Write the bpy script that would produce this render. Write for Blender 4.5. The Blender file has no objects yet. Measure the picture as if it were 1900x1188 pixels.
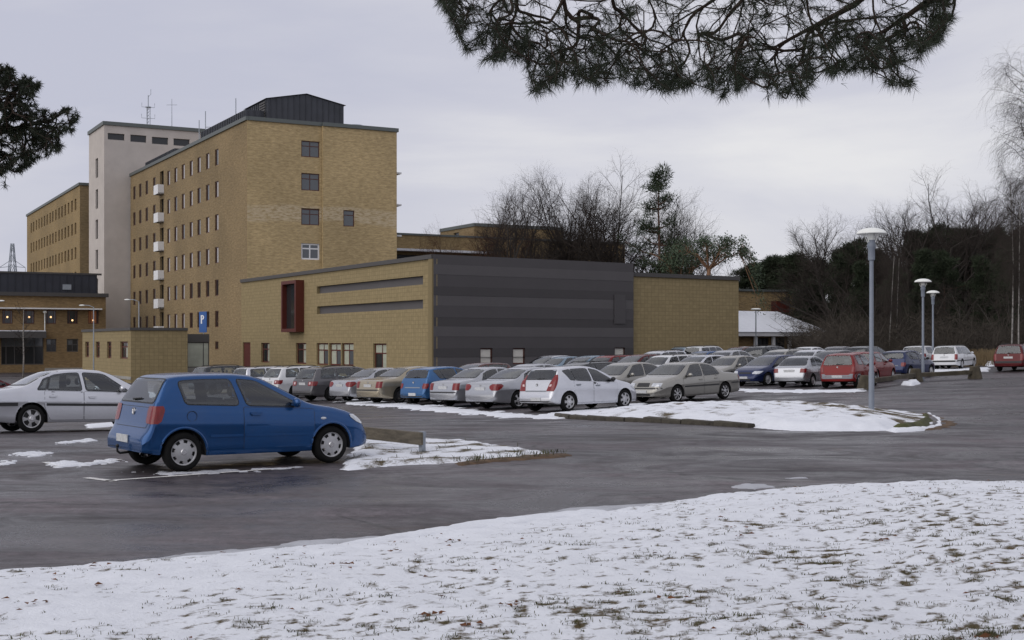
import bpy, bmesh, math, random
import numpy as np
from mathutils import Vector, Matrix, noise
from mathutils.bvhtree import BVHTree
from mathutils.geometry import delaunay_2d_cdt

R = math.radians
scene = bpy.context.scene
COL = scene.collection
rnd = random.Random(7)

# ------------------------------------------------------------------ camera
F_PX, CX, HOR, EYE = 2400.0, 950.0, 637.0, 1.87      # focal length (px of a 1900 px wide frame), centre, horizon row, eye height
cam = bpy.data.cameras.new('camera')
cam.sensor_width = 36.0
cam.lens = F_PX / 1900 * 36
cam.shift_y = 43 / 1900
cam.clip_end = 4000
cam_o = bpy.data.objects.new('camera', cam)
cam_o.location = (0, 0, EYE)
cam_o.rotation_euler = (R(90), 0, 0)
COL.objects.link(cam_o)
scene.camera = cam_o

# ------------------------------------------------------------------ sky, sun, exposure
SUN_EL, SUN_AZ = R(34), R(231)          # azimuth clockwise from +Y (behind the camera and to its left)
world = bpy.data.worlds.new('World')
scene.world = world
world.use_nodes = True
wn, wl = world.node_tree.nodes, world.node_tree.links
wn.clear()
w_out = wn.new('ShaderNodeOutputWorld')
w_sky = wn.new('ShaderNodeTexSky')
w_sky.sky_type = 'NISHITA'
w_sky.sun_disc = False
w_sky.sun_elevation = SUN_EL
w_sky.sun_rotation = SUN_AZ
w_bg_sky = wn.new('ShaderNodeBackground'); w_bg_sky.inputs['Strength'].default_value = 0.10
wl.new(w_sky.outputs[0], w_bg_sky.inputs['Color'])
w_tc = wn.new('ShaderNodeTexCoord')
w_map = wn.new('ShaderNodeMapping'); w_map.inputs['Scale'].default_value = (1.6, 1.6, 5.5)
w_map.inputs['Rotation'].default_value = (0, R(9), 0)
w_map.inputs['Location'].default_value = (1.5, 5.5, 3.3)
wl.new(w_tc.outputs['Generated'], w_map.inputs['Vector'])
w_noise = wn.new('ShaderNodeTexNoise')
w_noise.inputs['Scale'].default_value = 1.3
w_noise.inputs['Detail'].default_value = 8
w_noise.inputs['Roughness'].default_value = 0.53
w_noise.inputs['Distortion'].default_value = 0.3
wl.new(w_map.outputs[0], w_noise.inputs['Vector'])
w_ramp = wn.new('ShaderNodeValToRGB')
w_ramp.color_ramp.elements[0].position = 0.34
w_ramp.color_ramp.elements[0].color = (0.55, 0.56, 0.665, 1)
w_ramp.color_ramp.elements[1].position = 0.68
w_ramp.color_ramp.elements[1].color = (0.81, 0.80, 0.815, 1)
e = w_ramp.color_ramp.elements.new(0.5); e.color = (0.64, 0.64, 0.715, 1)
wl.new(w_noise.outputs['Fac'], w_ramp.inputs['Fac'])
w_bg_cloud = wn.new('ShaderNodeBackground'); w_bg_cloud.inputs['Strength'].default_value = 1.0
wl.new(w_ramp.outputs[0], w_bg_cloud.inputs['Color'])
w_mix = wn.new('ShaderNodeMixShader'); w_mix.inputs[0].default_value = 0.94
wl.new(w_bg_sky.outputs[0], w_mix.inputs[1]); wl.new(w_bg_cloud.outputs[0], w_mix.inputs[2])
wl.new(w_mix.outputs[0], w_out.inputs['Surface'])

sun = bpy.data.lights.new('sun', 'SUN')
sun.energy = 1.5
sun.angle = R(75)
sun.color = (1.0, 0.96, 0.91)
sun_o = bpy.data.objects.new('sun', sun)
sd = Vector((math.sin(SUN_AZ) * math.cos(SUN_EL), math.cos(SUN_AZ) * math.cos(SUN_EL), math.sin(SUN_EL)))
sun_o.rotation_euler = sd.to_track_quat('Z', 'Y').to_euler()
sun_o.location = sd * 80
COL.objects.link(sun_o)
vs = scene.view_settings
vs.view_transform = 'Standard'; vs.look = 'None'; vs.exposure = 0.0; vs.gamma = 1.0; vs.use_curve_mapping = False
scene.cycles.max_bounces = 6
scene.cycles.transparent_max_bounces = 20
scene.cycles.use_denoising = True

# ------------------------------------------------------------------ the lie of the land
def sstep(a, b, x):
    t = min(1.0, max(0.0, (x - a) / (b - a)))
    return t * t * (3 - 2 * t)

def ground_z(x, y):                       # the car park falls gently to the left and away
    return 0.027 * (min(34.0, max(-36.0, x)) - 17.0) * sstep(22, 48, y)

def at(px, py):                           # the place on the ground that shows at a given spot of the photograph
    d = Vector(((px - CX) / F_PX, 1.0, -(py - HOR) / F_PX))
    y = 20.0
    for _ in range(40):
        h = EYE - ground_z(d.x * y, y)
        y = 0.5 * y + 0.5 * h / max(1e-4, -d.z)
    return Vector((d.x * y, y, ground_z(d.x * y, y)))

def deep(px, y, py=None):                 # a point at depth y on the photograph's column px (row py)
    return Vector(((px - CX) / F_PX * y, y, EYE - ((py if py is not None else HOR) - HOR) / F_PX * y))

def sst(a, b, x):                         # smooth step on arrays
    t = np.clip((x - a) / (b - a), 0, 1)
    return t * t * (3 - 2 * t)
def gz_np(x, y): return 0.027 * (np.clip(x, -36.0, 34.0) - 17.0) * sst(22, 48, y)
def pn(x, y, s):                          # gradient noise on arrays
    xi, yi = np.floor(x), np.floor(y); xf, yf = x - xi, y - yi
    xi, yi = xi.astype(np.int64), yi.astype(np.int64)
    def g(i, j, dx, dy):
        h = (i * 374761393 + j * 668265263 + int(s * 1000) * 144665) & 0xffffffff
        h = ((h ^ (h >> 13)) * 1274126177) & 0xffffffff; h ^= h >> 16
        a = (h & 0xffff) * (2 * math.pi / 65536.0)
        return np.cos(a) * dx + np.sin(a) * dy
    u, v = xf * xf * xf * (xf * (xf * 6 - 15) + 10), yf * yf * yf * (yf * (yf * 6 - 15) + 10)
    a = g(xi, yi, xf, yf) * (1 - u) + g(xi + 1, yi, xf - 1, yf) * u
    b = g(xi, yi + 1, xf, yf - 1) * (1 - u) + g(xi + 1, yi + 1, xf - 1, yf - 1) * u
    return (a * (1 - v) + b * v) * 1.35
def fb(x, y, z=0.0, o=4):
    x, y = np.asarray(x, float), np.asarray(y, float)
    s, a, t = 0.0, 1.0, 0.0
    for k in range(o):
        s = s + a * pn(x, y, z + 1.9 * k); t += a
        x, y, a = x * 2.03 + 5.1, y * 2.03 - 3.7, a * 0.5
    return s / t

def fbm(x, y, z=0.0, o=4):
    s, a, t = 0.0, 1.0, 0.0
    for _ in range(o):
        s += a * noise.noise((x, y, z)); t += a
        x, y, z, a = x * 2.03 + 5.1, y * 2.03 - 3.7, z + 1.9, a * 0.5
    return s / t

# ------------------------------------------------------------------ mesh helpers
class MB:
    def __init__(s):
        s.v, s.f, s.m, s.uv, s.org = [], [], [], {}, Vector((0, 0, 0))
    def quad(s, a, b, c, d, m=0, uv=None):
        i = len(s.v); s.v += [tuple(a), tuple(b), tuple(c), tuple(d)]
        if uv: s.uv[len(s.f)] = uv
        s.f.append((i, i + 1, i + 2, i + 3)); s.m.append(m)
    def tri(s, a, b, c, m=0):
        i = len(s.v); s.v += [tuple(a), tuple(b), tuple(c)]
        s.f.append((i, i + 1, i + 2)); s.m.append(m)
    def poly(s, pts, m=0):
        i = len(s.v); s.v += [tuple(p) for p in pts]
        s.f.append(tuple(range(i, i + len(pts)))); s.m.append(m)
    def box(s, x0, x1, y0, y1, z0, z1, m=0):
        i = len(s.v)
        s.v += [(x0, y0, z0), (x1, y0, z0), (x1, y1, z0), (x0, y1, z0), (x0, y0, z1), (x1, y0, z1), (x1, y1, z1), (x0, y1, z1)]
        for q in ((0, 3, 2, 1), (4, 5, 6, 7), (0, 1, 5, 4), (1, 2, 6, 5), (2, 3, 7, 6), (3, 0, 4, 7)):
            s.f.append(tuple(i + k for k in q)); s.m.append(m)
    def prism(s, pts, z0, z1, m=0, mt=None):           # footprint extruded upwards
        n = len(pts); i = len(s.v)
        s.v += [(p[0], p[1], z0) for p in pts] + [(p[0], p[1], z1) for p in pts]
        for k in range(n):
            j = (k + 1) % n
            L = math.hypot(pts[j][0] - pts[k][0], pts[j][1] - pts[k][1])
            s.uv[len(s.f)] = [(0, z0), (L, z0), (L, z1), (0, z1)]
            s.f.append((i + k, i + j, i + n + j, i + n + k)); s.m.append(m)
        s.f.append(tuple(i + n + k for k in range(n))); s.m.append(m if mt is None else mt)
        s.f.append(tuple(i + k for k in reversed(range(n)))); s.m.append(m)
    def tube(s, path, rad, n=6, m=0, cap=True):
        path = [Vector(p) for p in path]
        if not hasattr(rad, '__len__'): rad = [rad] * len(path)
        i0 = len(s.v)
        for k, p in enumerate(path):
            t = (path[min(k + 1, len(path) - 1)] - path[max(k - 1, 0)])
            t = t.normalized() if t.length > 1e-9 else Vector((0, 0, 1))
            a = Vector((0, 0, 1)) if abs(t.z) < 0.9 else Vector((1, 0, 0))
            u = t.cross(a).normalized(); w = t.cross(u)
            for j in range(n):
                th = 2 * math.pi * j / n
                s.v.append(tuple(p + (u * math.cos(th) + w * math.sin(th)) * rad[k]))
        for k in range(len(path) - 1):
            for j in range(n):
                a, b = i0 + k * n + j, i0 + k * n + (j + 1) % n
                s.f.append((a, b, b + n, a + n)); s.m.append(m)
        if cap and n > 3:
            s.f.append(tuple(i0 + j for j in reversed(range(n)))); s.m.append(m)
            s.f.append(tuple(i0 + (len(path) - 1) * n + j for j in range(n))); s.m.append(m)
    def lathe(s, prof, n=24, axis='z', m=0, c=(0, 0, 0)):
        i0 = len(s.v)
        for r, h in prof:
            for j in range(n):
                th = 2 * math.pi * j / n
                a, b = r * math.cos(th), r * math.sin(th)
                p = {'z': (a, b, h), 'y': (a, h, b), 'x': (h, a, b)}[axis]
                s.v.append((p[0] + c[0], p[1] + c[1], p[2] + c[2]))
        for k in range(len(prof) - 1):
            for j in range(n):
                a, b = i0 + k * n + j, i0 + k * n + (j + 1) % n
                s.f.append((a, b, b + n, a + n)); s.m.append(m)
    def ellipsoid(s, c, r, n=12, k=8, m=0):
        prof = [(max(1e-4, math.sin(math.pi * t / k)), -math.cos(math.pi * t / k)) for t in range(k + 1)]
        i0 = len(s.v); s.lathe(prof, n, 'z', m)
        for i in range(i0, len(s.v)):
            v = s.v[i]; s.v[i] = (c[0] + v[0] * r[0], c[1] + v[1] * r[1], c[2] + v[2] * r[2])
    def xform(s, M, i0=0):
        for i in range(i0, len(s.v)): s.v[i] = tuple(M @ Vector(s.v[i]))
    def mesh(s, name, mats, smooth=False, angle=40):
        me = bpy.data.meshes.new(name)
        me.from_pydata(s.v, [], s.f)
        for mt in (mats if isinstance(mats, (list, tuple)) else [mats]): me.materials.append(mt)
        if any(s.m): me.polygons.foreach_set('material_index', s.m)
        if s.uv:
            ul = me.uv_layers.new(name='UVMap')
            for fi, uv in s.uv.items():
                for k, li in enumerate(me.polygons[fi].loop_indices): ul.data[li].uv = uv[k]
        if smooth:
            me.polygons.foreach_set('use_smooth', [True] * len(me.polygons))
            me.update()
            if angle: me.set_sharp_from_angle(angle=R(angle))
        me.update()
        return me
    def obj(s, name, mats, parent=None, loc=(0, 0, 0), smooth=False, angle=40):
        return link(name, s.mesh(name, mats, smooth, angle), parent, loc)

def link(name, data, parent=None, loc=(0, 0, 0), rot=(0, 0, 0)):
    o = bpy.data.objects.new(name, data)
    o.location = loc; o.rotation_euler = rot
    if parent is not None: o.parent = parent
    COL.objects.link(o)
    return o

def tag(o, label=None, cat=None, group=None, kind=None):
    if label: o['label'] = label
    if cat: o['category'] = cat
    if group: o['group'] = group
    if kind: o['kind'] = kind
    return o

def thing(name, label, cat, loc=(0, 0, 0), rotz=0.0, group=None):
    o = link(name, None, None, loc, (0, 0, rotz))
    o.empty_display_size = 0.3
    return tag(o, label, cat, group)

def copy_tree(o, parent=None):
    c = o.copy(); COL.objects.link(c)
    if parent is not None: c.parent = parent
    for ch in o.children: copy_tree(ch, c)
    return c

# ------------------------------------------------------------------ materials
def new_mat(name):
    m = bpy.data.materials.new(name); m.use_nodes = True
    nt = m.node_tree
    return m, nt, nt.nodes['Principled BSDF'], nt.nodes, nt.links

def mat(name, col, rough=0.6, metal=0.0, spec=0.5, coat=0.0, var=0.0, vscale=6.0, bump=0.0, bscale=40.0, emit=None, rvar=0.0, coords='Object', stretch=None):
    m, nt, b, N, L = new_mat(name)
    b.inputs['Base Color'].default_value = (*col, 1)
    b.inputs['Roughness'].default_value = rough
    b.inputs['Metallic'].default_value = metal
    b.inputs['Specular IOR Level'].default_value = spec
    b.inputs['Coat Weight'].default_value = coat
    b.inputs['Coat Roughness'].default_value = 0.08
    if emit:
        b.inputs['Emission Color'].default_value = (*emit[0], 1); b.inputs['Emission Strength'].default_value = emit[1]
    if var or bump or rvar:
        tc = N.new('ShaderNodeTexCoord'); src = tc.outputs[coords]
        if stretch:
            mp = N.new('ShaderNodeMapping'); mp.inputs['Scale'].default_value = stretch
            L.new(src, mp.inputs['Vector']); src = mp.outputs[0]
    if var or rvar:
        nz = N.new('ShaderNodeTexNoise'); nz.inputs['Scale'].default_value = vscale; nz.inputs['Detail'].default_value = 5
        nz.inputs['Roughness'].default_value = 0.6
        L.new(src, nz.inputs['Vector'])
        if var:
            rp = N.new('ShaderNodeValToRGB')
            rp.color_ramp.elements[0].position = 0.28; rp.color_ramp.elements[1].position = 0.72
            rp.color_ramp.elements[0].color = (*[max(0, c * (1 - var)) for c in col], 1)
            rp.color_ramp.elements[1].color = (*[min(1, c * (1 + var)) for c in col], 1)
            L.new(nz.outputs['Fac'], rp.inputs['Fac']); L.new(rp.outputs[0], b.inputs['Base Color'])
        if rvar:
            mr = N.new('ShaderNodeMapRange'); mr.inputs['From Min'].default_value = 0.3; mr.inputs['From Max'].default_value = 0.7
            mr.inputs['To Min'].default_value = max(0.02, rough - rvar); mr.inputs['To Max'].default_value = min(1, rough + rvar)
            L.new(nz.outputs['Fac'], mr.inputs['Value']); L.new(mr.outputs[0], b.inputs['Roughness'])
    if bump:
        n2 = N.new('ShaderNodeTexNoise'); n2.inputs['Scale'].default_value = bscale; n2.inputs['Detail'].default_value = 6
        L.new(src, n2.inputs['Vector'])
        bp = N.new('ShaderNodeBump'); bp.inputs['Strength'].default_value = bump; bp.inputs['Distance'].default_value = 0.02
        L.new(n2.outputs['Fac'], bp.inputs['Height']); L.new(bp.outputs[0], b.inputs['Normal'])
    return m

def mixnode(N, L, fac, a, b):
    mx = N.new('ShaderNodeMix'); mx.data_type = 'RGBA'
    for k, s in ((0, fac), (6, a), (7, b)):
        if hasattr(s, 'links'): L.new(s, mx.inputs[k])
        else: mx.inputs[k].default_value = s if k == 0 else (*s, 1)
    return mx.outputs[2]

def brick_mat(name, c1, c2, mortar, pale=None, course=0.075, streak=0.35):
    """yellow brickwork on metre UVs: fine courses, patchy courses of darker and paler bricks, optional pale repaired band"""
    m, nt, b, N, L = new_mat(name)
    uv = N.new('ShaderNodeUVMap')
    br = N.new('ShaderNodeTexBrick')
    br.inputs['Scale'].default_value = 1.0
    br.inputs['Brick Width'].default_value = 0.26; br.inputs['Row Height'].default_value = course
    br.inputs['Mortar Size'].default_value = 0.011; br.inputs['Bias'].default_value = 0.0
    br.inputs['Color1'].default_value = (*c1, 1); br.inputs['Color2'].default_value = (*c2, 1); br.inputs['Mortar'].default_value = (*mortar, 1)
    L.new(uv.outputs[0], br.inputs['Vector'])
    mp = N.new('ShaderNodeMapping'); mp.inputs['Scale'].default_value = (1.0, 3.6, 1)
    L.new(uv.outputs[0], mp.inputs['Vector'])
    nz = N.new('ShaderNodeTexNoise'); nz.inputs['Scale'].default_value = 1.7; nz.inputs['Detail'].default_value = 8; nz.inputs['Roughness'].default_value = 0.72
    L.new(mp.outputs[0], nz.inputs['Vector'])
    rp = N.new('ShaderNodeValToRGB'); rp.color_ramp.elements[0].position = 0.3; rp.color_ramp.elements[1].position = 0.7
    lo, hi = 1 - streak, 1 + streak * 0.75
    rp.color_ramp.elements[0].color = (lo, lo * 0.97, lo * 0.92, 1); rp.color_ramp.elements[1].color = (hi, hi, hi * 1.03, 1)
    L.new(nz.outputs['Fac'], rp.inputs['Fac'])
    mul = N.new('ShaderNodeMix'); mul.data_type = 'RGBA'; mul.blend_type = 'MULTIPLY'; mul.inputs[0].default_value = 1
    L.new(br.outputs['Color'], mul.inputs[6]); L.new(rp.outputs[0], mul.inputs[7])
    col = mul.outputs[2]
    n3 = N.new('ShaderNodeTexNoise'); n3.inputs['Scale'].default_value = 0.12; n3.inputs['Detail'].default_value = 3
    L.new(uv.outputs[0], n3.inputs['Vector'])
    r3 = N.new('ShaderNodeValToRGB'); r3.color_ramp.elements[0].color = (0.86, 0.85, 0.82, 1); r3.color_ramp.elements[1].color = (1.12, 1.1, 1.06, 1)
    r3.color_ramp.elements[0].position = 0.35; r3.color_ramp.elements[1].position = 0.65
    L.new(n3.outputs['Fac'], r3.inputs['Fac'])
    mu2 = N.new('ShaderNodeMix'); mu2.data_type = 'RGBA'; mu2.blend_type = 'MULTIPLY'; mu2.inputs[0].default_value = 1
    L.new(col, mu2.inputs[6]); L.new(r3.outputs[0], mu2.inputs[7]); col = mu2.outputs[2]
    if pale:
        sx = N.new('ShaderNodeSeparateXYZ'); L.new(uv.outputs[0], sx.inputs[0])
        ad = N.new('ShaderNodeMath'); ad.operation = 'MULTIPLY_ADD'; ad.inputs[1].default_value = 1.7; ad.inputs[2].default_value = -0.85
        L.new(n3.outputs['Fac'], ad.inputs[0])
        wob = N.new('ShaderNodeMath'); wob.operation = 'ADD'; L.new(sx.outputs['Y'], wob.inputs[0]); L.new(ad.outputs[0], wob.inputs[1])
        d = N.new('ShaderNodeMath'); d.operation = 'SUBTRACT'; L.new(wob.outputs[0], d.inputs[0]); d.inputs[1].default_value = pale[0]
        ab = N.new('ShaderNodeMath'); ab.operation = 'ABSOLUTE'; L.new(d.outputs[0], ab.inputs[0])
        mr = N.new('ShaderNodeMapRange'); mr.inputs['From Min'].default_value = pale[1] * 0.7; mr.inputs['From Max'].default_value = pale[1]
        mr.inputs['To Min'].default_value = 0.7; mr.inputs['To Max'].default_value = 0.0
        L.new(ab.outputs[0], mr.inputs['Value'])
        ml = N.new('ShaderNodeMath'); ml.operation = 'MULTIPLY'; L.new(mr.outputs[0], ml.inputs[0])
        mr2 = N.new('ShaderNodeMapRange'); mr2.inputs['From Min'].default_value = 0.42; mr2.inputs['From Max'].default_value = 0.55
        L.new(nz.outputs['Fac'], mr2.inputs['Value']); L.new(mr2.outputs[0], ml.inputs[1])
        col = mixnode(N, L, ml.outputs[0], col, pale[2])
    L.new(col, b.inputs['Base Color'])
    b.inputs['Roughness'].default_value = 0.85; b.inputs['Specular IOR Level'].default_value = 0.3
    bp = N.new('ShaderNodeBump'); bp.inputs['Strength'].default_value = 0.3; bp.inputs['Distance'].default_value = 0.01
    L.new(br.outputs['Fac'], bp.inputs['Height']); bp.invert = True; L.new(bp.outputs[0], b.inputs['Normal'])
    return m

def tile_mat(name, c1, c2, size=0.4):
    """pale brown facing blocks laid in a regular upright grid, on metre UVs"""
    m, nt, b, N, L = new_mat(name)
    uv = N.new('ShaderNodeUVMap')
    br = N.new('ShaderNodeTexBrick'); br.offset = 0.0; br.inputs['Scale'].default_value = 1.0
    br.inputs['Brick Width'].default_value = size; br.inputs['Row Height'].default_value = size * 0.8
    br.inputs['Mortar Size'].default_value = 0.028; br.inputs['Mortar Smooth'].default_value = 0.6
    br.inputs['Color1'].default_value = (*c1, 1); br.inputs['Color2'].default_value = (*[0.5 * (a + q) for a, q in zip(c1, c2)], 1); br.inputs['Mortar'].default_value = (*c2, 1)
    L.new(uv.outputs[0], br.inputs['Vector'])
    b2 = N.new('ShaderNodeTexBrick'); b2.inputs['Scale'].default_value = 1.0
    b2.inputs['Brick Width'].default_value = 0.2; b2.inputs['Row Height'].default_value = 0.08; b2.inputs['Mortar Size'].default_value = 0.008
    b2.inputs['Color1'].default_value = (1.03, 1.03, 1.03, 1); b2.inputs['Color2'].default_value = (0.97, 0.97, 0.97, 1); b2.inputs['Mortar'].default_value = (0.93, 0.93, 0.93, 1)
    L.new(uv.outputs[0], b2.inputs['Vector'])
    nz = N.new('ShaderNodeTexNoise'); nz.inputs['Scale'].default_value = 3.0; nz.inputs['Detail'].default_value = 6
    L.new(uv.outputs[0], nz.inputs['Vector'])
    rp = N.new('ShaderNodeValToRGB'); rp.color_ramp.elements[0].position = 0.3; rp.color_ramp.elements[1].position = 0.7
    rp.color_ramp.elements[0].color = (0.92, 0.92, 0.91, 1); rp.color_ramp.elements[1].color = (1.07, 1.07, 1.07, 1)
    L.new(nz.outputs['Fac'], rp.inputs['Fac'])
    c = br.outputs['Color']
    for s in (b2.outputs['Color'], rp.outputs[0]):
        mu = N.new('ShaderNodeMix'); mu.data_type = 'RGBA'; mu.blend_type = 'MULTIPLY'; mu.inputs[0].default_value = 1
        L.new(c, mu.inputs[6]); L.new(s, mu.inputs[7]); c = mu.outputs[2]
    L.new(c, b.inputs['Base Color'])
    b.inputs['Roughness'].default_value = 0.85; b.inputs['Specular IOR Level'].default_value = 0.3
    return m

M = {}
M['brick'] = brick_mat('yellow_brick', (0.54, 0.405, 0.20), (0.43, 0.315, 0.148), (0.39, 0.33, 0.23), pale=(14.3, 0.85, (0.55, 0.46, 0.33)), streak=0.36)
M['brick_shaded'] = brick_mat('yellow_brick_shaded', (0.285, 0.207, 0.102), (0.23, 0.165, 0.08), (0.21, 0.175, 0.125))  # darker copy of yellow_brick: the left face's shade put into the colour
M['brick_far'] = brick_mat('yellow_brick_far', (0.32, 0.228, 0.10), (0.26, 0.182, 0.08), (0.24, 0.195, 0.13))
M['brick_low'] = brick_mat('brown_brick', (0.27, 0.18, 0.078), (0.21, 0.138, 0.06), (0.18, 0.14, 0.095))
M['tile'] = tile_mat('facing_blocks', (0.30, 0.236, 0.126), (0.222, 0.174, 0.092), 0.36)
M['stucco'] = mat('grey_stucco', (0.50, 0.458, 0.425), 0.9, var=0.09, vscale=0.5, bump=0.3, bscale=12, spec=0.2)
M['coping'] = mat('coping_metal', (0.12, 0.135, 0.13), 0.5, metal=0.4)
M['dark_coping'] = mat('dark_coping_metal', (0.062, 0.058, 0.056), 0.55)
M['zinc'] = mat('dark_seamed_metal', (0.052, 0.056, 0.067), 0.5, metal=0.35, var=0.18, vscale=0.7)
M['slate_roof'] = mat('dark_sheet_roof', (0.03, 0.033, 0.045), 0.5, metal=0.2, var=0.2, vscale=0.8)
M['panel_a'] = mat('cladding_light', (0.084, 0.078, 0.081), 0.6, var=0.05, vscale=0.7)
M['panel_b'] = mat('cladding_mid', (0.064, 0.059, 0.062), 0.6, var=0.05, vscale=0.7)
M['panel_c'] = mat('cladding_dark', (0.050, 0.046, 0.048), 0.6, var=0.05, vscale=0.7)
M['red_frame'] = mat('oxide_red_paint', (0.085, 0.012, 0.006), 0.5, var=0.1, vscale=3)
M['red_brown'] = mat('brown_window_paint', (0.075, 0.022, 0.014), 0.5)
M['white_paint'] = mat('white_paint', (0.72, 0.72, 0.73), 0.5, var=0.06, vscale=4)
M['win_glass'] = mat('window_glass', (0.075, 0.085, 0.095), 0.06, spec=0.8)
M['win_dark'] = mat('window_glass_dark', (0.022, 0.024, 0.026), 0.08, spec=0.55)
M['reflect_glass'] = mat('window_glass_painted_reflection', (0.38, 0.36, 0.36), 0.25, spec=0.6)  # pale sky reflection put into the pane's colour
M['pale_glass'] = mat('window_glass_pale_blind', (0.40, 0.42, 0.34), 0.2, spec=0.6, var=0.15, vscale=1.5)
M['blind_glass'] = mat('window_white_blind', (0.60, 0.58, 0.53), 0.3, spec=0.5, var=0.06, vscale=1.5)
M['black'] = mat('black_rubber', (0.012, 0.012, 0.013), 0.55)
M['dark_void'] = mat('dark_recess', (0.012, 0.012, 0.013), 0.9, spec=0.1)
M['steel'] = mat('galvanised_steel', (0.30, 0.33, 0.37), 0.5, metal=0.4, var=0.14, vscale=5)
M['blue_steel'] = mat('grey_blue_painted_steel', (0.185, 0.21, 0.255), 0.5, var=0.12, vscale=3)
M['lamp_white'] = mat('white_enamel', (0.74, 0.75, 0.72), 0.4, var=0.08, vscale=3)
M['concrete'] = mat('concrete', (0.30, 0.29, 0.27), 0.9, var=0.2, vscale=2.0)
M['warm_lamp'] = mat('warm_bulb', (0.9, 0.6, 0.3), 0.4, emit=((1.0, 0.62, 0.30), 1.6))
M['orange_light'] = mat('lit_paper_star', (0.16, 0.06, 0.025), 0.6, emit=((1.0, 0.34, 0.09), 0.05))
M['wood_grey'] = mat('weathered_wood', (0.115, 0.098, 0.072), 0.85, var=0.45, vscale=3.5, bump=0.6, bscale=20, coords='Object', stretch=(1.5, 6, 6))
M['mossy'] = mat('mossy_timber', (0.06, 0.05, 0.034), 0.95, var=0.45, vscale=3.0, bump=0.5, bscale=14)
M['stone'] = mat('kerb_stone', (0.05, 0.044, 0.034), 0.95, var=0.5, vscale=5, bump=0.6, bscale=16)
M['roof_felt'] = mat('roof_felt', (0.10, 0.10, 0.10), 0.9)
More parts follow.
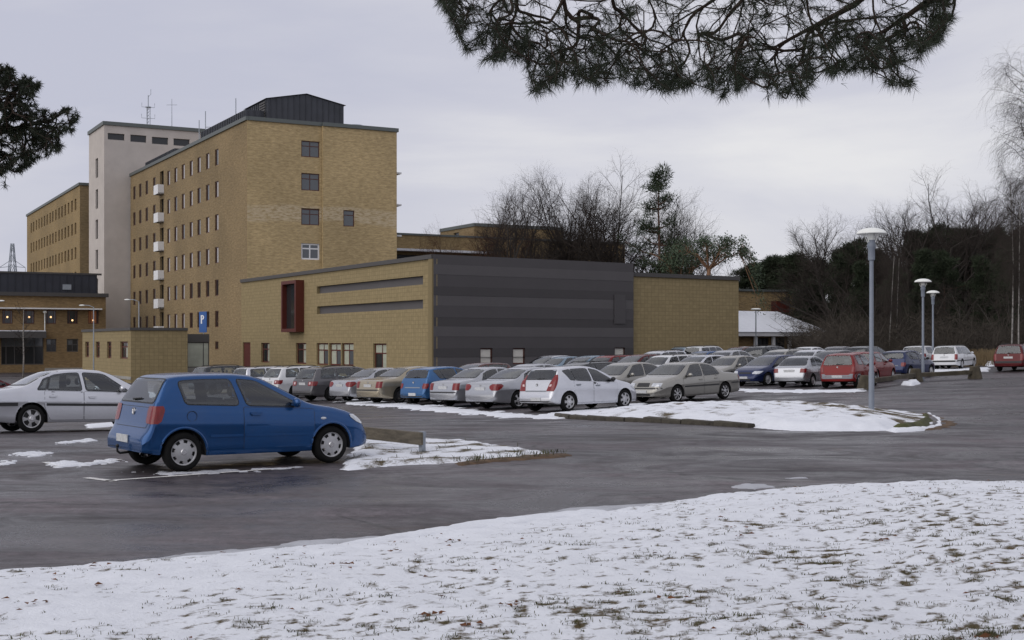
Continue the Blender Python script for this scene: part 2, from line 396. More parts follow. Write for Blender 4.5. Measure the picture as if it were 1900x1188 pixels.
# ------------------------------------------------------------------ ground, car park, lawn, snow
def asphalt_mat():
    m, nt, b, N, L = new_mat('wet_asphalt')
    tc = N.new('ShaderNodeTexCoord')
    def nz(scale, detail, rough=0.6, stretch=None, dist=0.0):
        src = tc.outputs['Object']
        if stretch:
            mp = N.new('ShaderNodeMapping'); mp.inputs['Scale'].default_value = stretch[:3]; mp.inputs['Rotation'].default_value = (0, 0, stretch[3])
            L.new(src, mp.inputs['Vector']); src = mp.outputs[0]
        n = N.new('ShaderNodeTexNoise'); n.inputs['Scale'].default_value = scale; n.inputs['Detail'].default_value = detail
        n.inputs['Roughness'].default_value = rough; n.inputs['Distortion'].default_value = dist
        L.new(src, n.inputs['Vector']); return n.outputs['Fac']
    def ramp(f, p0, c0, p1, c1):
        r = N.new('ShaderNodeValToRGB'); r.color_ramp.elements[0].position = p0; r.color_ramp.elements[1].position = p1
        r.color_ramp.elements[0].color = (*c0, 1); r.color_ramp.elements[1].color = (*c1, 1)
        L.new(f, r.inputs['Fac']); return r.outputs[0]
    big = nz(0.16, 5, 0.6, (1, 1, 1, 0), 0.4)
    streak = nz(0.34, 6, 0.62, (0.20, 1.0, 1, R(-24)), 0.9)
    grain = nz(24, 4, 0.75)
    mid_ = nz(0.75, 8, 0.72, (0.55, 0.8, 1, R(-25)), 0.7)
    fine = nz(5, 6, 0.75)
    col = ramp(big, 0.36, (0.039, 0.035, 0.038), 0.64, (0.074, 0.064, 0.067))
    st = ramp(streak, 0.40, (0.50, 0.485, 0.50), 0.60, (1.30, 1.28, 1.30))
    gr = ramp(grain, 0.3, (0.62, 0.62, 0.62), 0.75, (1.45, 1.43, 1.42))
    md = ramp(mid_, 0.38, (0.62, 0.60, 0.61), 0.62, (1.26, 1.26, 1.28))
    fn = ramp(fine, 0.36, (0.58, 0.58, 0.58), 0.66, (1.42, 1.42, 1.42))
    track = nz(0.9, 5, 0.6, (0.045, 1.5, 1, R(-17)), 0.25)
    tk = ramp(track, 0.42, (0.80, 0.79, 0.80), 0.62, (1.30, 1.29, 1.31))
    for s in (st, gr, md, fn, tk):
        mu = N.new('ShaderNodeMix'); mu.data_type = 'RGBA'; mu.blend_type = 'MULTIPLY'; mu.inputs[0].default_value = 1
        L.new(col, mu.inputs[6]); L.new(s, mu.inputs[7]); col = mu.outputs[2]
    # thin cracks
    vo = N.new('ShaderNodeTexVoronoi'); vo.feature = 'DISTANCE_TO_EDGE'; vo.inputs['Scale'].default_value = 0.24
    wn_ = N.new('ShaderNodeTexNoise'); wn_.inputs['Scale'].default_value = 1.4; wn_.inputs['Detail'].default_value = 5
    L.new(tc.outputs['Object'], wn_.inputs['Vector'])
    vm = N.new('ShaderNodeVectorMath'); vm.operation = 'ADD'
    L.new(tc.outputs['Object'], vm.inputs[0]); L.new(wn_.outputs['Color'], vm.inputs[1]); L.new(vm.outputs[0], vo.inputs['Vector'])
    cr = N.new('ShaderNodeMapRange'); cr.inputs['From Min'].default_value = 0.004; cr.inputs['From Max'].default_value = 0.016
    cr.inputs['To Min'].default_value = 0.75; cr.inputs['To Max'].default_value = 0.0
    L.new(vo.outputs['Distance'], cr.inputs['Value'])
    cm = N.new('ShaderNodeMath'); cm.operation = 'MULTIPLY'; L.new(cr.outputs[0], cm.inputs[0])
    mk = N.new('ShaderNodeMapRange'); mk.inputs['From Min'].default_value = 0.46; mk.inputs['From Max'].default_value = 0.52
    L.new(big, mk.inputs['Value']); L.new(mk.outputs[0], cm.inputs[1])
    col = mixnode(N, L, cm.outputs[0], col, (0.012, 0.011, 0.011))
    # brown leaf dust
    dust = nz(0.9, 6, 0.7, (0.5, 1.3, 1, R(-20)), 0.8)
    dm = N.new('ShaderNodeMapRange'); dm.inputs['From Min'].default_value = 0.60; dm.inputs['From Max'].default_value = 0.72; dm.inputs['To Max'].default_value = 0.45
    L.new(dust, dm.inputs['Value'])
    col = mixnode(N, L, dm.outputs[0], col, (0.085, 0.048, 0.032))
    L.new(col, b.inputs['Base Color'])
    rr = N.new('ShaderNodeMapRange'); rr.inputs['From Min'].default_value = 0.35; rr.inputs['From Max'].default_value = 0.65
    rr.inputs['To Min'].default_value = 0.16; rr.inputs['To Max'].default_value = 0.75
    L.new(mid_, rr.inputs['Value']); L.new(rr.outputs[0], b.inputs['Roughness'])
    b.inputs['Specular IOR Level'].default_value = 0.45
    bp = N.new('ShaderNodeBump'); bp.inputs['Strength'].default_value = 0.6; bp.inputs['Distance'].default_value = 0.012
    L.new(grain, bp.inputs['Height']); L.new(bp.outputs[0], b.inputs['Normal'])
    return m

def snow_mat(name, attr=False, col=(0.72, 0.74, 0.79), floor=(0.050, 0.048, 0.020), bump=0.6, dirt=0.0):
    m, nt, b, N, L = new_mat(name)
    tc = N.new('ShaderNodeTexCoord')
    n1 = N.new('ShaderNodeTexNoise'); n1.inputs['Scale'].default_value = 3.0; n1.inputs['Detail'].default_value = 6
    L.new(tc.outputs['Object'], n1.inputs['Vector'])
    rp = N.new('ShaderNodeValToRGB'); rp.color_ramp.elements[0].position = 0.3; rp.color_ramp.elements[1].position = 0.65
    rp.color_ramp.elements[0].color = (*[c * (0.93 - dirt) for c in col], 1); rp.color_ramp.elements[1].color = (*col, 1)
    L.new(n1.outputs['Fac'], rp.inputs['Fac'])
    c = rp.outputs[0]
    if attr:
        at_ = N.new('ShaderNodeAttribute'); at_.attribute_name = 'bare'
        n3 = N.new('ShaderNodeTexNoise'); n3.inputs['Scale'].default_value = 26; n3.inputs['Detail'].default_value = 4; n3.inputs['Roughness'].default_value = 0.7
        L.new(tc.outputs['Object'], n3.inputs['Vector'])
        ad = N.new('ShaderNodeMath'); ad.operation = 'MULTIPLY_ADD'; ad.inputs[1].default_value = 0.9; L.new(n3.outputs['Fac'], ad.inputs[0]); L.new(at_.outputs['Fac'], ad.inputs[2])
        mr = N.new('ShaderNodeMapRange'); mr.inputs['From Min'].default_value = 0.755; mr.inputs['From Max'].default_value = 1.04
        L.new(ad.outputs[0], mr.inputs['Value'])
        n4 = N.new('ShaderNodeTexNoise'); n4.inputs['Scale'].default_value = 9; n4.inputs['Detail'].default_value = 3
        L.new(tc.outputs['Object'], n4.inputs['Vector'])
        fl = mixnode(N, L, n4.outputs['Fac'], floor, (floor[0] * 1.9, floor[1] * 1.15, floor[2] * 0.95))
        c = mixnode(N, L, mr.outputs[0], c, fl)
    L.new(c, b.inputs['Base Color'])
    b.inputs['Roughness'].default_value = 0.75; b.inputs['Specular IOR Level'].default_value = 0.25
    n2 = N.new('ShaderNodeTexNoise'); n2.inputs['Scale'].default_value = 22; n2.inputs['Detail'].default_value = 6; n2.inputs['Roughness'].default_value = 0.7
    L.new(tc.outputs['Object'], n2.inputs['Vector'])
    bp = N.new('ShaderNodeBump'); bp.inputs['Strength'].default_value = bump; bp.inputs['Distance'].default_value = 0.03
    L.new(n2.outputs['Fac'], bp.inputs['Height']); L.new(bp.outputs[0], b.inputs['Normal'])
    return m

M['asphalt'] = asphalt_mat()
M['snow'] = snow_mat('snow')
M['snow_lawn'] = snow_mat('snow_over_grass', attr=True)
M['slush'] = snow_mat('slush', col=(0.47, 0.48, 0.52), dirt=0.2, bump=0.8)
M['grass'] = mat('winter_grass', (0.058, 0.060, 0.024), 0.8, var=0.5, vscale=3, spec=0.2)
M['leaf'] = mat('fallen_leaf', (0.115, 0.048, 0.022), 0.8, var=0.55, vscale=3, spec=0.2)
M['brown_soil'] = mat('brown_leaf_litter', (0.085, 0.052, 0.028), 0.95, var=0.6, vscale=4, bump=0.8, bscale=12)
M['line_paint'] = mat('worn_white_paint', (0.58, 0.57, 0.56), 0.8, var=0.3, vscale=7)
M['forest_floor'] = mat('forest_floor', (0.055, 0.042, 0.030), 0.95, var=0.55, vscale=0.4)

def axis(lo, hi, fine_lo, fine_hi, fine, coarse):
    a = list(np.arange(fine_lo, fine_hi + 1e-6, fine))
    x, s = fine_lo, fine
    while x > lo: s = min(coarse, s * 1.35); x -= s; a.insert(0, max(lo, x))
    x, s = a[-1], fine
    while x < hi: s = min(coarse, s * 1.35); x += s; a.append(min(hi, x))
    return a

def grid_mesh(name, xs, ys, Z, mt, mask=None, attr=None):
    """a height sheet over the grid xs, ys; mask (per vertex) keeps the cells that touch it"""
    nx, ny = len(xs), len(ys); X, Y = np.meshgrid(xs, ys)
    idx = np.arange(nx * ny).reshape(ny, nx)
    q = np.stack([idx[:-1, :-1], idx[:-1, 1:], idx[1:, 1:], idx[1:, :-1]], -1).reshape(-1, 4)
    V = np.stack([X, Y, Z], -1).reshape(-1, 3)
    if mask is not None:
        q = q[mask.reshape(-1)[q].any(1)]
        used = np.zeros(len(V), bool); used[q] = True; new = np.cumsum(used) - 1
        V = V[used]; q = new[q]
        if attr is not None: attr = attr.reshape(-1)[used]
    me = bpy.data.meshes.new(name)
    me.vertices.add(len(V)); me.vertices.foreach_set('co', V.reshape(-1))
    me.loops.add(q.size); me.loops.foreach_set('vertex_index', q.reshape(-1))
    me.polygons.add(len(q)); me.polygons.foreach_set('loop_start', np.arange(0, q.size, 4)); me.polygons.foreach_set('loop_total', np.full(len(q), 4))
    me.materials.append(mt)
    me.update(calc_edges=True)
    me.polygons.foreach_set('use_smooth', [True] * len(q))
    if attr is not None:
        at_ = me.attributes.new('bare', 'FLOAT', 'POINT'); at_.data.foreach_set('value', np.asarray(attr, float).reshape(-1))
    me.update()
    return link(name, me)
def sheet(name, xs, ys, zf, mt, keep=None, attr=None):
    xs, ys = np.asarray(xs, float), np.asarray(ys, float); X, Y = np.meshgrid(xs, ys)
    return grid_mesh(name, xs, ys, zf(X, Y), mt, keep(X, Y) if keep else None, attr(X, Y) if attr else None)

# bare land far out to the horizon, under the car park's own sheet
far = sheet('ground', axis(-1500, 1500, -60, 60, 12, 200), axis(-60, 3000, 0, 160, 12, 250), lambda x, y: gz_np(x, y) - 0.10, M['forest_floor'])
tag(far, kind='structure')
lot = sheet('car_park_asphalt', axis(-75, 60, -24, 36, 2.0, 6), axis(-20, 155, 0, 100, 1.5, 5), gz_np, M['asphalt'])
tag(lot, kind='structure')

# the lawn in front: its edge against the asphalt
EDGE = [(-40, 4.2), (-12, 8.0), (-6, 9.7), (-4.14, 10.45), (-2.39, 11.26), (-0.68, 12.55), (0.28, 13.44), (1.19, 14.3), (2.25, 15.4), (3.05, 16.15), (4.1, 16.85), (5.4, 17.25), (6.9, 17.3), (9, 17.2), (14, 16.8), (40, 14.0)]
EX = [p[0] for p in EDGE]; EY = [p[1] for p in EDGE]
def edge_y(x): return np.interp(x, EX, EY)
def lawn_in(x, y):                        # metres inside the lawn, ragged
    return (edge_y(x) - y) * 0.8 + 0.10 * fb(x * 1.3, y * 1.3, 2.0) + 0.04 * fb(x * 6, y * 6, 4.0, 2)
def bare_amt(x, y):                       # how far the snow has worn through to grass
    d = edge_y(x) - y
    v = 0.5 + 0.36 * fb(x * 0.9, y * 1.2, 5.0, 3) + 1.0 * fb(x * 8.5, y * 9.0, 8.0, 3)
    bias = -0.405 + 0.17 * sst(0.6, 6.0, d) + 0.03 * sst(-3, 4, x)
    return np.clip(v + bias, 0, 1)
def lawn_z(x, y):
    d = lawn_in(x, y)
    base = -0.03 + 0.085 * sst(-0.02, 0.14, d) + 0.10 * sst(0.1, 2.2, d)
    base = base + 0.16 * sst(1.5, 6.0, x) * sst(0.0, 3.0, d)
    near = sst(26, 8, np.abs(x)) * sst(-8, 2, y)
    return base + near * (0.05 * fb(x * 0.7, y * 0.7, 9.0) + 0.026 * fb(x * 4.2, y * 4.2, 1.0, 4) - 0.018 * np.maximum(0.0, bare_amt(x, y) - 0.3))
lawn = sheet('lawn', axis(-38, 38, -5.2, 7.6, 0.055, 2.5), axis(-16, 20.5, 6.6, 17.9, 0.055, 1.5), lawn_z, M['snow_lawn'],
             keep=lambda x, y: lawn_in(x, y) > -0.12, attr=bare_amt)
tag(lawn, kind='structure')

def blades(name, spots, mt, label, cat, hgt=0.06, wid=0.006):
    b = MB()
    for (x, y, z, k) in spots:
        a = rnd.uniform(0, 6.28); h = hgt * k * rnd.uniform(0.5, 1.3); lean = rnd.uniform(0.5, 2.4) * h
        ca, sa = math.cos(a), math.sin(a); w = wid * rnd.uniform(0.7, 1.3)
        px, py = -sa * w, ca * w
        mx, my = x + ca * lean * 0.35, y + sa * lean * 0.35
        b.quad((x - px, y - py, z - 0.01), (x + px, y + py, z - 0.01), (mx + px * 0.7, my + py * 0.7, z + h * 0.65), (mx - px * 0.7, my - py * 0.7, z + h * 0.65))
        b.tri((mx - px * 0.7, my - py * 0.7, z + h * 0.65), (mx + px * 0.7, my + py * 0.7, z + h * 0.65), (x + ca * lean, y + sa * lean, z + h))
    o = b.obj(name, mt)
    return tag(o, label, cat, kind='stuff')

nr_ = np.random.RandomState(5)
yy = 7.0 + nr_.rand(60000) ** 1.2 * 10.4; xx = nr_.uniform(-0.43, 0.43, len(yy)) * yy
bb_ = bare_amt(xx, yy); ok = (edge_y(xx) - yy > 0.10) & (nr_.rand(len(yy)) < 0.014 + 0.55 * np.maximum(0, bb_ - 0.34) ** 1.1)
xx, yy, bb_ = xx[ok], yy[ok], bb_[ok]
kk = (3 + 26 * np.maximum(0, bb_ - 0.25) * nr_.uniform(0.4, 1.3, len(xx))).astype(int)
sp_ = np.repeat(0.012 + 0.05 * np.maximum(0, bb_ - 0.15), kk)
xx, yy, bb_ = np.repeat(xx, kk) + nr_.normal(0, 1.5, kk.sum()) * sp_, np.repeat(yy, kk) + nr_.normal(0, 1, kk.sum()) * sp_, np.repeat(bb_, kk)
spots = list(zip(xx.tolist(), yy.tolist(), lawn_z(xx, yy).tolist(), (0.55 + 0.6 * bb_).tolist()))
blades('grass', spots, M['grass'], 'short winter grass poking up through the snow of the near lawn', 'grass', 0.021, 0.0030)

def leaf_scatter(name, pts, label, size=0.05):
    b = MB()
    for (x, y, z) in pts:
        s = size * rnd.uniform(0.6, 1.3); a = rnd.uniform(0, 6.28); i0 = len(b.v)
        t1, t2 = rnd.uniform(-0.5, 0.5), rnd.uniform(-0.2, 0.7)
        b.quad((-s, 0, 0), (-0.3 * s, -0.55 * s, 0.25 * s), (s, 0, t2 * s * 0.4), (0, 0, 0.02 * s))
        b.quad((-s, 0, 0), (0, 0, 0.02 * s), (s, 0, t2 * s * 0.4), (-0.1 * s, 0.6 * s, 0.35 * s))
        b.xform(Matrix.Translation((x, y, z + 0.012)) @ Matrix.Rotation(a, 4, 'Z') @ Matrix.Rotation(t1, 4, 'X'), i0)
    return tag(b.obj(name, M['leaf']), label, 'leaves', kind='stuff')
pts = []
for _ in range(140):
    y = rnd.uniform(7.0, 17.0); x = rnd.uniform(-0.42, 0.42) * y
    if edge_y(x) - y > 0.15: pts.append((x, y, float(lawn_z(x, y))))
for _ in range(12):
    y = rnd.uniform(7.2, 12.0); x = rnd.uniform(-0.40, 0.40) * y
    if edge_y(x) - y > 0.15:
        for _k in range(5): pts.append((x + rnd.gauss(0, 0.05), y + rnd.gauss(0, 0.05), float(lawn_z(x, y)) + 0.005))
leaf_scatter('fallen_leaves', pts, 'brown fallen leaves strewn over the snow of the near lawn', 0.027)

def in_poly(x, y, P):
    c = False; j = len(P) - 1
    for i in range(len(P)):
        if (P[i][1] > y) != (P[j][1] > y) and x < (P[j][0] - P[i][0]) * (y - P[i][1]) / (P[j][1] - P[i][1]) + P[i][0]: c = not c
        j = i
    return c
def poly_in(x, y, P):                     # signed distance to a polygon, positive inside
    d = 1e9; n = len(P)
    for i in range(n):
        ax, ay = P[i][0], P[i][1]; bx, by = P[(i + 1) % n][0], P[(i + 1) % n][1]
        t = max(0, min(1, ((x - ax) * (bx - ax) + (y - ay) * (by - ay)) / max(1e-9, (bx - ax) ** 2 + (by - ay) ** 2)))
        d = min(d, math.hypot(x - ax - t * (bx - ax), y - ay - t * (by - ay)))
    return d if in_poly(x, y, P) else -d

def poly_np(X, Y, P):
    d = np.full(X.shape, 1e9); c = np.zeros(X.shape, bool); n = len(P)
    for i in range(n):
        (ax, ay), (bx, by) = P[i][:2], P[(i + 1) % n][:2]
        t = np.clip(((X - ax) * (bx - ax) + (Y - ay) * (by - ay)) / max(1e-9, (bx - ax) ** 2 + (by - ay) ** 2), 0, 1)
        d = np.minimum(d, np.hypot(X - ax - t * (bx - ax), Y - ay - t * (by - ay)))
        if by != ay: c ^= ((ay > Y) != (by > Y)) & (X < (bx - ax) * (Y - ay) / (by - ay) + ax)
    return np.where(c, d, -d)
def snow_patch(name, P, height, mt, label, cat='snow', res=0.1, ragged=0.3, slope=0.3, rough=1.0, zoff=0.0, kind='stuff', bias=0.0, attr=None, nscale=1.0):
    """a ragged sheet of snow lying on the ground inside outline P (world x, y); it thins to nothing at its edge"""
    xs = np.arange(min(p[0] for p in P) - ragged, max(p[0] for p in P) + ragged + res, res)
    ys = np.arange(min(p[1] for p in P) - ragged, max(p[1] for p in P) + ragged + res, res)
    X, Y = np.meshgrid(xs, ys)
    d = poly_np(X, Y, P) + bias + ragged * rough * 1.6 * fb(X * 1.5 * nscale, Y * 1.5 * nscale, 3.3) + ragged * 0.5 * fb(X * 6 * nscale, Y * 6 * nscale, 7.0, 2)
    Z = gz_np(X, Y) + zoff - 0.02 + np.where(d > 0, 0.028, 0.02 * np.maximum(-1, d / 0.05)) + height * sst(0, slope, d) * (0.8 + 0.35 * fb(X * 2.2, Y * 2.2, 1.0, 3))
    o = grid_mesh(name, xs, ys, Z, mt, d > 0, attr(X, Y) if attr else None)
    return tag(o, label, cat, kind=kind)

# slush along the lawn's edge
def strip(x0, x1, w0, w1):
    n = 24; a = [x0 + (x1 - x0) * k / n for k in range(n + 1)]
    return [(x, float(edge_y(x)) - 0.15) for x in a] + [(x, float(edge_y(x)) + (w0 + (w1 - w0) * 0.5 * (1 + math.sin(x * 2.1 + 0.4))) * max(0.0, math.sin(math.pi * (x - x0) / (x1 - x0))) ** 0.6) for x in reversed(a)]
snow_patch('slush', strip(-3.4, 2.6, 0.3, 0.85), 0.02, M['slush'], 'grey slush melting along the edge of the near lawn', 'slush', 0.05, 0.14, 0.1)
snow_patch('snow_rim', strip(-1.6, 1.1, 0.45, 0.62), 0.05, M['snow'], 'low rim of snow pushed onto the asphalt by the near lawn', 'snow', 0.05, 0.10, 0.1)

def W(pts): return [(at(a, b).x, at(a, b).y) for a, b in pts]
# snowy grass spit beside the blue hatchback
ISL1 = W([(632, 868), (652, 840), (666, 816), (740, 813), (870, 821), (960, 833), (1020, 843), (965, 852), (900, 856), (800, 862), (700, 867), (650, 872)])
def bare1(x, y):
    return np.clip(0.30 + 0.9 * fb(x * 2.2, y * 1.6, 3.0, 3) + 0.75 * sst(0.9, 2.2, x) * sst(1.0, 0.0, y - 17.9 - 0.35 * x), 0, 1)
snow_patch('snow_spit', ISL1, 0.07, M['snow_lawn'], 'snowy spit of grass beside the nose of the blue hatchback', 'snow', 0.07, 0.16, 0.25, attr=bare1)
LIT = W([(840, 861), (900, 853), (960, 846), (1040, 843), (1085, 845), (1000, 852), (900, 860), (855, 865)])
snow_patch('leaf_litter', LIT, 0.03, M['brown_soil'], 'brown leaf litter at the tip of the snowy grass spit', 'leaf litter', 0.06, 0.14, 0.1)
sp = []
for _ in range(4200):
    p = at(rnd.uniform(640, 1050), rnd.uniform(814, 866))
    d = poly_in(p.x, p.y, ISL1); e_ = poly_in(p.x, p.y, LIT)
    if (d > 0.05 and rnd.random() < max(0.0, float(bare1(p.x, p.y)) - 0.35)) or (e_ > 0 and rnd.random() < 0.5): sp.append((p.x, p.y, p.z + 0.05, 1.0))
blades('grass_tufts', sp, M['grass'], 'dead grass along the tip of the snowy spit', 'grass', 0.07, 0.006)

# kerbed island with the tall lamp
ISL2 = W([(1042, 770), (1120, 763), (1190, 757), (1290, 753), (1400, 751), (1520, 752), (1620, 757), (1690, 764), (1722, 773), (1735, 786), (1700, 793), (1600, 797), (1500, 796), (1380, 790), (1250, 784), (1130, 779), (1060, 776)])
def bare2(x, y): return np.clip(0.20 + 0.8 * fb(x * 1.6, y * 1.2, 13.0, 3) + 0.35 * sst(7.5, 10, x) * sst(0.3, 0.0, fb(x * 0.8, y * 0.8, 2.0)), 0, 1)
island = snow_patch('traffic_island', [(p[0], p[1]) for p in ISL2], 0.25, M['snow_lawn'], None, None, 0.10, 0.12, 1.9, kind='structure', attr=bare2)
KERB = W([(1036, 774), (1062, 777.5), (1130, 781), (1200, 783.5), (1270, 787), (1330, 790), (1395, 794)])
kb = tag(link('kerb', None), kind='structure')
kb.location = (0, 0, 0)
def kerb_run(line, root, zt=0.13, w=0.22):
    tot = 0
    for (ax, ay), (bx, by) in zip(line[:-1], line[1:]):
        L_ = math.hypot(bx - ax, by - ay); n = max(1, round(L_ / 0.95))
        for k in range(n):
            t0, t1 = k / n, (k + 1) / n - 0.02 / L_
            p = Vector((ax + (bx - ax) * t0, ay + (by - ay) * t0, 0)); q = Vector((ax + (bx - ax) * t1, ay + (by - ay) * t1, 0))
            z = ground_z(p.x, p.y); b = MB(); l = (q - p).length
            h = zt * rnd.uniform(0.85, 1.12); sh = rnd.uniform(-0.02, 0.02)
            c = 0.025
            sec = [(-w / 2, -0.1), (w / 2, -0.1), (w / 2, h - c), (w / 2 - c, h), (-w / 2 + c, h), (-w / 2, h - c)]
            for (x_, (y_, z_)) in [(x_, s_) for x_ in (0, l) for s_ in sec]: b.v.append((x_, y_ + sh, z_ + rnd.uniform(-0.012, 0.012)))
            n6 = len(sec)
            for j in range(n6): b.f.append((j, (j + 1) % n6, n6 + (j + 1) % n6, n6 + j)); b.m.append(0)
            b.f.append(tuple(reversed(range(n6)))); b.m.append(0); b.f.append(tuple(range(n6, 2 * n6))); b.m.append(0)
            o = b.obj('kerb_stone', M['stone'], root, (p.x, p.y, z))
            o.rotation_euler = (0, 0, math.atan2(q.y - p.y, q.x - p.x))
kerb_run(KERB, kb)
snow_patch('island_snow_bank', W([(1385, 788), (1450, 780), (1530, 776), (1620, 783), (1690, 791), (1660, 799.5), (1560, 801), (1470, 800), (1400, 795)]), 0.22, M['snow'],
           'bank of ploughed snow against the front of the kerbed island', 'snow', 0.09, 0.12, 0.5)
TURF = W([(1648, 796), (1690, 790), (1716, 779), (1712, 769), (1722, 771), (1731, 782), (1722, 790), (1690, 796.5)])
snow_patch('turf_edge', TURF, 0.13, M['grass'], 'strip of green turf showing at the round end of the island', 'turf', 0.06, 0.05, 0.15)
snow_patch('snow_collar', W([(1640, 799), (1700, 797.5), (1737, 789), (1741, 780), (1722, 766), (1745, 776), (1748, 789), (1715, 800), (1660, 803)]), 0.08, M['snow'],
           'collar of snow round the rounded end of the kerbed island', 'snow', 0.07, 0.05, 0.15)
snow_patch('leaf_drift', W([(1715, 768), (1745, 775), (1775, 788), (1750, 796), (1700, 801), (1752, 789), (1746, 776)]), 0.02, M['brown_soil'],
           'brown drift of leaves on the asphalt by the rounded end of the island', 'leaf litter', 0.08, 0.2, 0.1)

# patches of old snow on the asphalt
def patch(pts, label, h=0.03, mt='snow', rag=0.5, bias=-0.15, res=0.1, ns=1.0):
    return snow_patch('snow_patch', W(pts), h, M[mt], label, 'snow', res, rag, 0.15, bias=bias, nscale=ns)
patch([(640, 742), (700, 745), (850, 757), (985, 771), (1030, 776), (960, 776), (860, 768), (740, 757), (640, 750)], 'ragged strip of old snow behind the tails of the long car row', rag=0.7, bias=-0.05, res=0.12)
patch([(1000, 770), (1120, 757), (1200, 748), (1190, 757), (1060, 770), (1030, 778), (985, 777)], 'snow lying under the silver hatchback beside the island', rag=0.4, bias=0.05)
patch([(1372, 722), (1440, 724), (1560, 724), (1600, 722), (1600, 728), (1500, 729), (1380, 728)], 'thin snow behind the cars left of the stone posts', rag=0.8, bias=-0.1, res=0.15)
patch([(1673, 715), (1685, 710), (1700, 709), (1706, 713), (1690, 716)], 'small heap of white snow by the second lamp post', h=0.16, rag=0.1, bias=0.05, res=0.06)
patch([(20, 845), (60, 838), (95, 841), (80, 847)], 'long white snow patch on the asphalt left of the blue hatchback', rag=0.26, bias=-0.02, res=0.035, h=0.018, ns=3.0)
patch([(110, 822), (165, 815), (175, 818), (120, 824)], 'narrow snow patch between the silver saloon and the blue hatchback', rag=0.26, bias=-0.02, res=0.035, h=0.018, ns=3.0)
patch([(0, 860), (12, 856), (28, 858), (24, 863), (0, 864)], 'snow patch lying at the left edge of the asphalt', rag=0.26, bias=-0.02, res=0.035, h=0.018, ns=3.0)
patch([(85, 862), (110, 856), (160, 860), (200, 852), (225, 857), (180, 864), (110, 868)], 'lumpy snow along the parking line behind the blue hatchback', rag=0.26, bias=-0.02, res=0.035, h=0.018, ns=3.0)
patch([(160, 788), (215, 784), (222, 790), (165, 796)], 'snow under the door sill of the silver saloon', rag=0.15, bias=0.0, res=0.06)
patch([(215, 876), (330, 872), (520, 866), (640, 856), (560, 872), (380, 884), (300, 886)], 'thin grey slush along the white parking line', h=0.012, mt='slush', rag=0.4, bias=-0.33, res=0.05, ns=2.4)
patch([(1340, 905), (1380, 898), (1425, 899), (1440, 905), (1400, 908)], 'pale puddle of slush beside the lawn edge', h=0.01, mt='slush', rag=0.1, bias=0.0, res=0.06)
patch([(1455, 888), (1490, 885), (1500, 888), (1470, 890)], 'small pale ice patch on the wet asphalt', h=0.01, mt='slush', rag=0.1, bias=0.0, res=0.06)
patch([(1690, 688), (1740, 684), (1835, 682), (1836, 690), (1760, 692)], 'snow under the white estate car', h=0.03, rag=0.5, bias=-0.1, res=0.15)
patch([(1780, 655), (1840, 652), (1900, 652), (1960, 660), (1900, 672), (1838, 680), (1832, 672), (1790, 664)], 'snow bank behind the red estate car', h=0.35, rag=0.8, bias=0.1, res=0.25)

# parking bay line
def line(pts, w, label):
    b = MB()
    for (p, q) in zip(pts[:-1], pts[1:]):
        d = (q - p).normalized(); n = Vector((-d.y, d.x, 0)) * w / 2; k = max(1, int((q - p).length / 0.5))
        for i in range(k):
            a, c = p.lerp(q, i / k), p.lerp(q, (i + 1) / k)
            z = Vector((0, 0, 0.006))
            b.quad(a - n + z, c - n + z, c + n + z, a + n + z)
    return tag(b.obj('parking_line', M['line_paint']), label, 'road marking', kind='structure')
line([at(160, 887), at(212, 893.5)], 0.13, 'short white end stroke of the parking bay line')
line([at(196, 892.8), at(320, 884), at(560, 867)], 0.10, 'long white parking bay line beside the blue hatchback')
line([at(84, 858), at(112, 866)], 0.12, 'short white bay end stroke half under snow')
line([at(112, 866), at(225, 853)], 0.09, 'white bay line half under snow behind the blue hatchback')
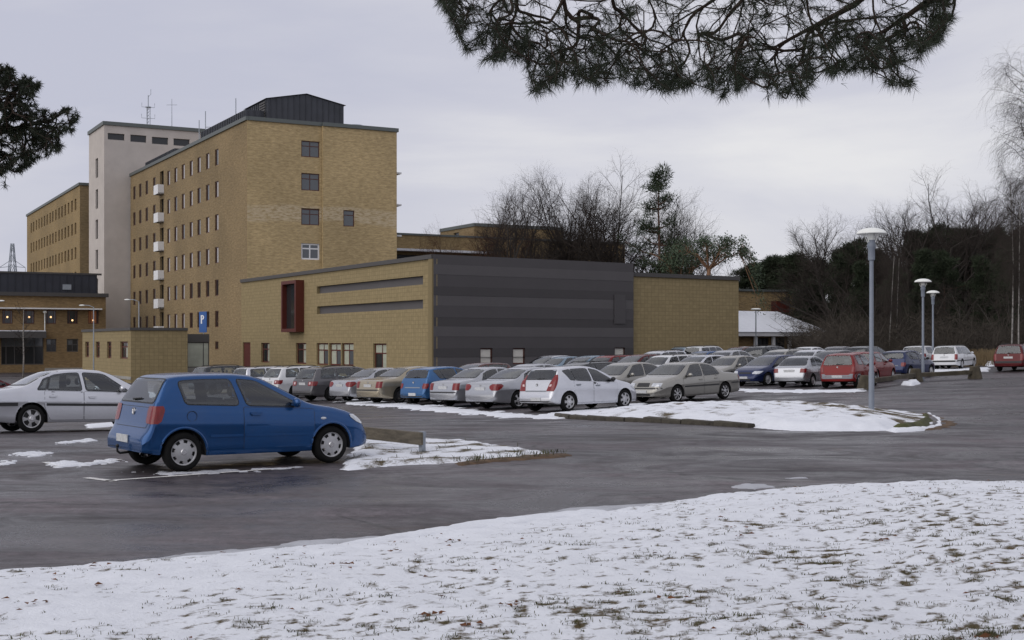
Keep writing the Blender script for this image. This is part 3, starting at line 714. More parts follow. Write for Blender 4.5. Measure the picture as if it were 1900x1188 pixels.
# ------------------------------------------------------------------ buildings
def V2(p): return Vector((p[0], p[1], 0))
class Face:
    """an upright wall plane from P0 to P1 (left to right as seen from outside)"""
    def __init__(s, root, P0, P1):
        s.root, s.P0, s.P1 = root, V2(P0), V2(P1)
        s.len = (s.P1 - s.P0).length
        s.u = (s.P1 - s.P0).normalized(); s.n = Vector((s.u.y, -s.u.x, 0)); s.rot = math.atan2(s.u.y, s.u.x)
    def along(s, px):                    # metres along the wall at a column of the photograph
        r = (px - CX) / F_PX
        return (r * s.P0.y - s.P0.x) / (s.u.x - r * s.u.y)
    def rect(s, x0, x1, y0, y1):
        a, b = s.along(x0), s.along(x1); d = (s.P0 + s.u * (a + b) / 2).y
        return (a, b, EYE + (HOR - y1) * d / F_PX, EYE + (HOR - y0) * d / F_PX)
    def pt(s, u, z, out=0.0): return s.P0 + s.u * u + s.n * out + Vector((0, 0, z))
    def wall(s, z0, z1, ops, mt, depth=0.2, name='wall', u0=0.0, u1=None, out=0.0):
        u1 = s.len if u1 is None else u1
        ops = [(max(a, u0), min(b, u1), max(c, z0), min(d, z1)) for a, b, c, d in ops if b > u0 and a < u1 and d > z0 and c < z1]
        us = sorted({u0, u1} | {k for o in ops for k in o[:2]}); zs = sorted({z0, z1} | {k for o in ops for k in o[2:]})
        b = MB(); org = s.root.location
        def P(u, z, o=0.0): return s.pt(u, z, out + o) - org
        for i in range(len(us) - 1):
            for j in range(len(zs) - 1):
                mu, mz = (us[i] + us[i + 1]) / 2, (zs[j] + zs[j + 1]) / 2
                if any(o[0] < mu < o[1] and o[2] < mz < o[3] for o in ops): continue
                a, c, d, e = us[i], us[i + 1], zs[j], zs[j + 1]
                b.quad(P(a, d), P(c, d), P(c, e), P(a, e), 0, [(a, d), (c, d), (c, e), (a, e)])
        for (a, c, d, e) in ops:
            for q in (((a, d), (a, e)), ((c, e), (c, d)), ((a, e), (c, e)), ((c, d), (a, d))):
                (p0, q0), (p1, q1) = q
                b.quad(P(p0, q0), P(p1, q1), P(p1, q1, -depth), P(p0, q0, -depth), 0, [(p0, q0), (p1, q1), (p1, q1 + depth), (p0, q0 + depth)])
        # close the slab: ends, top, bottom, back
        t = -0.3
        for (p, q) in (((u0, z0), (u0, z1)), ((u1, z1), (u1, z0)), ((u0, z1), (u1, z1))):
            b.quad(P(*q), P(*p), P(p[0], p[1], t), P(q[0], q[1], t), 0, [(0, p[1]), (0, q[1]), (0.3, q[1]), (0.3, p[1])])
        return b.obj(name, mt, s.root)
    def strip(s, name, u0, u1, z0, z1, o0, o1, mt, parent=None):   # a box lying along the wall, from o0 to o1 in front of it
        b = MB(); b.box(0, u1 - u0, -o1, -o0, 0, z1 - z0)
        o = b.obj(name, mt, parent or s.root, s.pt(u0, z0) - s.root.location)
        o.rotation_euler = (0, 0, s.rot)
        return o
    def window(s, r, cols=(), rows=(), frame='red_brown', glass='win_glass', recess=0.14, ft=0.07, name='window', panes=True, door=False):
        w, h = round(r[1] - r[0], 3), round(r[3] - r[2], 3)
        mf, mp = window_mesh(w, h, tuple(cols), tuple(rows), frame, glass, ft)
        loc = s.pt(r[0], r[2], -recess) - s.root.location
        o = link(name, mf, s.root, loc, (0, 0, s.rot))
        for me in mp: link('pane', me, o)
        return o

_wm = {}
def window_mesh(w, h, cols, rows, frame, glass, ft):
    key = (round(w, 1), round(h, 1), cols, rows, frame, glass if isinstance(glass, str) else tuple(glass), ft)
    if key in _wm: return _wm[key]
    b = MB(); d = 0.07
    b.box(0, ft, 0, d, 0, h); b.box(w - ft, w, 0, d, 0, h)
    b.box(ft, w - ft, 0, d, 0, ft); b.box(ft, w - ft, 0, d, h - ft, h)
    xs = [0] + [c * w for c in cols] + [w]; zs = [0] + [c * h for c in rows] + [h]
    m_ = ft * 0.42
    for c in cols: b.box(c * w - m_, c * w + m_, 0.004, d - 0.004, ft, h - ft)
    for k in range(len(xs) - 1):
        for c in rows: b.box(xs[k] + (m_ if k else ft), xs[k + 1] - (m_ if k < len(xs) - 2 else ft), 0.008, d - 0.008, c * h - m_, c * h + m_)
    panes = []; n = 0
    for i in range(len(xs) - 1):
        for j in range(len(zs) - 1):
            p = MB(); p.box(xs[i] + 0.01, xs[i + 1] - 0.01, 0.03, 0.045, zs[j] + 0.01, zs[j + 1] - 0.01)
            g = glass if isinstance(glass, str) else glass[n % len(glass)]; n += 1
            panes.append(p.mesh('pane', M[g]))
    _wm[key] = (b.mesh('window', M[frame]), panes)
    return _wm[key]

ER = Vector((1.864, 1, 0)).normalized()       # along the right-hand faces
EL = Vector((-0.56, 1, 0)).normalized()       # away along the left-hand faces
ZB = -2.2

# --- the tall yellow brick slab block
Mc = Vector((-25.1, 122.5, 0))
Mfar = Mc + EL * 41.6 * 1.146
Mend = Mc + ER * 15.23
mb = thing('brick_hospital_block', 'tall yellow brick block of seven storeys with dark metal plant room on its roof', 'building', (Mc.x, Mc.y, -1.2))
fl = Face(mb, Mfar, Mc); fr = Face(mb, Mc, Mend)
FLOORS = [20.72, 17.47, 14.12, 10.80, 7.50, 4.33]
ops, wins = [], []
cols_t = [8.65, 11.5, 14.3, 16.95, 19.75, 22.5, 25.2, 27.9, 31.0, 34.2, 37.1, 39.8]
for k, t in enumerate(cols_t):
    uc = fl.len - t * 1.146
    for j, zc in enumerate(FLOORS):
        if k == 7:
            r = (uc - 0.85, uc + 0.85, zc - 1.45, zc + 1.15)
        else:
            r = (uc - 0.62, uc + 0.62, zc - 0.82, zc + 0.82)
        ops.append(r); wins.append((k, j, r))
for k in (0, 1):
    uc = fl.len - cols_t[k] * 1.146; r = (uc - 0.6, uc + 0.6, 1.25, 2.05); ops.append(r); wins.append((k, 6, r))
fl.wall(ZB, 23.0, ops, M['brick_shaded'], 0.28)
for k, j, r in wins:
    if k == 7:
        fl.window(r, (), (0.62,), 'dark_void', 'dark_void', 0.26, 0.09, 'balcony_door')
        a = MB(); a.box(0, 2.0, -0.66, 0.25, 0, 0.14)
        o = a.obj('balcony', M['concrete'], mb, fl.pt(r[0] - 0.15, r[2] - 0.14) - mb.location); o.rotation_euler = (0, 0, fl.rot)
        a = MB(); a.box(0, 2.0, -0.7, -0.64, 0.02, 1.08); a.box(0, 0.05, -0.64, 0.0, 0.02, 1.08); a.box(1.95, 2.0, -0.64, 0.0, 0.02, 1.08)
        a.obj('balcony_front', M['white_paint'], o)
    else:
        g = ('win_dark', 'reflect_glass') if rnd.random() < 0.7 else ('win_dark', 'win_glass')  # narrow dark pane carries the reveal's shade, pale pane a painted sky reflection
        if k > 7 or (j >= 4 and k < 4): g = ('win_dark', 'win_dark')
        fl.window(r, (0.36,), (), 'red_brown', g, 0.07, 0.08)
wop, wst = [], []
for (y0, y1, st) in ((262, 292, 'red_brown'), (322, 354, 'red_brown'), (387, 418, 'red_brown'), (452, 482, 'white_paint')):
    r = fr.rect(559, 593, y0, y1); wop.append(r); wst.append((r, st, (0.48,), (0.68,)))
r = fr.rect(635, 655.5, 391, 421); wop.append(r); wst.append((r, 'red_brown', (), (0.7,)))
USPLIT = fr.along(597)
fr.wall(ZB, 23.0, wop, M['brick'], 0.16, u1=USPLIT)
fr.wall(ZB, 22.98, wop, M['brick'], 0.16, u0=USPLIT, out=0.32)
for (r, st, cs, rs) in wst:
    o = fr.window(r, cs, rs, st, 'win_glass', 0.10 if r[0] < USPLIT else -0.22, 0.09 if st == 'red_brown' else 0.15)
    if st == 'white_paint': o['label'] = 'white framed window'
core = MB()
pts = [Mc + ER * 0.31 + EL * 0.31, Mend - ER * 0.02 + EL * 0.31, Mend - ER * 0.02 + EL * 47.6, Mfar + ER * 0.31]
core.prism([(p - mb.location)[:2] for p in pts], ZB - mb.location.z, 22.7 - mb.location.z)
core.obj('inner_block', M['brick_far'], mb)
fl.strip('coping', -0.1, fl.len + 0.1, 23.0, 23.36, -0.35, 0.16, M['coping'])
fr.strip('coping', 0.17, USPLIT, 23.004, 23.364, -0.35, 0.16, M['coping'])
fr.strip('coping', USPLIT, fr.len + 0.15, 22.99, 23.35, -0.35, 0.48, M['coping'])
for zz in (18.9, 15.7, 12.6, 9.6):
    fr.strip('ledge', fr.len, fr.len + 0.75, zz, zz + 0.16, -1.6, -0.2, M['white_paint'])
def seamed_block(name, parent, base, eu, ev, w, d, z0, z1, ridge=0.0, mt='zinc', step=0.6):
    """sheet metal box with standing seams; eu across its front, ev towards its back"""
    b = MB(); o = base - parent.location
    def P(u, v, z): return o + eu * u + ev * v + Vector((0, 0, z))
    zr = z1 + ridge
    for (q) in (((0, 0), (w, 0)), ((w, 0), (w, d)), ((w, d), (0, d)), ((0, d), (0, 0))):
        (a0, b0), (a1, b1) = q
        b.quad(P(a0, b0, z0), P(a1, b1, z0), P(a1, b1, z1), P(a0, b0, z1))
    if ridge:
        for v in (0, d): b.tri(P(0, v, z1), P(w, v, z1), P(w * 0.5, v, zr))
        b.quad(P(-0.2, -0.2, z1 - 0.02), P(-0.2, d, z1 - 0.02), P(w * 0.5, d, zr + 0.05), P(w * 0.5, -0.2, zr + 0.05))
        b.quad(P(w * 0.5, -0.2, zr + 0.05), P(w * 0.5, d, zr + 0.05), P(w + 0.2, d, z1 - 0.02), P(w + 0.2, -0.2, z1 - 0.02))
    else:
        b.quad(P(0, 0, z1), P(w, 0, z1), P(w, d, z1), P(0, d, z1))
    nrm = -ev
    def rib(p, q, n, e):
        b.poly([p, q, q + n * 0.07, p + n * 0.07]); b.poly([p + e * 0.05, p + e * 0.05 + n * 0.07, q + e * 0.05 + n * 0.07, q + e * 0.05]); b.poly([p + n * 0.07, q + n * 0.07, q + e * 0.05 + n * 0.07, p + e * 0.05 + n * 0.07])
    k = step * 0.5
    while k < w:
        zt = z1 + (ridge * (1 - abs(k / w * 2 - 1)) if ridge else 0)
        rib(P(k, 0, z0), P(k, 0, zt - 0.03), -ev, eu); k += step
    k = step * 0.5
    while k < d: rib(P(0, k, z0), P(0, k, z1 - 0.03), -eu, ev); k += step
    return b.obj(name, M[mt], parent)
base = Mc + EL * 2.6 + ER * 2.85
seamed_block('plant_room', mb, base, ER, EL, 7.9, 7.0, 22.6, 25.75, 0.75)
seamed_block('plant_room', mb, Mc + EL * 3.4 + ER * 0.9, ER, EL, 6.0, 15.4, 22.6, 24.62, 0.0)
seamed_block('roof_hatch', mb, Mc + EL * 31 + ER * 1.2, ER, EL, 5.0, 14.0, 22.6, 24.5, 0.0)
lv = MB()
for k in range(9): lv.box(0, 1.7, -0.05, 0.0, 0.25 * k, 0.25 * k + 0.14)
o = lv.obj('louvre', M['dark_coping'], mb, base - ER * 0.03 + EL * 2.2 + Vector((0, 0, 23.4)) - mb.location); o.rotation_euler = (0, 0, math.atan2(-EL.y, -EL.x))
dm = MB(); dm.lathe([(1.25, 0), (1.25, 0.35), (1.0, 0.42), (0.9, 0.85), (1.15, 0.9), (0.7, 1.25), (0.01, 1.3)], 20)
dm.obj('roof_fan', M['steel'], mb, Mc + ER * 12.3 + EL * 3.2 + Vector((0, 0, 22.7)) - mb.location, smooth=True)
for (d_, h_) in ((10.0, 4.2), (21, 4.6), (23.5, 4.0)):
    t = MB(); t.tube([(0, 0, 0), (0, 0, h_)], 0.05, 5); t.tube([(0, 0, h_ * 0.62), (0.6, 0, h_ * 0.62)], 0.03, 4)
    t.obj('aerial', M['steel'], mb, Mc + EL * d_ + ER * 2.0 + Vector((0, 0, 22.7)) - mb.location)

# --- the stucco stair tower
T = Vector((-51.4, 163.0, 0))
tw = thing('stucco_tower', 'pale grey stucco stair tower rising between the two yellow brick blocks', 'tower', (T.x, T.y, -1.4))
tl = Face(tw, T + EL * 9.4, T); tr = Face(tw, T, T + ER * 20)
r_top = [tr.rect(a, b, c, d) for a, b, c, d in ((200, 231, 248, 260), (242, 271.5, 251, 264), (282, 312, 255, 268), (322, 352, 258, 271))]
tr.wall(ZB, 29.4, r_top, M['stucco'], 0.35)
for r in r_top: tr.window(r, (), (), 'dark_coping', 'win_dark', 0.22, 0.08, 'louvre_opening')
l_ops = [(4.2, 5.7, z, z + 2.5) for z in (23.2, 19.2, 15.3, 11.4, 7.7, 4.0)]
tl.wall(ZB, 29.4, l_ops, M['stucco'], 0.3)
for r in l_ops: tl.window(r, (), (0.5,), 'dark_coping', 'win_dark', 0.2, 0.08)
b = MB(); b.prism([(p - tw.location)[:2] for p in (T + ER * 0.31 + EL * 0.31, T + ER * 19.9 + EL * 0.31, T + ER * 19.9 + EL * 9.3, T + EL * 9.3 + ER * 0.31)], ZB - tw.location.z, 29.2 - tw.location.z)
b.obj('inner_block', M['stucco'], tw)
tl.strip('coping', -0.1, tl.len + 0.15, 29.4, 29.85, -0.35, 0.18, M['coping']); tr.strip('coping', 0.18, tr.len, 29.404, 29.854, -0.35, 0.18, M['coping'])
ms = MB()
base_h = 29.2
for k in range(3):
    a = k * 2.094; ms.tube([(0.42 * math.cos(a), 0.42 * math.sin(a), 0), (0.42 * math.cos(a), 0.42 * math.sin(a), 5.6)], 0.055, 5)
for j in range(8):
    for k in range(3):
        a, c = k * 2.094, (k + 1) * 2.094
        ms.tube([(0.42 * math.cos(a), 0.42 * math.sin(a), j * 0.7), (0.42 * math.cos(c), 0.42 * math.sin(c), (j + 1) * 0.7)], 0.035, 4)
ms.lathe([(0.01, 5.6), (0.62, 5.62), (0.62, 5.78), (0.01, 5.8)], 10)
for z_, l_ in ((5.7, 1.3), (3.3, 1.35)):
    for a in (0.4, 3.5): ms.tube([(0, 0, z_), (l_ * math.cos(a), l_ * math.sin(a), z_), (l_ * math.cos(a), l_ * math.sin(a), z_ + 0.9)], 0.05, 4)
ms.tube([(0, 0, 5.7), (0, 0, 8.3)], 0.09, 6); ms.tube([(0, 0, 7.9), (0.55, 0, 8.5), (0.55, 0, 9.6)], 0.05, 4)
ms.v = [(a_ * 0.62, b_ * 0.62, c_ * 0.6) for a_, b_, c_ in ms.v]
am = ms.obj('antenna_mast', M['steel'], tw, T + ER * 6.2 + EL * 3 + Vector((0, 0, base_h)) - tw.location)
t = MB(); t.tube([(0, 0, 0), (0, 0, 4.6)], [0.06, 0.03], 5); t.tube([(-0.7, 0, 3.8), (0.7, 0, 3.8)], 0.025, 4)
t.obj('aerial', M['steel'], tw, T + ER * 9.0 + EL * 2.0 + Vector((0, 0, base_h)) - tw.location)

# --- the far wing on the left
Lc = Vector((-57.8, 173.0, 0)); Lf = Vector((-81.0, 216.0, 0))
lw = thing('brick_far_wing', 'lower yellow brick wing with rows of narrow windows beyond the stucco tower', 'building', (Lc.x, Lc.y, -1.4))
ll = Face(lw, Lf, Lc); lr = Face(lw, Lc, Lc + ER * 8)
ops = []
pxs = [58, 62.5, 67.5, 72.5, 77.5, 82.5, 87.5, 93, 98, 103.5, 109.5, 115, 121, 127, 133.5, 140]
for px in pxs:
    u = ll.along(px)
    for zc in FLOORS[:5]: ops.append((u - 0.6, u + 0.6, zc - 0.78, zc + 0.78))
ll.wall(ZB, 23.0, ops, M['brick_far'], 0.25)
for r in ops: ll.window(r, (), (), 'red_brown', 'win_dark' if rnd.random() < 0.8 else 'win_glass', 0.16, 0.08)
lr.wall(ZB, 23.0, [], M['brick_shaded'])
b = MB(); b.prism([(p - lw.location)[:2] for p in (Lc + ER * 0.31 + EL * 0.31, Lc + ER * 7.9 + EL * 0.31, Lf + ER * 7.9, Lf + ER * 0.31)], ZB - lw.location.z, 22.8 - lw.location.z)
b.obj('inner_block', M['brick_far'], lw)
ll.strip('coping', -0.1, ll.len + 0.15, 23.0, 23.35, -0.35, 0.16, M['coping']); lr.strip('coping', 0.16, lr.len, 23.004, 23.354, -0.35, 0.16, M['coping'])

# --- the low brick entrance building on the left
Q1 = Vector((-47.1, 150.0, 0)); Q0 = Q1 - ER * 17.5
qb = thing('brick_entrance_building', 'low brown brick building with dark sheet roof and lamps lit in its upper windows', 'building', (Q0.x, Q0.y, -1.4))
qf = Face(qb, Q0, Q1)
up = [qf.rect(a, b_, 576, 601) for a, b_ in ((4, 23.5), (44.5, 64), (84.5, 104.5), (124.5, 144.5), (163.5, 183.5))]
dn = [qf.rect(a, b_, 629, 653) for a, b_ in ((86, 104.5), (124, 145))]
en = [qf.rect(2, 81, 622, 677)]
qf.wall(ZB, 7.2, up + dn + en, M['brick_low'], 0.22)
for k, r in enumerate(up):
    o = qf.window(r, (0.22, 0.8), (), 'red_brown', ('win_dark', 'win_dark', 'win_glass') if k < 3 else ('orange_light' if k == 4 else 'win_dark', 'orange_light' if k == 4 else 'win_dark', 'win_dark'), 0.14, 0.09)
    lp = MB(); lp.ellipsoid((0, 0, 0), (0.11, 0.05, 0.11), 10, 6)
    u_, z_ = (r[0] + r[1]) / 2, ((r[2] + r[3]) / 2 if k < 3 else r[2] + 0.4)
    lp.obj('window_lamp', M['warm_lamp'], qb, qf.pt(u_, z_, -0.09) - qb.location, smooth=True)
for r in dn: qf.window(r, (0.5,), (0.55,), 'dark_coping', ('win_dark', 'win_glass', 'win_dark', 'win_dark'), 0.14, 0.09)
qf.window(en[0], (0.12, 0.32, 0.55, 0.78), (0.62,), 'dark_coping', ('win_dark', 'win_glass'), 0.2, 0.1, 'entrance_glazing')
b = MB(); b.prism([(p - qb.location)[:2] for p in (Q0 + EL * 0.31, Q1 + EL * 0.31, Q1 + EL * 11, Q0 + EL * 11)], ZB - qb.location.z, 7.0 - qb.location.z); b.obj('inner_block', M['brick_low'], qb)
qf.strip('eaves', -0.2, qf.len + 0.25, 7.2, 7.62, -0.4, 0.35, M['dark_coping'])
seamed_block('sheet_roof', qb, Q0 + EL * 0.4, ER, EL, qf.len - 0.9, 10.0, 7.6, 9.75, 0.0, 'slate_roof', 0.8)
qf.strip('roof_edge', -0.1, qf.len - 0.4, 9.75, 9.95, -0.9, -0.3, M['dark_coping'])
qf.strip('skylight', qf.along(117), qf.along(133), 8.0, 8.6, -0.38, -0.22, M['steel'])
qf.strip('sun_canopy', -0.1, qf.along(187), 5.72, 5.86, 0.0, 0.9, M['white_paint'])
qf.strip('entrance_canopy', -0.1, qf.along(82), 2.45, 3.2, 0.0, 1.6, M['dark_coping'])
qf.strip('canopy_snow', -0.1, qf.along(81), 3.2, 3.3, 0.05, 1.55, M['snow'])
qf.strip('wall_base', qf.along(83), qf.len, -2.0, -0.95, 0.0, 0.06, M['concrete'])
lp = MB(); lp.tube([(0, 0, 0), (0, -0.15, 0), (0, -0.15, 2.2)], 0.07, 6); lp.ellipsoid((0, -0.25, 2.3), (0.24, 0.3, 0.17), 10, 6)
o = lp.obj('wall_lamp', M['lamp_white'], qb, qf.pt(qf.along(82.5), 3.1, 0.1) - qb.location, smooth=True); o.rotation_euler = (0, 0, qf.rot)

# --- the new two-storey building across the middle
CN = V2(deep(804, 88.0)); EN_L = Vector((-0.582, 1, 0)).normalized(); EN_R = Vector((1.4375, 1, 0)).normalized()
nb = thing('new_hall', 'new two-storey hall faced in pale brown blocks with a dark banded cladding wall', 'building', (CN.x, CN.y, -0.8))
tmp = Face(nb, CN, CN + EN_L * 10)
NL = CN + EN_L * tmp.along(448)
tmp2 = Face(nb, CN, CN + EN_R * 10)
ND = CN + EN_R * tmp2.along(1175); NE = CN + EN_R * tmp2.along(1377)
nl, nd, nr = Face(nb, NL, CN), Face(nb, CN, ND), Face(nb, ND, NE)
ZT = EYE + 165 * 88 / F_PX
door = (nl.along(450.5), nl.along(464.5), -1.25, 1.95)
def nz(a, b_, z0, z1): return (nl.along(a), nl.along(b_), z0, z1)
w1, w2 = nz(484.5, 500, 0.12, 1.9), nz(549, 568, 0.12, 1.9)
w3 = [nz(587.5, 609, 0.1, 1.88), nz(610.5, 632.5, 0.1, 1.88), nz(634, 656, 0.1, 1.88)]
w4 = nz(692.5, 717, -0.75, 1.85)
slot1 = (nl.along(588), nl.along(785), 5.93, 6.53); slot2 = (nl.along(588), nl.along(785), 4.26, 4.88)
bay = nz(539, 562, 3.1, 6.9)
nl.wall(ZB, ZT - 0.3, [door, w1, w2, w4, slot1, slot2, bay] + w3, M['tile'], 0.3)
o = nl.strip('door', door[0], door[1], door[2], door[3], -0.22, -0.12, M['red_frame']); o['label'] = 'plain dark red door'
for r in (w1, w2): nl.window(r, (0.55,), (0.68,), 'red_frame', ('win_dark', 'win_dark', 'pale_glass', 'pale_glass'), 0.16, 0.11)
for r in w3: nl.window(r, (0.48,), (0.68,), 'red_frame', ('pale_glass', 'pale_glass', 'win_glass', 'pale_glass'), 0.16, 0.11)
nl.window(w4, (0.55,), (0.72,), 'red_frame', ('win_dark', 'pale_glass', 'pale_glass', 'pale_glass'), 0.16, 0.11, 'glazed_door')
for r in (slot1, slot2): nl.strip('slot_panel', r[0], r[1], r[2], r[3], -0.40, -0.26, M['panel_a'])
# projecting red window box
bw, bh = bay[1] - bay[0], bay[3] - bay[2]
b = MB(); th, pr = 0.28, 0.75
b.box(-th, 0, -pr, 0, -th, bh + th); b.box(bw, bw + th, -pr, 0, -th, bh + th); b.box(0, bw, -pr, 0, -th, 0); b.box(0, bw, -pr, 0, bh, bh + th)
o = b.obj('window_box', M['red_frame'], nb, nl.pt(bay[0], bay[2]) - nb.location); o.rotation_euler = (0, 0, nl.rot)
p = MB(); p.box(0, bw, -0.35, -0.31, 0, bh); p.obj('pane', M['win_dark'], o)
nl.strip('corner_pilaster', nl.len - 0.55, nl.len + 0.02, ZB, ZT - 0.31, 0.0, 0.12, M['tile'])
nl.strip('coping', 0.0, nl.len - 0.05, ZT - 0.3, ZT, -0.35, 0.14, M['dark_coping'])
# dark cladding: lapped metal boards, each its own panel
dops = [nd.rect(890.5, 913.5, 646, 676), nd.rect(951, 974, 646, 676), nd.rect(1140, 1159.5, 645, 672)]
zc, k, seq = ZT, 0, ('panel_b', 'panel_a', 'panel_b', 'panel_c', 'panel_a', 'panel_b', 'panel_c', 'panel_a', 'panel_b', 'panel_c', 'panel_a', 'panel_b', 'panel_c')
nd.wall(ZB, ZT - 0.02, dops, M['dark_void'], 0.1, 'backing_wall', out=-0.12)
while zc > ZB:
    hgt = (0.66, 0.70, 0.82, 0.60)[0 if k == 0 else 1 + (k - 1) % 3]
    nd.wall(max(ZB, zc - hgt + 0.004), zc, dops, M[seq[min(k, len(seq) - 1)]], 0.35, 'cladding_panel', out=0.02 + 0.014 * (k % 2))
    zc -= hgt; k += 1
for r in dops: nd.window(r, (), (), 'red_brown', 'blind_glass', 0.07, 0.10)
hr = nd.rect(1138.5, 1159, 547, 601)
o = nd.strip('hatch_door', hr[0], hr[1], hr[2], hr[3], 0.06, 0.10, M['panel_b'])
# block wall on the right
zR = EYE + 132 * ND.y / F_PX
nr.wall(ZB, zR - 0.3, [], M['tile'], out=-0.4)
nr.strip('coping', 0.02, nr.len + 0.05, zR - 0.3, zR, -0.8, -0.26, M['dark_coping'])
b = MB()
inner = [NL + ER * 0.4, CN + EN_L * 0.35 + EN_R * 0.35, ND + EN_L * 0.75, NE + EN_L * 0.75 - EN_R * 0.02, NE + EN_L * 16, Mend - ER * 2 - EL * 1.0, Mc + ER * 0.6 - EL * 0.4]
b.prism([(p - nb.location)[:2] for p in inner], ZB - nb.location.z, zR - 0.32 - nb.location.z, 0, 1)
b.obj('inner_block', [M['tile'], M['roof_felt']], nb)

# --- small new annex
AC = V2(deep(243, 102.0)); AL_ = Vector((-0.575, 1, 0)).normalized()
ab = thing('flat_roofed_annex', 'small flat-roofed annex of pale brown blocks with four narrow windows', 'building', (AC.x, AC.y, -1.1))
f0 = Face(ab, AC, AC + AL_ * 5)
APL = AC + AL_ * f0.along(153); f1 = Face(ab, AC, AC + ER * 5); APR = AC + ER * f1.along(348)
al, ar = Face(ab, APL, AC), Face(ab, AC, APR)
zA = EYE + 29 * 102 / F_PX
ops = [(al.along(a), al.along(b_), 0.62, 2.0) for a, b_ in ((158, 165), (177.5, 185), (198.5, 206.5), (223, 237))]
al.wall(ZB, zA - 0.22, ops, M['tile'], 0.25); ar.wall(ZB, zA - 0.22, [], M['tile'])
for r in ops: al.window(r, (0.5,), (0.7,), 'red_frame', ('win_dark', 'win_dark', 'pale_glass', 'win_glass'), 0.14, 0.12)
al.strip('coping', -0.05, al.len + 0.1, zA - 0.22, zA, -0.35, 0.1, M['dark_coping']); ar.strip('coping', 0.1, ar.len, zA - 0.218, zA + 0.002, -0.35, 0.1, M['dark_coping'])
al.strip('plinth', 0, al.len + 0.04, -1.02, -0.78, 0.0, 0.05, M['concrete'])
b = MB(); b.prism([(p - ab.location)[:2] for p in (AC + ER * 0.31 + AL_ * 0.31, APR + AL_ * 0.31, APR + AL_ * 12, APL + ER * 0.31)], ZB - ab.location.z, zA - 0.25 - ab.location.z)
b.obj('inner_block', M['tile'], ab)
# glazed link
K0 = V2(deep(347, 107)); 
kb2 = thing('glazed_link', 'glazed link with a dark fascia between the annex and the tall brick block', 'building', (K0.x, K0.y, -1.1))
kf = Face(kb2, K0, K0 + ER * 4); KW = kf.along(388); kf = Face(kb2, K0, K0 + ER * KW)
zf0, zf1 = EYE + 2 * 107 / F_PX, EYE + 17 * 107 / F_PX
kf.strip('fascia', -0.6, KW, zf0, zf1, -2.5, 0.1, M['dark_coping'])
r = (0.0, KW, -0.15, zf0 - 0.003)
kf.window(r, (0.74,), (), 'dark_coping', ('pale_glass', 'pale_glass'), 0.0, 0.07, 'glazing')
kf.strip('base', -0.6, KW, -1.6, -0.15, -2.0, 0.05, M['concrete'])

# --- blocks further back
B0 = V2(deep(690, 146)); bb = thing('rear_brick_block', 'low yellow brick block behind the right end of the tall block', 'building', (B0.x, B0.y, -1.0))
bf = Face(bb, B0, B0 + ER * 34)
zb1 = EYE + 198 * 150 / F_PX
gl = (3.0, 14.0, 10.2, 12.0)
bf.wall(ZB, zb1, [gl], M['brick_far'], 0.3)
bf.window(gl, (0.25, 0.5, 0.75), (), 'dark_coping', 'win_glass', 0.2, 0.12)
bf.strip('snowy_ledge', 1.0, 15.0, 12.35, 12.6, 0.0, 1.4, M['snow']); bf.strip('coping', 0, 34, zb1, zb1 + 0.22, -0.4, 0.1, M['coping'])
b = MB(); b.prism([(p - bb.location)[:2] for p in (B0 + EL * 0.31, B0 + ER * 34 + EL * 0.31, B0 + ER * 34 + EL * 14, B0 + EL * 14)], ZB - bb.location.z, zb1 - 0.1 - bb.location.z); b.obj('inner_block', M['brick_far'], bb)
U1 = V2(deep(880, 200)); ub = thing('far_roof_block', 'far brick roof block with one dark window above the rear block', 'building', (U1.x, U1.y, -1.0))
u0 = Face(ub, U1, U1 + EL * 5); UL = U1 + EL * u0.along(817)
ul, ur = Face(ub, UL, U1), Face(ub, U1, U1 + ER * 16)
zu = EYE + 217 * 200 / F_PX
op = ul.rect(842, 851.5, 432, 443)
ul.wall(ZB, zu, [op], M['brick_shaded'], 0.3); ul.window(op, (), (), 'dark_coping', 'win_dark', 0.2, 0.1); ur.wall(ZB, zu, [], M['brick_far'])
ul.strip('coping', 0, ul.len + 0.1, zu, zu + 0.5, -0.4, 0.15, M['coping']); ur.strip('coping', 0.15, ur.len, zu + 0.004, zu + 0.504, -0.4, 0.15, M['coping'])
b = MB(); b.prism([(p - ub.location)[:2] for p in (U1 + ER * 0.31 + EL * 0.31, U1 + ER * 16 + EL * 0.31, UL + ER * 16, UL + ER * 0.31)], ZB - ub.location.z, zu - 0.1 - ub.location.z); b.obj('inner_block', M['brick_far'], ub)

# --- pavilion with the snowy hipped roof
S0 = V2(deep(1366, 124)); S1 = V2(deep(1522, 130))
sb = thing('snowy_roof_pavilion', 'low pavilion with a snow-covered hipped roof and white posts', 'building', (S0.x, S0.y, 0.1))
sf = Face(sb, S0, S1); se = (S1 - S0).normalized(); sn = Vector((-se.y, se.x, 0))
ops = [sf.rect(1401.5, 1427, 627, 655), sf.rect(1433, 1457, 627, 655)]
sf.wall(-1.0, 2.55, ops, M['brick_low'], 0.2)
for r in ops: sf.window(r, (0.5,), (0.55,), 'dark_coping', ('win_dark', 'win_glass', 'win_dark', 'win_dark'), 0.12, 0.08)
for px in (1397, 1430, 1460): sf.strip('post', sf.along(px) - 0.14, sf.along(px) + 0.14, -1.0, 2.5, 0.25, 0.5, M['white_paint'])
sf.strip('fascia', -0.5, sf.len + 0.5, 2.55, 2.95, -0.2, 0.75, M['white_paint'])
b = MB(); o0 = S0 - sb.location; zr0, zr1 = 2.95 , 5.1
def SP(u, v, z): return o0 + se * u + sn * v + Vector((0, 0, z))
Lw = sf.len
A, B_, C_, D_ = SP(-0.7, -0.85, zr0), SP(Lw + 0.7, -0.85, zr0), SP(Lw + 0.7, 8.5, zr0), SP(-0.7, 8.5, zr0)
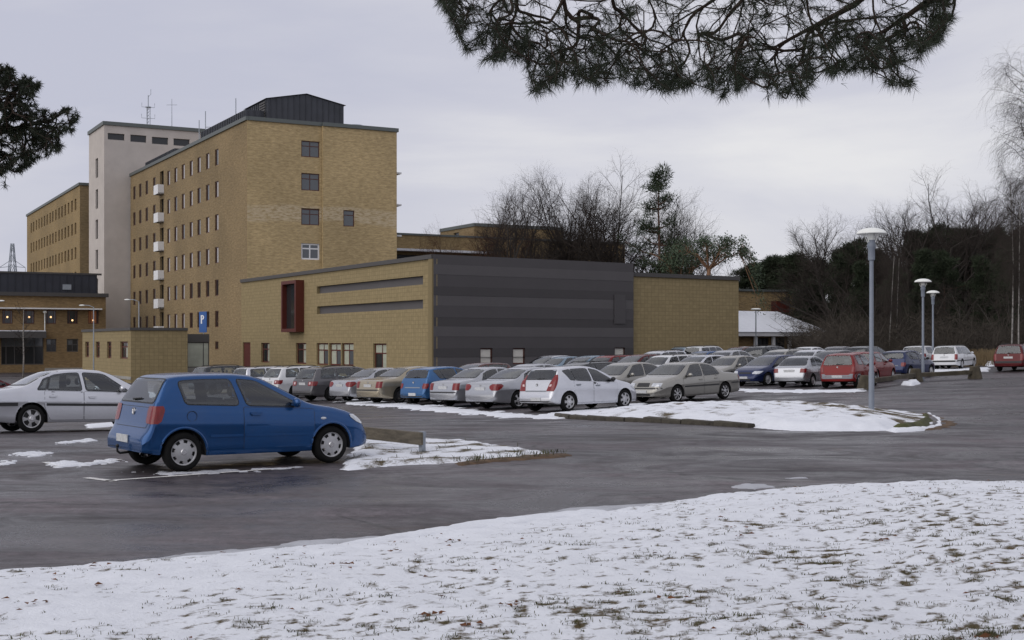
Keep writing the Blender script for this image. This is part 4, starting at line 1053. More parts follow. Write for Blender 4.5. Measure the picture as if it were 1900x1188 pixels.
E_, F_ = SP(1.6, 3.8, zr1), SP(Lw - 2.2, 3.8, zr1)
b.quad(A, B_, F_, E_); b.tri(B_, C_, F_); b.quad(C_, D_, E_, F_); b.tri(D_, A, E_); b.quad(D_, C_, B_, A)
b.obj('snowy_roof', M['snow'], sb)
b = MB(); b.prism([(p - sb.location)[:2] for p in (S0 + sn * 0.31, S1 + sn * 0.31, S1 + sn * 8, S0 + sn * 8)], -1.1, 2.8); b.obj('inner_block', M['brick_low'], sb)
G0 = V2(deep(1360, 150)); gb = thing('small_brick_house', 'small yellow brick house with a dark red dormer behind the snowy pavilion', 'building', (G0.x, G0.y, 0.1))
gf = Face(gb, G0, V2(deep(1476, 153))); zg = EYE + 96 * 151 / F_PX
gf.wall(-1, zg, [], M['brick_far']); gf.strip('coping', -0.1, gf.len + 0.1, zg, zg + 0.25, -0.4, 0.2, M['coping'])
gf.strip('dormer', gf.along(1431), gf.along(1456), EYE + 3.6, EYE + 4.9, 0.0, 1.2, M['red_frame'])
b = MB(); gn = Vector((-gf.u.y, gf.u.x, 0)); b.prism([(p - gb.location)[:2] for p in (gf.P0 + gn * 0.31, gf.P1 + gn * 0.31, gf.P1 + gn * 9, gf.P0 + gn * 9)], -1.1, zg - 0.15); b.obj('inner_block', M['brick_far'], gb)
X0 = V2(deep(1640, 165)); xb = thing('snowy_roof_shed', 'low shed with a snowy roof among the trees behind the car park', 'building', (X0.x, X0.y, 0.2))
xf = Face(xb, X0, V2(deep(1706, 165)))
xf.wall(-0.5, 2.3, [], M['stucco']); b = MB(); b.prism([(0, 0.31), (xf.len, 0.31), (xf.len, 5), (0, 5)], -0.6, 2.2); b.obj('inner_block', M['stucco'], xb)
b = MB(); b.quad((-0.5, -0.6, 2.3), (xf.len + 0.5, -0.6, 2.3), (xf.len + 0.2, 3, 3.6), (0, 3, 3.6)); b.quad((xf.len + 0.5, 5.6, 2.3), (-0.5, 5.6, 2.3), (0, 3, 3.6), (xf.len + 0.2, 3, 3.6)); b.tri((-0.5, -0.6, 2.3), (0, 3, 3.6), (-0.5, 5.6, 2.3)); b.tri((xf.len + 0.5, -0.6, 2.3), (xf.len + 0.5, 5.6, 2.3), (xf.len + 0.2, 3, 3.6))
b.obj('roof', M['snow'], xb)

# --- pylon on the skyline, power line
P_ = deep(23, 420)
py = thing('power_pylon', 'lattice power pylon on the skyline at the far left', 'pylon', (P_.x, P_.y, -1.5))
b = MB(); H_ = EYE + 185 * 420 / F_PX + 1.5
def hw(z): return 3.2 * (1 - z / H_) ** 1.15 + 0.35
for sx, sy in ((-1, -1), (1, -1), (1, 1), (-1, 1)):
    b.tube([(sx * hw(z), sy * hw(z), z) for z in np.linspace(0, H_, 9)], 0.16, 4)
lev = list(np.linspace(0, H_, 12))
for z0, z1 in zip(lev[:-1], lev[1:]):
    for (ax, ay), (bx, by) in (((-1, -1), (1, -1)), ((1, -1), (1, 1)), ((1, 1), (-1, 1)), ((-1, 1), (-1, -1))):
        b.tube([(ax * hw(z0), ay * hw(z0), z0), (bx * hw(z1), by * hw(z1), z1)], 0.08, 3); b.tube([(bx * hw(z0), by * hw(z0), z0), (ax * hw(z1), ay * hw(z1), z1)], 0.08, 3)
b.obj('lattice', M['steel'], py)
for z, l in ((H_ - 7.5, 4.2), (H_ - 15.5, 5.4)):
    for s in (-1, 1):
        a = MB(); a.tube([(s * hw(z), 0, z), (s * l, 0, z - 0.3), (s * l, 0, z - 3)], 0.1, 4); a.tube([(s * hw(z + 2), 0, z + 2.0), (s * l, 0, z - 0.3)], 0.09, 4)
        a.obj('cross_arm', M['steel'], py)
b = MB(); p0, p1 = deep(1180, 260, 448), deep(1660, 260, 500)
n = 20
b.tube([p0.lerp(p1, k / n) - Vector((0, 0, 3.0 * 4 * (k / n) * (1 - k / n) * 0.35)) for k in range(n + 1)], 0.035, 4)
tag(b.obj('power_cable', M['dark_coping']), 'thin power cable crossing the sky above the conifers', 'cable')
# ------------------------------------------------------------------ trees
M['bark'] = mat('grey_brown_bark', (0.042, 0.036, 0.031), 0.95, var=0.4, vscale=3)
M['twig'] = mat('twig_bark', (0.040, 0.033, 0.029), 0.95, spec=0.15)
M['twig_red'] = mat('reddish_twig_bark', (0.085, 0.045, 0.032), 0.95, spec=0.15)
M['brush'] = mat('brush_twigs', (0.066, 0.057, 0.048), 0.95, spec=0.1)
M['birch_bark'] = mat('birch_bark', (0.25, 0.235, 0.22), 0.85, var=0.5, vscale=2.5, stretch=(1, 1, 4))
M['pine_bark'] = mat('pine_bark', (0.085, 0.047, 0.032), 0.95, var=0.4, vscale=6, bump=0.6, bscale=20)
M['dark_bark'] = mat('pine_twig_bark', (0.030, 0.021, 0.016), 0.9, spec=0.15)
M['needles'] = mat('pine_needles', (0.016, 0.022, 0.011), 0.7, var=0.4, vscale=2, spec=0.25)
M['needles_far'] = mat('conifer_needles', (0.031, 0.041, 0.024), 0.8, var=0.5, vscale=1.2, spec=0.15)
M['needles_tall'] = mat('tall_pine_needles', (0.034, 0.047, 0.027), 0.8, var=0.5, vscale=1.2, spec=0.15)
M['green_leaf'] = mat('glossy_green_leaf', (0.058, 0.082, 0.048), 0.6, var=0.6, vscale=1.0, spec=0.3)
M['orange_bark'] = mat('peeling_orange_bark', (0.21, 0.115, 0.065), 0.8, var=0.4, vscale=1.5)

def rv(r, s=1.0): return Vector((r.gauss(0, s), r.gauss(0, s), r.gauss(0, s)))
def grow(mbs, r, p, d, L_, rad, lev, P):
    ns = P['seg'][lev]; pts = [p.copy()]; dd = d.normalized()
    for k in range(ns):
        dd = (dd + rv(r, P['wob'][lev]) + Vector((0, 0, P['trop'][lev]))).normalized()
        pts.append(pts[-1] + dd * (L_ / ns))
    tip = rad * P['tip'][lev]
    rads = [rad + (tip - rad) * k / ns for k in range(ns + 1)]
    mbs[0 if lev <= P['tl'] else 1].tube(pts, rads, P['sides'][lev], 0, False)
    if lev >= P['max']: return
    n = P['n'][lev]
    for c in range(n):
        t = P['t0'][lev] + (1 - P['t0'][lev]) * (c + r.random()) / n
        f = t * ns; i = min(ns - 1, int(f)); q = pts[i].lerp(pts[i + 1], f - i); ax = (pts[i + 1] - pts[i]).normalized()
        side = ax.cross(rv(r)).normalized(); a = P['ang'][lev] * r.uniform(0.7, 1.25)
        cd = ax * math.cos(a) + side * math.sin(a)
        rr = (rad + (tip - rad) * t)
        grow(mbs, r, q, cd, L_ * P['ratio'][lev] * (1.15 - P['shr'][lev] * t) * r.uniform(0.75, 1.2), rr * P['rr'][lev], lev + 1, P)

BARE = dict(seg=(8, 5, 4, 3, 2), wob=(0.07, 0.13, 0.16, 0.2, 0.22), trop=(0.05, 0.12, 0.08, 0.05, 0.02), tip=(0.35, 0.35, 0.4, 0.5, 0.5), sides=(7, 5, 4, 3, 3), tl=1,
            max=4, n=(10, 8, 7, 5), t0=(0.22, 0.2, 0.15, 0.1), ang=(0.55, 0.6, 0.7, 0.8), ratio=(0.56, 0.55, 0.52, 0.55), shr=(0.35, 0.4, 0.35, 0.3), rr=(0.66, 0.64, 0.62, 0.68))
BIRCH = dict(BARE, wob=(0.025, 0.13, 0.16, 0.2, 0.22), rr=(0.46, 0.62, 0.66, 0.72), trop=(0.06, 0.02, -0.10, -0.30, -0.38), n=(18, 8, 8, 6), ang=(0.6, 0.7, 0.8, 0.7), ratio=(0.33, 0.5, 0.6, 0.9), shr=(0.55, 0.4, 0.3, 0.2), tl=0, seg=(9, 6, 5, 4, 4), t0=(0.25, 0.25, 0.2, 0.1))
def tree_mesh(seed, H, rad, P, tmat, cmat):
    r = random.Random(seed); a, b = MB(), MB()
    grow((a, b), r, Vector((0, 0, -0.3)), Vector((r.gauss(0, 0.05), r.gauss(0, 0.05), 1)), H, rad, 0, P)
    zs_ = sorted(v[2] for v in b.v); zmax = zs_[int(len(zs_) * (0.97 if P['trop'][3] > 0 else 0.98))]
    for m_ in (a, b):
        m_.v = [(x * H / zmax, y * H / zmax, z * H / zmax) for x, y, z in m_.v]
    return a.mesh('trunk', tmat, True, None), b.mesh('crown', cmat)
bare_protos = [tree_mesh(s, 10.0, 0.20, BARE, M['bark'], M['twig']) for s in (3, 11, 25, 42, 57)]
spread_P = dict(BARE, ang=(0.85, 0.75, 0.8, 0.85), ratio=(0.72, 0.5, 0.5, 0.55), t0=(0.28, 0.2, 0.15, 0.1), n=(9, 8, 7, 5), trop=(0.03, 0.10, 0.07, 0.04, 0.02))
bare_protos += [tree_mesh(s, 10.0, 0.22, spread_P, M['bark'], M['twig']) for s in (71, 84)]
birch_protos = [tree_mesh(s, 10.0, 0.085, BIRCH, M['birch_bark'], M['twig']) for s in (5, 9)]
red_proto = tree_mesh(33, 10.0, 0.15, BARE, M['bark'], M['twig_red'])
def plant(name, proto, px, depth, top, label, group, rot=None, sx=1.0, H=None):
    x = (px - CX) / F_PX * depth; z = ground_z(x, depth)
    h = H or (EYE + (HOR - top) * depth / F_PX - z)
    t = thing(name, label, 'tree', (x, depth, z), rnd.uniform(0, 6.28) if rot is None else rot, group)
    s = h / 10.0; t.scale = (s * sx, s * sx, s)
    link('trunk', proto[0], t); link('crown', proto[1], t)
    return t

def clump(mb, c, rx, rz, n, size, r):
    for _ in range(n):
        while True:
            q = Vector((r.uniform(-1, 1), r.uniform(-1, 1), r.uniform(-1, 1)))
            if q.length < 1: break
        p = c + Vector((q.x * rx, q.y * rx, q.z * rz))
        d = (q + rv(r, 0.5) + Vector((0, 0, 0.35))).normalized(); s = d.cross(rv(r)).normalized()
        l = size * r.uniform(0.6, 1.4)
        mb.tri(p - s * l * 0.085, p + s * l * 0.085, p + d * l)
def pine_mesh(seed, H, shape, nw, dens, size, mt='needles_far', cl=(0.48, 0.26)):
    r = random.Random(seed); a, b = MB(), MB()
    lean = Vector((r.gauss(0, 0.03), r.gauss(0, 0.03), 1))
    a.tube([lean * z for z in np.linspace(-0.3, H * 0.97, 8)], [0.17 * (1 - 0.85 * k / 7) for k in range(8)], 7, 0, False)
    for k in range(nw):
        t = (k + r.random() * 0.8) / nw; z = H * (shape[0] + (1 - shape[0]) * t)
        R_ = shape[1] * ((math.sin(math.pi * min(1, 0.16 + 0.84 * t) ** shape[2]) ** 0.8 if shape[2] > 0 else 0.95 * (1 - t) ** 0.8) * r.uniform(0.5, 1.15) + 0.06)
        for j in range(r.choice((2, 3, 3))):
            th = r.uniform(0, 6.28); d = Vector((math.cos(th), math.sin(th), r.uniform(-0.05, 0.35)))
            p0 = lean * z; L_ = R_ * r.uniform(0.6, 1.1)
            pts = [p0, p0 + d * L_ * 0.5, p0 + d * L_ + Vector((0, 0, 0.12 * L_))]
            a.tube(pts, [0.05, 0.035, 0.015], 4, 0, False)
            for q in range(4):
                c = pts[0].lerp(pts[2], 0.45 + 0.55 * q / 3) + rv(r, 0.22)
                clump(b, c, cl[0] * (1 + 0.4 * r.random()), cl[1] * (1 + 0.4 * r.random()), dens, size, r)
    for q in range(6): clump(b, lean * (H * (0.93 + 0.012 * q)) + rv(r, 0.12), 0.3, 0.3, dens, size, r)
    return a.mesh('trunk', M['pine_bark'], True, None), b.mesh('crown', M[mt])
pine_protos = [pine_mesh(2, 10, (0.15, 2.1, -1), 20, 110, 0.30), pine_mesh(8, 10, (0.10, 1.7, -1), 22, 110, 0.30), pine_mesh(15, 10, (0.25, 2.2, 0.9), 15, 120, 0.30)]
open_pine = pine_mesh(21, 10, (0.30, 1.9, 0.7), 12, 58, 0.22, 'needles_tall', (0.33, 0.17))

# bare trees behind the hall
mid = [(928, 362, 0), (956, 350, 2), (985, 338, 1), (1018, 330, 2), (1050, 350, 6), (1082, 342, 3), (1110, 352, 4), (1150, 326, 5), (1180, 358, 2), (1206, 376, 6), (1244, 378, 1), (1268, 388, 3)]
for k, (px, top, v) in enumerate(mid):
    lb = {0: 'leftmost bare tree of the clump rising behind the dark clad hall', 7: 'tallest bare tree just left of the tall pine behind the hall', 10: 'bare tree leaning out on the right of the tall pine'}.get(k, 'bare winter tree in the clump rising behind the dark clad hall')
    plant('bare_tree', bare_protos[v], px, 122 + (k * 37 % 19), top, lb, 'bare trees behind the hall', sx=0.95)
for k, (px, top) in enumerate(((872, 426), (902, 418), (930, 420))):
    plant('reddish_tree', red_proto, px, 134 + 3 * k, top, ('leftmost small reddish bare tree in front of the rear brick block', 'middle one of three small reddish bare trees by the rear block', 'small reddish bare tree at the left foot of the bare clump')[k], 'small reddish trees by the rear block')
plant('tall_pine', open_pine, 1228, 118, 320, 'tall open-crowned pine topping the bare trees behind the hall', None, 1.0, 0.85)
# green tree with orange limbs
def green_tree(seed, H, fork, spread, lean, droop):
    """trunk forking under an open umbrella of leaves; droop hangs a curtain of leaves from one side"""
    r = random.Random(seed); a, b = MB(), MB(); tips = []
    f = Vector((0.15, 0, fork)); a.tube([(0, 0, -0.3), (0.1, 0, fork * 0.5), f], [0.24, 0.2, 0.17], 8, 0, False)
    for k in range(9):
        th = k * 0.7 + r.uniform(-0.2, 0.2); l = spread * r.uniform(0.55, 1.05); top = H - (H - fork) * 0.28 * (l / spread) ** 2 - r.uniform(0.1, 0.5)
        e = Vector((math.cos(th) * l + lean, math.sin(th) * l * 0.8, top)); m_ = f.lerp(e, 0.5) + Vector((0, 0, 0.35)) + rv(r, 0.15)
        a.tube([f, f.lerp(m_, 0.5) + rv(r, 0.06), m_, m_.lerp(e, 0.5) + rv(r, 0.1), e], [0.10, 0.08, 0.06, 0.04, 0.02], 5, 0, False)
        for q in range(9):
            s0 = f.lerp(m_, 0.6) if q == 0 else m_.lerp(e, r.random()); d = (e - f).normalized() * 0.5 + rv(r, 0.5) + Vector((0, 0, 0.3)); t = s0 + d * r.uniform(0.5, 1.1); t.z = min(t.z, H)
            a.tube([s0, s0.lerp(t, 0.5) + rv(r, 0.05), t], [0.035, 0.022, 0.01], 4, 0, False); tips.append((t, 0.38))
        tips.append((e, 0.5))
    for k in range(droop):
        t = r.random(); p = Vector((lean + spread * (0.85 + 0.55 * math.sin(t * 1.6)), r.gauss(0, 0.5), H - 0.8 - t * t * 5.2)); tips.append((p, 0.42))
        if k % 3 == 0: a.tube([(lean + spread * 0.8, 0, H - 0.9), (p.x * 0.97, p.y * 0.5, p.z + 0.6), p], [0.04, 0.025, 0.008], 4, 0, False)
    for (t, s_) in tips:
        for _ in range(46):
            p = t + rv(r, s_ * 0.62); d = rv(r).normalized(); s2 = d.cross(rv(r)).normalized(); l = r.uniform(0.06, 0.12)
            b.quad(p - d * l, p - s2 * l * 0.5, p + d * l, p + s2 * l * 0.5)
    return a.mesh('trunk', M['orange_bark'], True, None), b.mesh('crown', M['green_leaf'])
def plant_green(px, depth, top, fork_y, spread, lean, droop, seed, label):
    x = (px - CX) / F_PX * depth; z = ground_z(x, depth); h = EYE + (HOR - top) * depth / F_PX - z; fk = EYE + (HOR - fork_y) * depth / F_PX - z
    t = thing('green_tree', label, 'tree', (x, depth, z), 0, 'evergreen trees by the end of the hall'); g = green_tree(seed, h, fk, spread, lean, droop)
    link('trunk', g[0], t); link('crown', g[1], t)
plant_green(1312, 113, 448, 500, 2.9, 0.5, 34, 6, 'evergreen tree with orange limbs spreading above the right end of the hall')
plant_green(1262, 116, 468, 540, 2.2, 0.0, 0, 9, 'evergreen tree merging into the bare clump left of the orange limbed tree')

# the wood on the right
GP, GB = 'conifers in the wood behind the car park', 'bare trees in the wood behind the car park'
con = [(1396, 492, 2, 170), (1416, 482, 0, 166), (1436, 480, 2, 168), (1456, 486, 0, 165), (1476, 480, 2, 162), (1496, 474, 0, 158), (1520, 484, 2, 150), (1546, 468, 1, 142), (1568, 455, 0, 135), (1590, 448, 2, 138), (1618, 470, 1, 132), (1650, 478, 0, 130),
       (1688, 436, 1, 128), (1712, 440, 0, 136), (1738, 422, 2, 126), (1762, 432, 1, 132), (1786, 430, 0, 122), (1812, 446, 2, 128), (1838, 440, 1, 130), (1862, 428, 0, 120), (1886, 432, 2, 124), (1915, 425, 1, 122), (1665, 500, 2, 116), (1606, 490, 0, 120), (1752, 470, 2, 114), (1832, 480, 0, 112), (1705, 470, 1, 113), (1880, 470, 1, 110), (1505, 530, 1, 135)]
for (px, top, v, d) in con:
    lb = 'dark conifer on the skyline above the snowy pavilion' if px < 1530 else 'dark conifer just left of the near lamp post head' if px < 1612 else 'dark conifer between the near and the middle lamp post' if px < 1720 else 'dark conifer in the wood right of the far lamp post'
    plant('conifer', pine_protos[v], px, d, top, lb, GP, None, 1.5 if px < 1540 else 0.95)
bar = [(1562, 408, 0, 128), (1598, 420, 1, 124), (1640, 398, 2, 122), (1668, 388, 4, 126), (1722, 345, 6, 118), (1748, 368, 5, 124), (1790, 396, 3, 120), (1690, 396, 1, 120), (1775, 380, 2, 128), (1830, 396, 0, 122), (1520, 436, 3, 150), (1545, 530, 5, 112), (1500, 500, 6, 135), (1620, 520, 5, 110), (1700, 530, 6, 108), (1780, 520, 5, 106), (1860, 500, 6, 104)]
for (px, top, v, d) in bar:
    plant('bare_tree', bare_protos[v], px, d, top, 'tall spreading bare tree topping the wood between the near and middle lamps' if px == 1722 else 'bare brown tree left of the near lamp post at the edge of the wood' if px < 1612 else 'bare brown tree between the near and the middle lamp post' if px < 1715 else 'bare brown tree in the wood right of the far lamp post', GB, None, 1.15)
plant('birch', birch_protos[0], 1648, 100, 452, 'slender white-stemmed birch in the wood behind the near lamp post', None, 1.0, 0.7)
plant('birch', birch_protos[1], 1664, 104, 460, 'white-stemmed birch just behind the wood edge between the lamp posts', None, 2.5, 0.7)
plant('weeping_birch', birch_protos[0], 1938, 72, 90, 'tall weeping birch with hanging twigs at the right edge', None, 3.4, 1.1)
plant('birch', birch_protos[0], 1889, 92, 330, 'thin white birch stem right of the one behind the red estate car', None, 0.4, 0.6)
plant('birch', birch_protos[1], 1876, 96, 300, 'thin birch stem behind the red estate car', None, 4.4, 0.6)
# undergrowth
b = MB(); r = random.Random(12)
for k in range(240):
    px = r.uniform(1480, 1960); d = r.uniform(96, 128)
    if px < 1520 and d < 118: continue
    x = (px - CX) / F_PX * d; z = ground_z(x, d) - 0.1; H_ = r.uniform(1.2, 4.6)
    for j in range(30):
        a = r.uniform(0, 6.28); l = H_ * r.uniform(0.4, 1.1); o = Vector((math.cos(a), math.sin(a), 0)) * r.uniform(0.2, 1.2) * l
        p0 = Vector((x + r.gauss(0, 0.25), d + r.gauss(0, 0.25), z)); p1 = p0 + o * 0.45 + Vector((0, 0, l * 0.6)); p2 = p0 + o + rv(r, 0.15) + Vector((0, 0, l * (0.95 - 0.25 * r.random())))
        b.tube([p0, p1, p2], [0.028, 0.020, 0.008], 3, 0, False)
        for q in range(6):
            s0 = p0.lerp(p1, r.uniform(0.4, 1)) if q < 2 else p1.lerp(p2, r.random()); b.tube([s0, s0 + rv(r, 0.55) + Vector((0, 0, 0.3))], [0.014, 0.006], 3, 0, False)
tag(b.obj('undergrowth', M['brush']), 'tangle of bare brown brushwood along the edge of the wood', 'brushwood', kind='stuff')
b = MB(); r = random.Random(4)
for k in range(46):
    px = r.uniform(1500, 1580) if k < 14 else r.uniform(1780, 1900); d = 112 if k < 14 else r.uniform(84, 92); x = (px - CX) / F_PX * d; z = ground_z(x, d)
    for j in range(60):
        p0 = Vector((x + r.gauss(0, 0.5), d + r.gauss(0, 0.3), z)); b.tube([p0, p0 + Vector((r.gauss(0, 0.15), r.gauss(0, 0.1), r.uniform(0.4, 1.1)))], [0.02, 0.008], 3, 0, False)
M['straw'] = mat('dry_straw', (0.16, 0.115, 0.06), 0.9, var=0.3, vscale=1)
tag(b.obj('dry_reeds', M['straw']), 'dry straw-coloured weeds behind the white estate car', 'weeds', kind='stuff')
# wooded rise behind
hill = sheet('hill', np.arange(20, 200, 5), np.arange(132, 240, 5), lambda x, y: -0.6 + 7.5 * sst(132, 205, y) * sst(26, 52, x) + 0.8 * fb(x * 0.07, y * 0.07, 3), M['forest_floor'])
tag(hill, kind='structure')
hs = snow_patch('woodland_snow', [(40, 118), (75, 112), (90, 128), (60, 134), (42, 130)], 0.1, M['snow'], 'snow lying between the trunks of the wood', 'snow', 0.6, 4.0, 0.5, bias=-0.5, nscale=0.25)

# small birch sapling before the entrance building
x, d = (43 - CX) / F_PX * 118, 118.0
st = thing('sapling', 'thin pale-stemmed sapling in front of the brick entrance building', 'tree', (x, d, ground_z(x, d)))
r = random.Random(3); a, b = MB(), MB()
a.tube([(0, 0, -0.2), (0.05, 0, 2.0), (0.0, 0, 4.2), (0.05, 0, 6.5)], [0.075, 0.065, 0.045, 0.015], 6)
for k in range(26):
    z = r.uniform(2.2, 6.2); th = r.uniform(0, 6.28); l = r.uniform(0.5, 1.5); d_ = Vector((math.cos(th), math.sin(th), 0.8)) * l; p = Vector((0, 0, z))
    b.tube([p, p + d_ * 0.5, p + d_ + Vector((0, 0, 0.2))], [0.02, 0.013, 0.006], 3, 0, False)
    for q in range(5): s0 = p + d_ * r.uniform(0.3, 1); b.tube([s0, s0 + rv(r, 0.25) + Vector((0, 0, 0.2))], [0.01, 0.004], 3, 0, False)
a.obj('trunk', M['birch_bark'], st, smooth=True, angle=None); b.obj('crown', M['twig'], st)

# ------------------------------------------------------------------ pine boughs close by
def bough(root, start_paths, tips, needle, nn, wid, seed, twig_r=0.0015, mat_n='needles'):
    """branches reach every tip from the nearest part already grown; each tip carries a tuft of needles"""
    r = random.Random(seed)
    nodes, par, dirs0 = [], [], []
    for path, rads in start_paths:
        a = MB(); a.tube(path, rads, 8); a.obj('limb', M['dark_bark'], root, smooth=True, angle=None)
        for k in range(len(path) - 1):
            for q in range(6): nodes.append(Vector(path[k]).lerp(Vector(path[k + 1]), q / 6)); par.append(-1); dirs0.append(tuple((Vector(path[k + 1]) - Vector(path[k])).normalized() * 0.6))
    n0 = len(nodes); arr = np.zeros((n0 + 40 * len(tips), 3)); arr[:n0] = [tuple(n) for n in nodes]; dirs = np.zeros((n0 + 40 * len(tips), 3)); dirs[:n0] = dirs0
    d0 = [((arr[:n0] - np.array(tuple(t))) ** 2).sum(1).min() for t in tips]
    for i in np.argsort(d0):
        t = tips[i]; df = np.array(tuple(t)) - arr[:len(nodes)]; dd = np.sqrt((df ** 2).sum(1)) + 1e-6
        co = (df * dirs[:len(nodes)]).sum(1) / dd; j = int((dd * (1.75 - co)).argmin())
        D = float(dd[j]); base = nodes[j]; k = max(2, int(D / (1.6 * needle))); prev = j
        ctl = base + Vector(dirs[j]) * D * 0.5
        for q in range(1, k + 1):
            u_ = q / k; p = base * (1 - u_) ** 2 + ctl * 2 * u_ * (1 - u_) + t * u_ ** 2 + (rv(r, 0.04 * needle) if q < k else Vector())
            dirs[len(nodes)] = (p - nodes[prev]).normalized()
            nodes.append(p); par.append(prev); prev = len(nodes) - 1; arr[prev] = p
    cnt = [0] * len(nodes)
    kids = [0] * len(nodes)
    for i in range(len(nodes) - 1, n0 - 1, -1):
        cnt[i] += 1; kids[par[i]] += 1
        if par[i] >= n0: cnt[par[i]] += cnt[i]
    tb, nb_ = MB(), MB()
    for i in range(n0, len(nodes)):
        a, c = nodes[par[i]], nodes[i]; r1 = twig_r * (cnt[i] ** 0.35); r0 = twig_r * ((cnt[par[i]] if par[i] >= n0 else cnt[i] * 1.3) ** 0.35)
        tb.tube([a, c], [min(r0, r1 * 1.5), r1], 4 if r1 < 0.01 else 6, 0, False)
        ax = (c - a).normalized() if (c - a).length > 1e-5 else Vector((0, 0, -1))
        if kids[i] == 0: k, back, spread = nn, 0.07, 0.95
        elif cnt[i] < 5: k, back, spread = nn // 3, 0.1, 1.2
        else: continue
        for _ in range(k):
            t_ = r.random() ** 1.5; p = c - ax * back * t_ * needle / 0.06
            d = (ax * r.uniform(0.25, 1.2) + rv(r, spread * 0.62)).normalized(); l = needle * r.uniform(0.7, 1.15)
            s = d.cross(rv(r)).normalized() * wid; bend = Vector((0, 0, -0.12 * l)) + rv(r, 0.05 * l)
            m_ = p + d * l * 0.5; e_ = p + d * l + bend
            nb_.quad(p - s, p + s, m_ + s * 0.8, m_ - s * 0.8); nb_.tri(m_ - s * 0.8, m_ + s * 0.8, e_)
    tb.obj('twigs', M['dark_bark'], root); nb_.obj('needles', M[mat_n], root)

pt_ = thing('overhanging_pine', 'pine tree whose dark needled boughs hang across the top of the view', 'tree', (5.0, 5.0, 0.15))
def rel(o, p): return Vector(p) - o.location
a = MB(); a.tube([(0, 0, -0.3), (0.05, 0, 3), (0.0, 0.05, 6), (-0.1, 0, 10)], [0.24, 0.21, 0.18, 0.12], 12); a.obj('trunk', M['pine_bark'], pt_, smooth=True, angle=None)
limb1 = [rel(pt_, p) for p in ((4.95, 5.0, 5.3), (3.4, 6.0, 4.55), (2.0, 6.7, 4.0), (1.1, 6.95, 3.82), (0.45, 7.0, 3.772), (0.05, 7.05, 3.80), (-0.35, 7.1, 3.93))]
limb2 = [rel(pt_, p) for p in ((4.95, 5.0, 5.9), (3.4, 6.2, 5.0), (2.6, 6.8, 4.3), (1.9, 7.2, 3.75), (1.5, 7.3, 3.55))]
limb3 = [rel(pt_, p) for p in ((4.95, 5.0, 5.0), (3.7, 6.1, 4.5), (2.9, 6.7, 4.05), (2.25, 7.0, 3.72), (2.0, 7.05, 3.55))]
bx_ = [815, 845, 870, 905, 945, 975, 990, 1010, 1050, 1090, 1140, 1200, 1265, 1300, 1338, 1370, 1400, 1425, 1490, 1515, 1560, 1610, 1650, 1690, 1705, 1740, 1765, 1775]
by_ = [8, 60, 112, 122, 118, 120, 185, 176, 158, 168, 158, 172, 178, 160, 188, 172, 168, 186, 190, 150, 142, 140, 165, 168, 108, 84, 45, 8]
r = random.Random(77); tips = []
while len(tips) < 2150:
    px = r.uniform(815, 1775); lo = float(np.interp(px, bx_, by_))
    py = lo - (abs(r.gauss(0, 0.30)) if r.random() < 0.55 else r.random()) * (lo + 60) - 6
    if py < -60: continue
    gap = fbm(px / 55, py / 45, 4.4, 3)
    if gap < -0.16 and r.random() < 0.75: continue
    dpt = 7.0 + r.gauss(0, 0.33)
    tips.append(deep(px, dpt, py) - pt_.location)
for (px, py) in ((985, 178), (1003, 160), (1030, 150), (1048, 152), (1338, 186), (1425, 185), (1460, 188), (1486, 186), (1680, 162), (1660, 158)): tips.append(deep(px, 7.0, py - 6) - pt_.location)
bough(pt_, [(limb1, [0.09, 0.07, 0.055, 0.046, 0.040, 0.026, 0.012]), (limb2, [0.06, 0.045, 0.03, 0.018, 0.008]), (limb3, [0.06, 0.045, 0.03, 0.018, 0.008])], tips, 0.064, 36, 0.0012, 5)

lt = thing('roadside_pine', 'pine whose dense dark bough reaches in at the left edge above the silver saloon', 'tree', (-10.6, 21.0, 0.0))
a = MB(); a.tube([(0, 0, -0.3), (0.1, 0, 4), (0.2, 0.1, 8), (0.1, 0, 12)], [0.26, 0.23, 0.19, 0.1], 10); a.obj('trunk', M['pine_bark'], lt, smooth=True, angle=None)
l1 = [rel(lt, p) for p in ((-10.4, 21, 4.9), (-9.3, 21.2, 5.2), (-8.4, 21.3, 5.35), (-7.7, 21.4, 5.55))]
l2 = [rel(lt, p) for p in ((-10.4, 21, 6.0), (-9.3, 21, 6.1), (-8.5, 21, 6.0), (-8.0, 21, 5.9))]
l3 = [rel(lt, p) for p in ((-10.4, 21, 4.0), (-9.2, 21, 4.35), (-8.5, 21.2, 4.5))]
r = random.Random(9); tips = []
shapes = [((-60, 125), (10, 120), (28, 132), (66, 150), (76, 160), (62, 175), (72, 190), (60, 215), (40, 240), (-60, 260)), ((40, 215), (80, 200), (100, 210), (120, 200), (146, 203), (146, 220), (136, 245), (112, 258), (70, 250), (40, 240)),
          ((-60, 230), (60, 235), (112, 262), (122, 272), (104, 286), (80, 292), (60, 300), (40, 318), (16, 326), (-60, 320)), ((-60, 330), (6, 338), (17, 350), (10, 358), (-60, 362))]
wts = [0.36, 0.24, 0.34, 0.06]
while len(tips) < 1500:
    S = shapes[r.choices(range(4), wts)[0]]; px, py = r.uniform(-60, 150), r.uniform(118, 362)
    if not in_poly(px, py, S) or (fbm(px / 26, py / 20, 2.2, 3) < -0.13 and r.random() < 0.85): continue
    tips.append(deep(px, 21.3 + r.gauss(0, 0.45), py) - lt.location)
bough(lt, [(l1, [0.08, 0.06, 0.045, 0.02]), (l2, [0.08, 0.06, 0.04, 0.02]), (l3, [0.06, 0.045, 0.02])], tips, 0.10, 34, 0.0045, 15, 0.004)
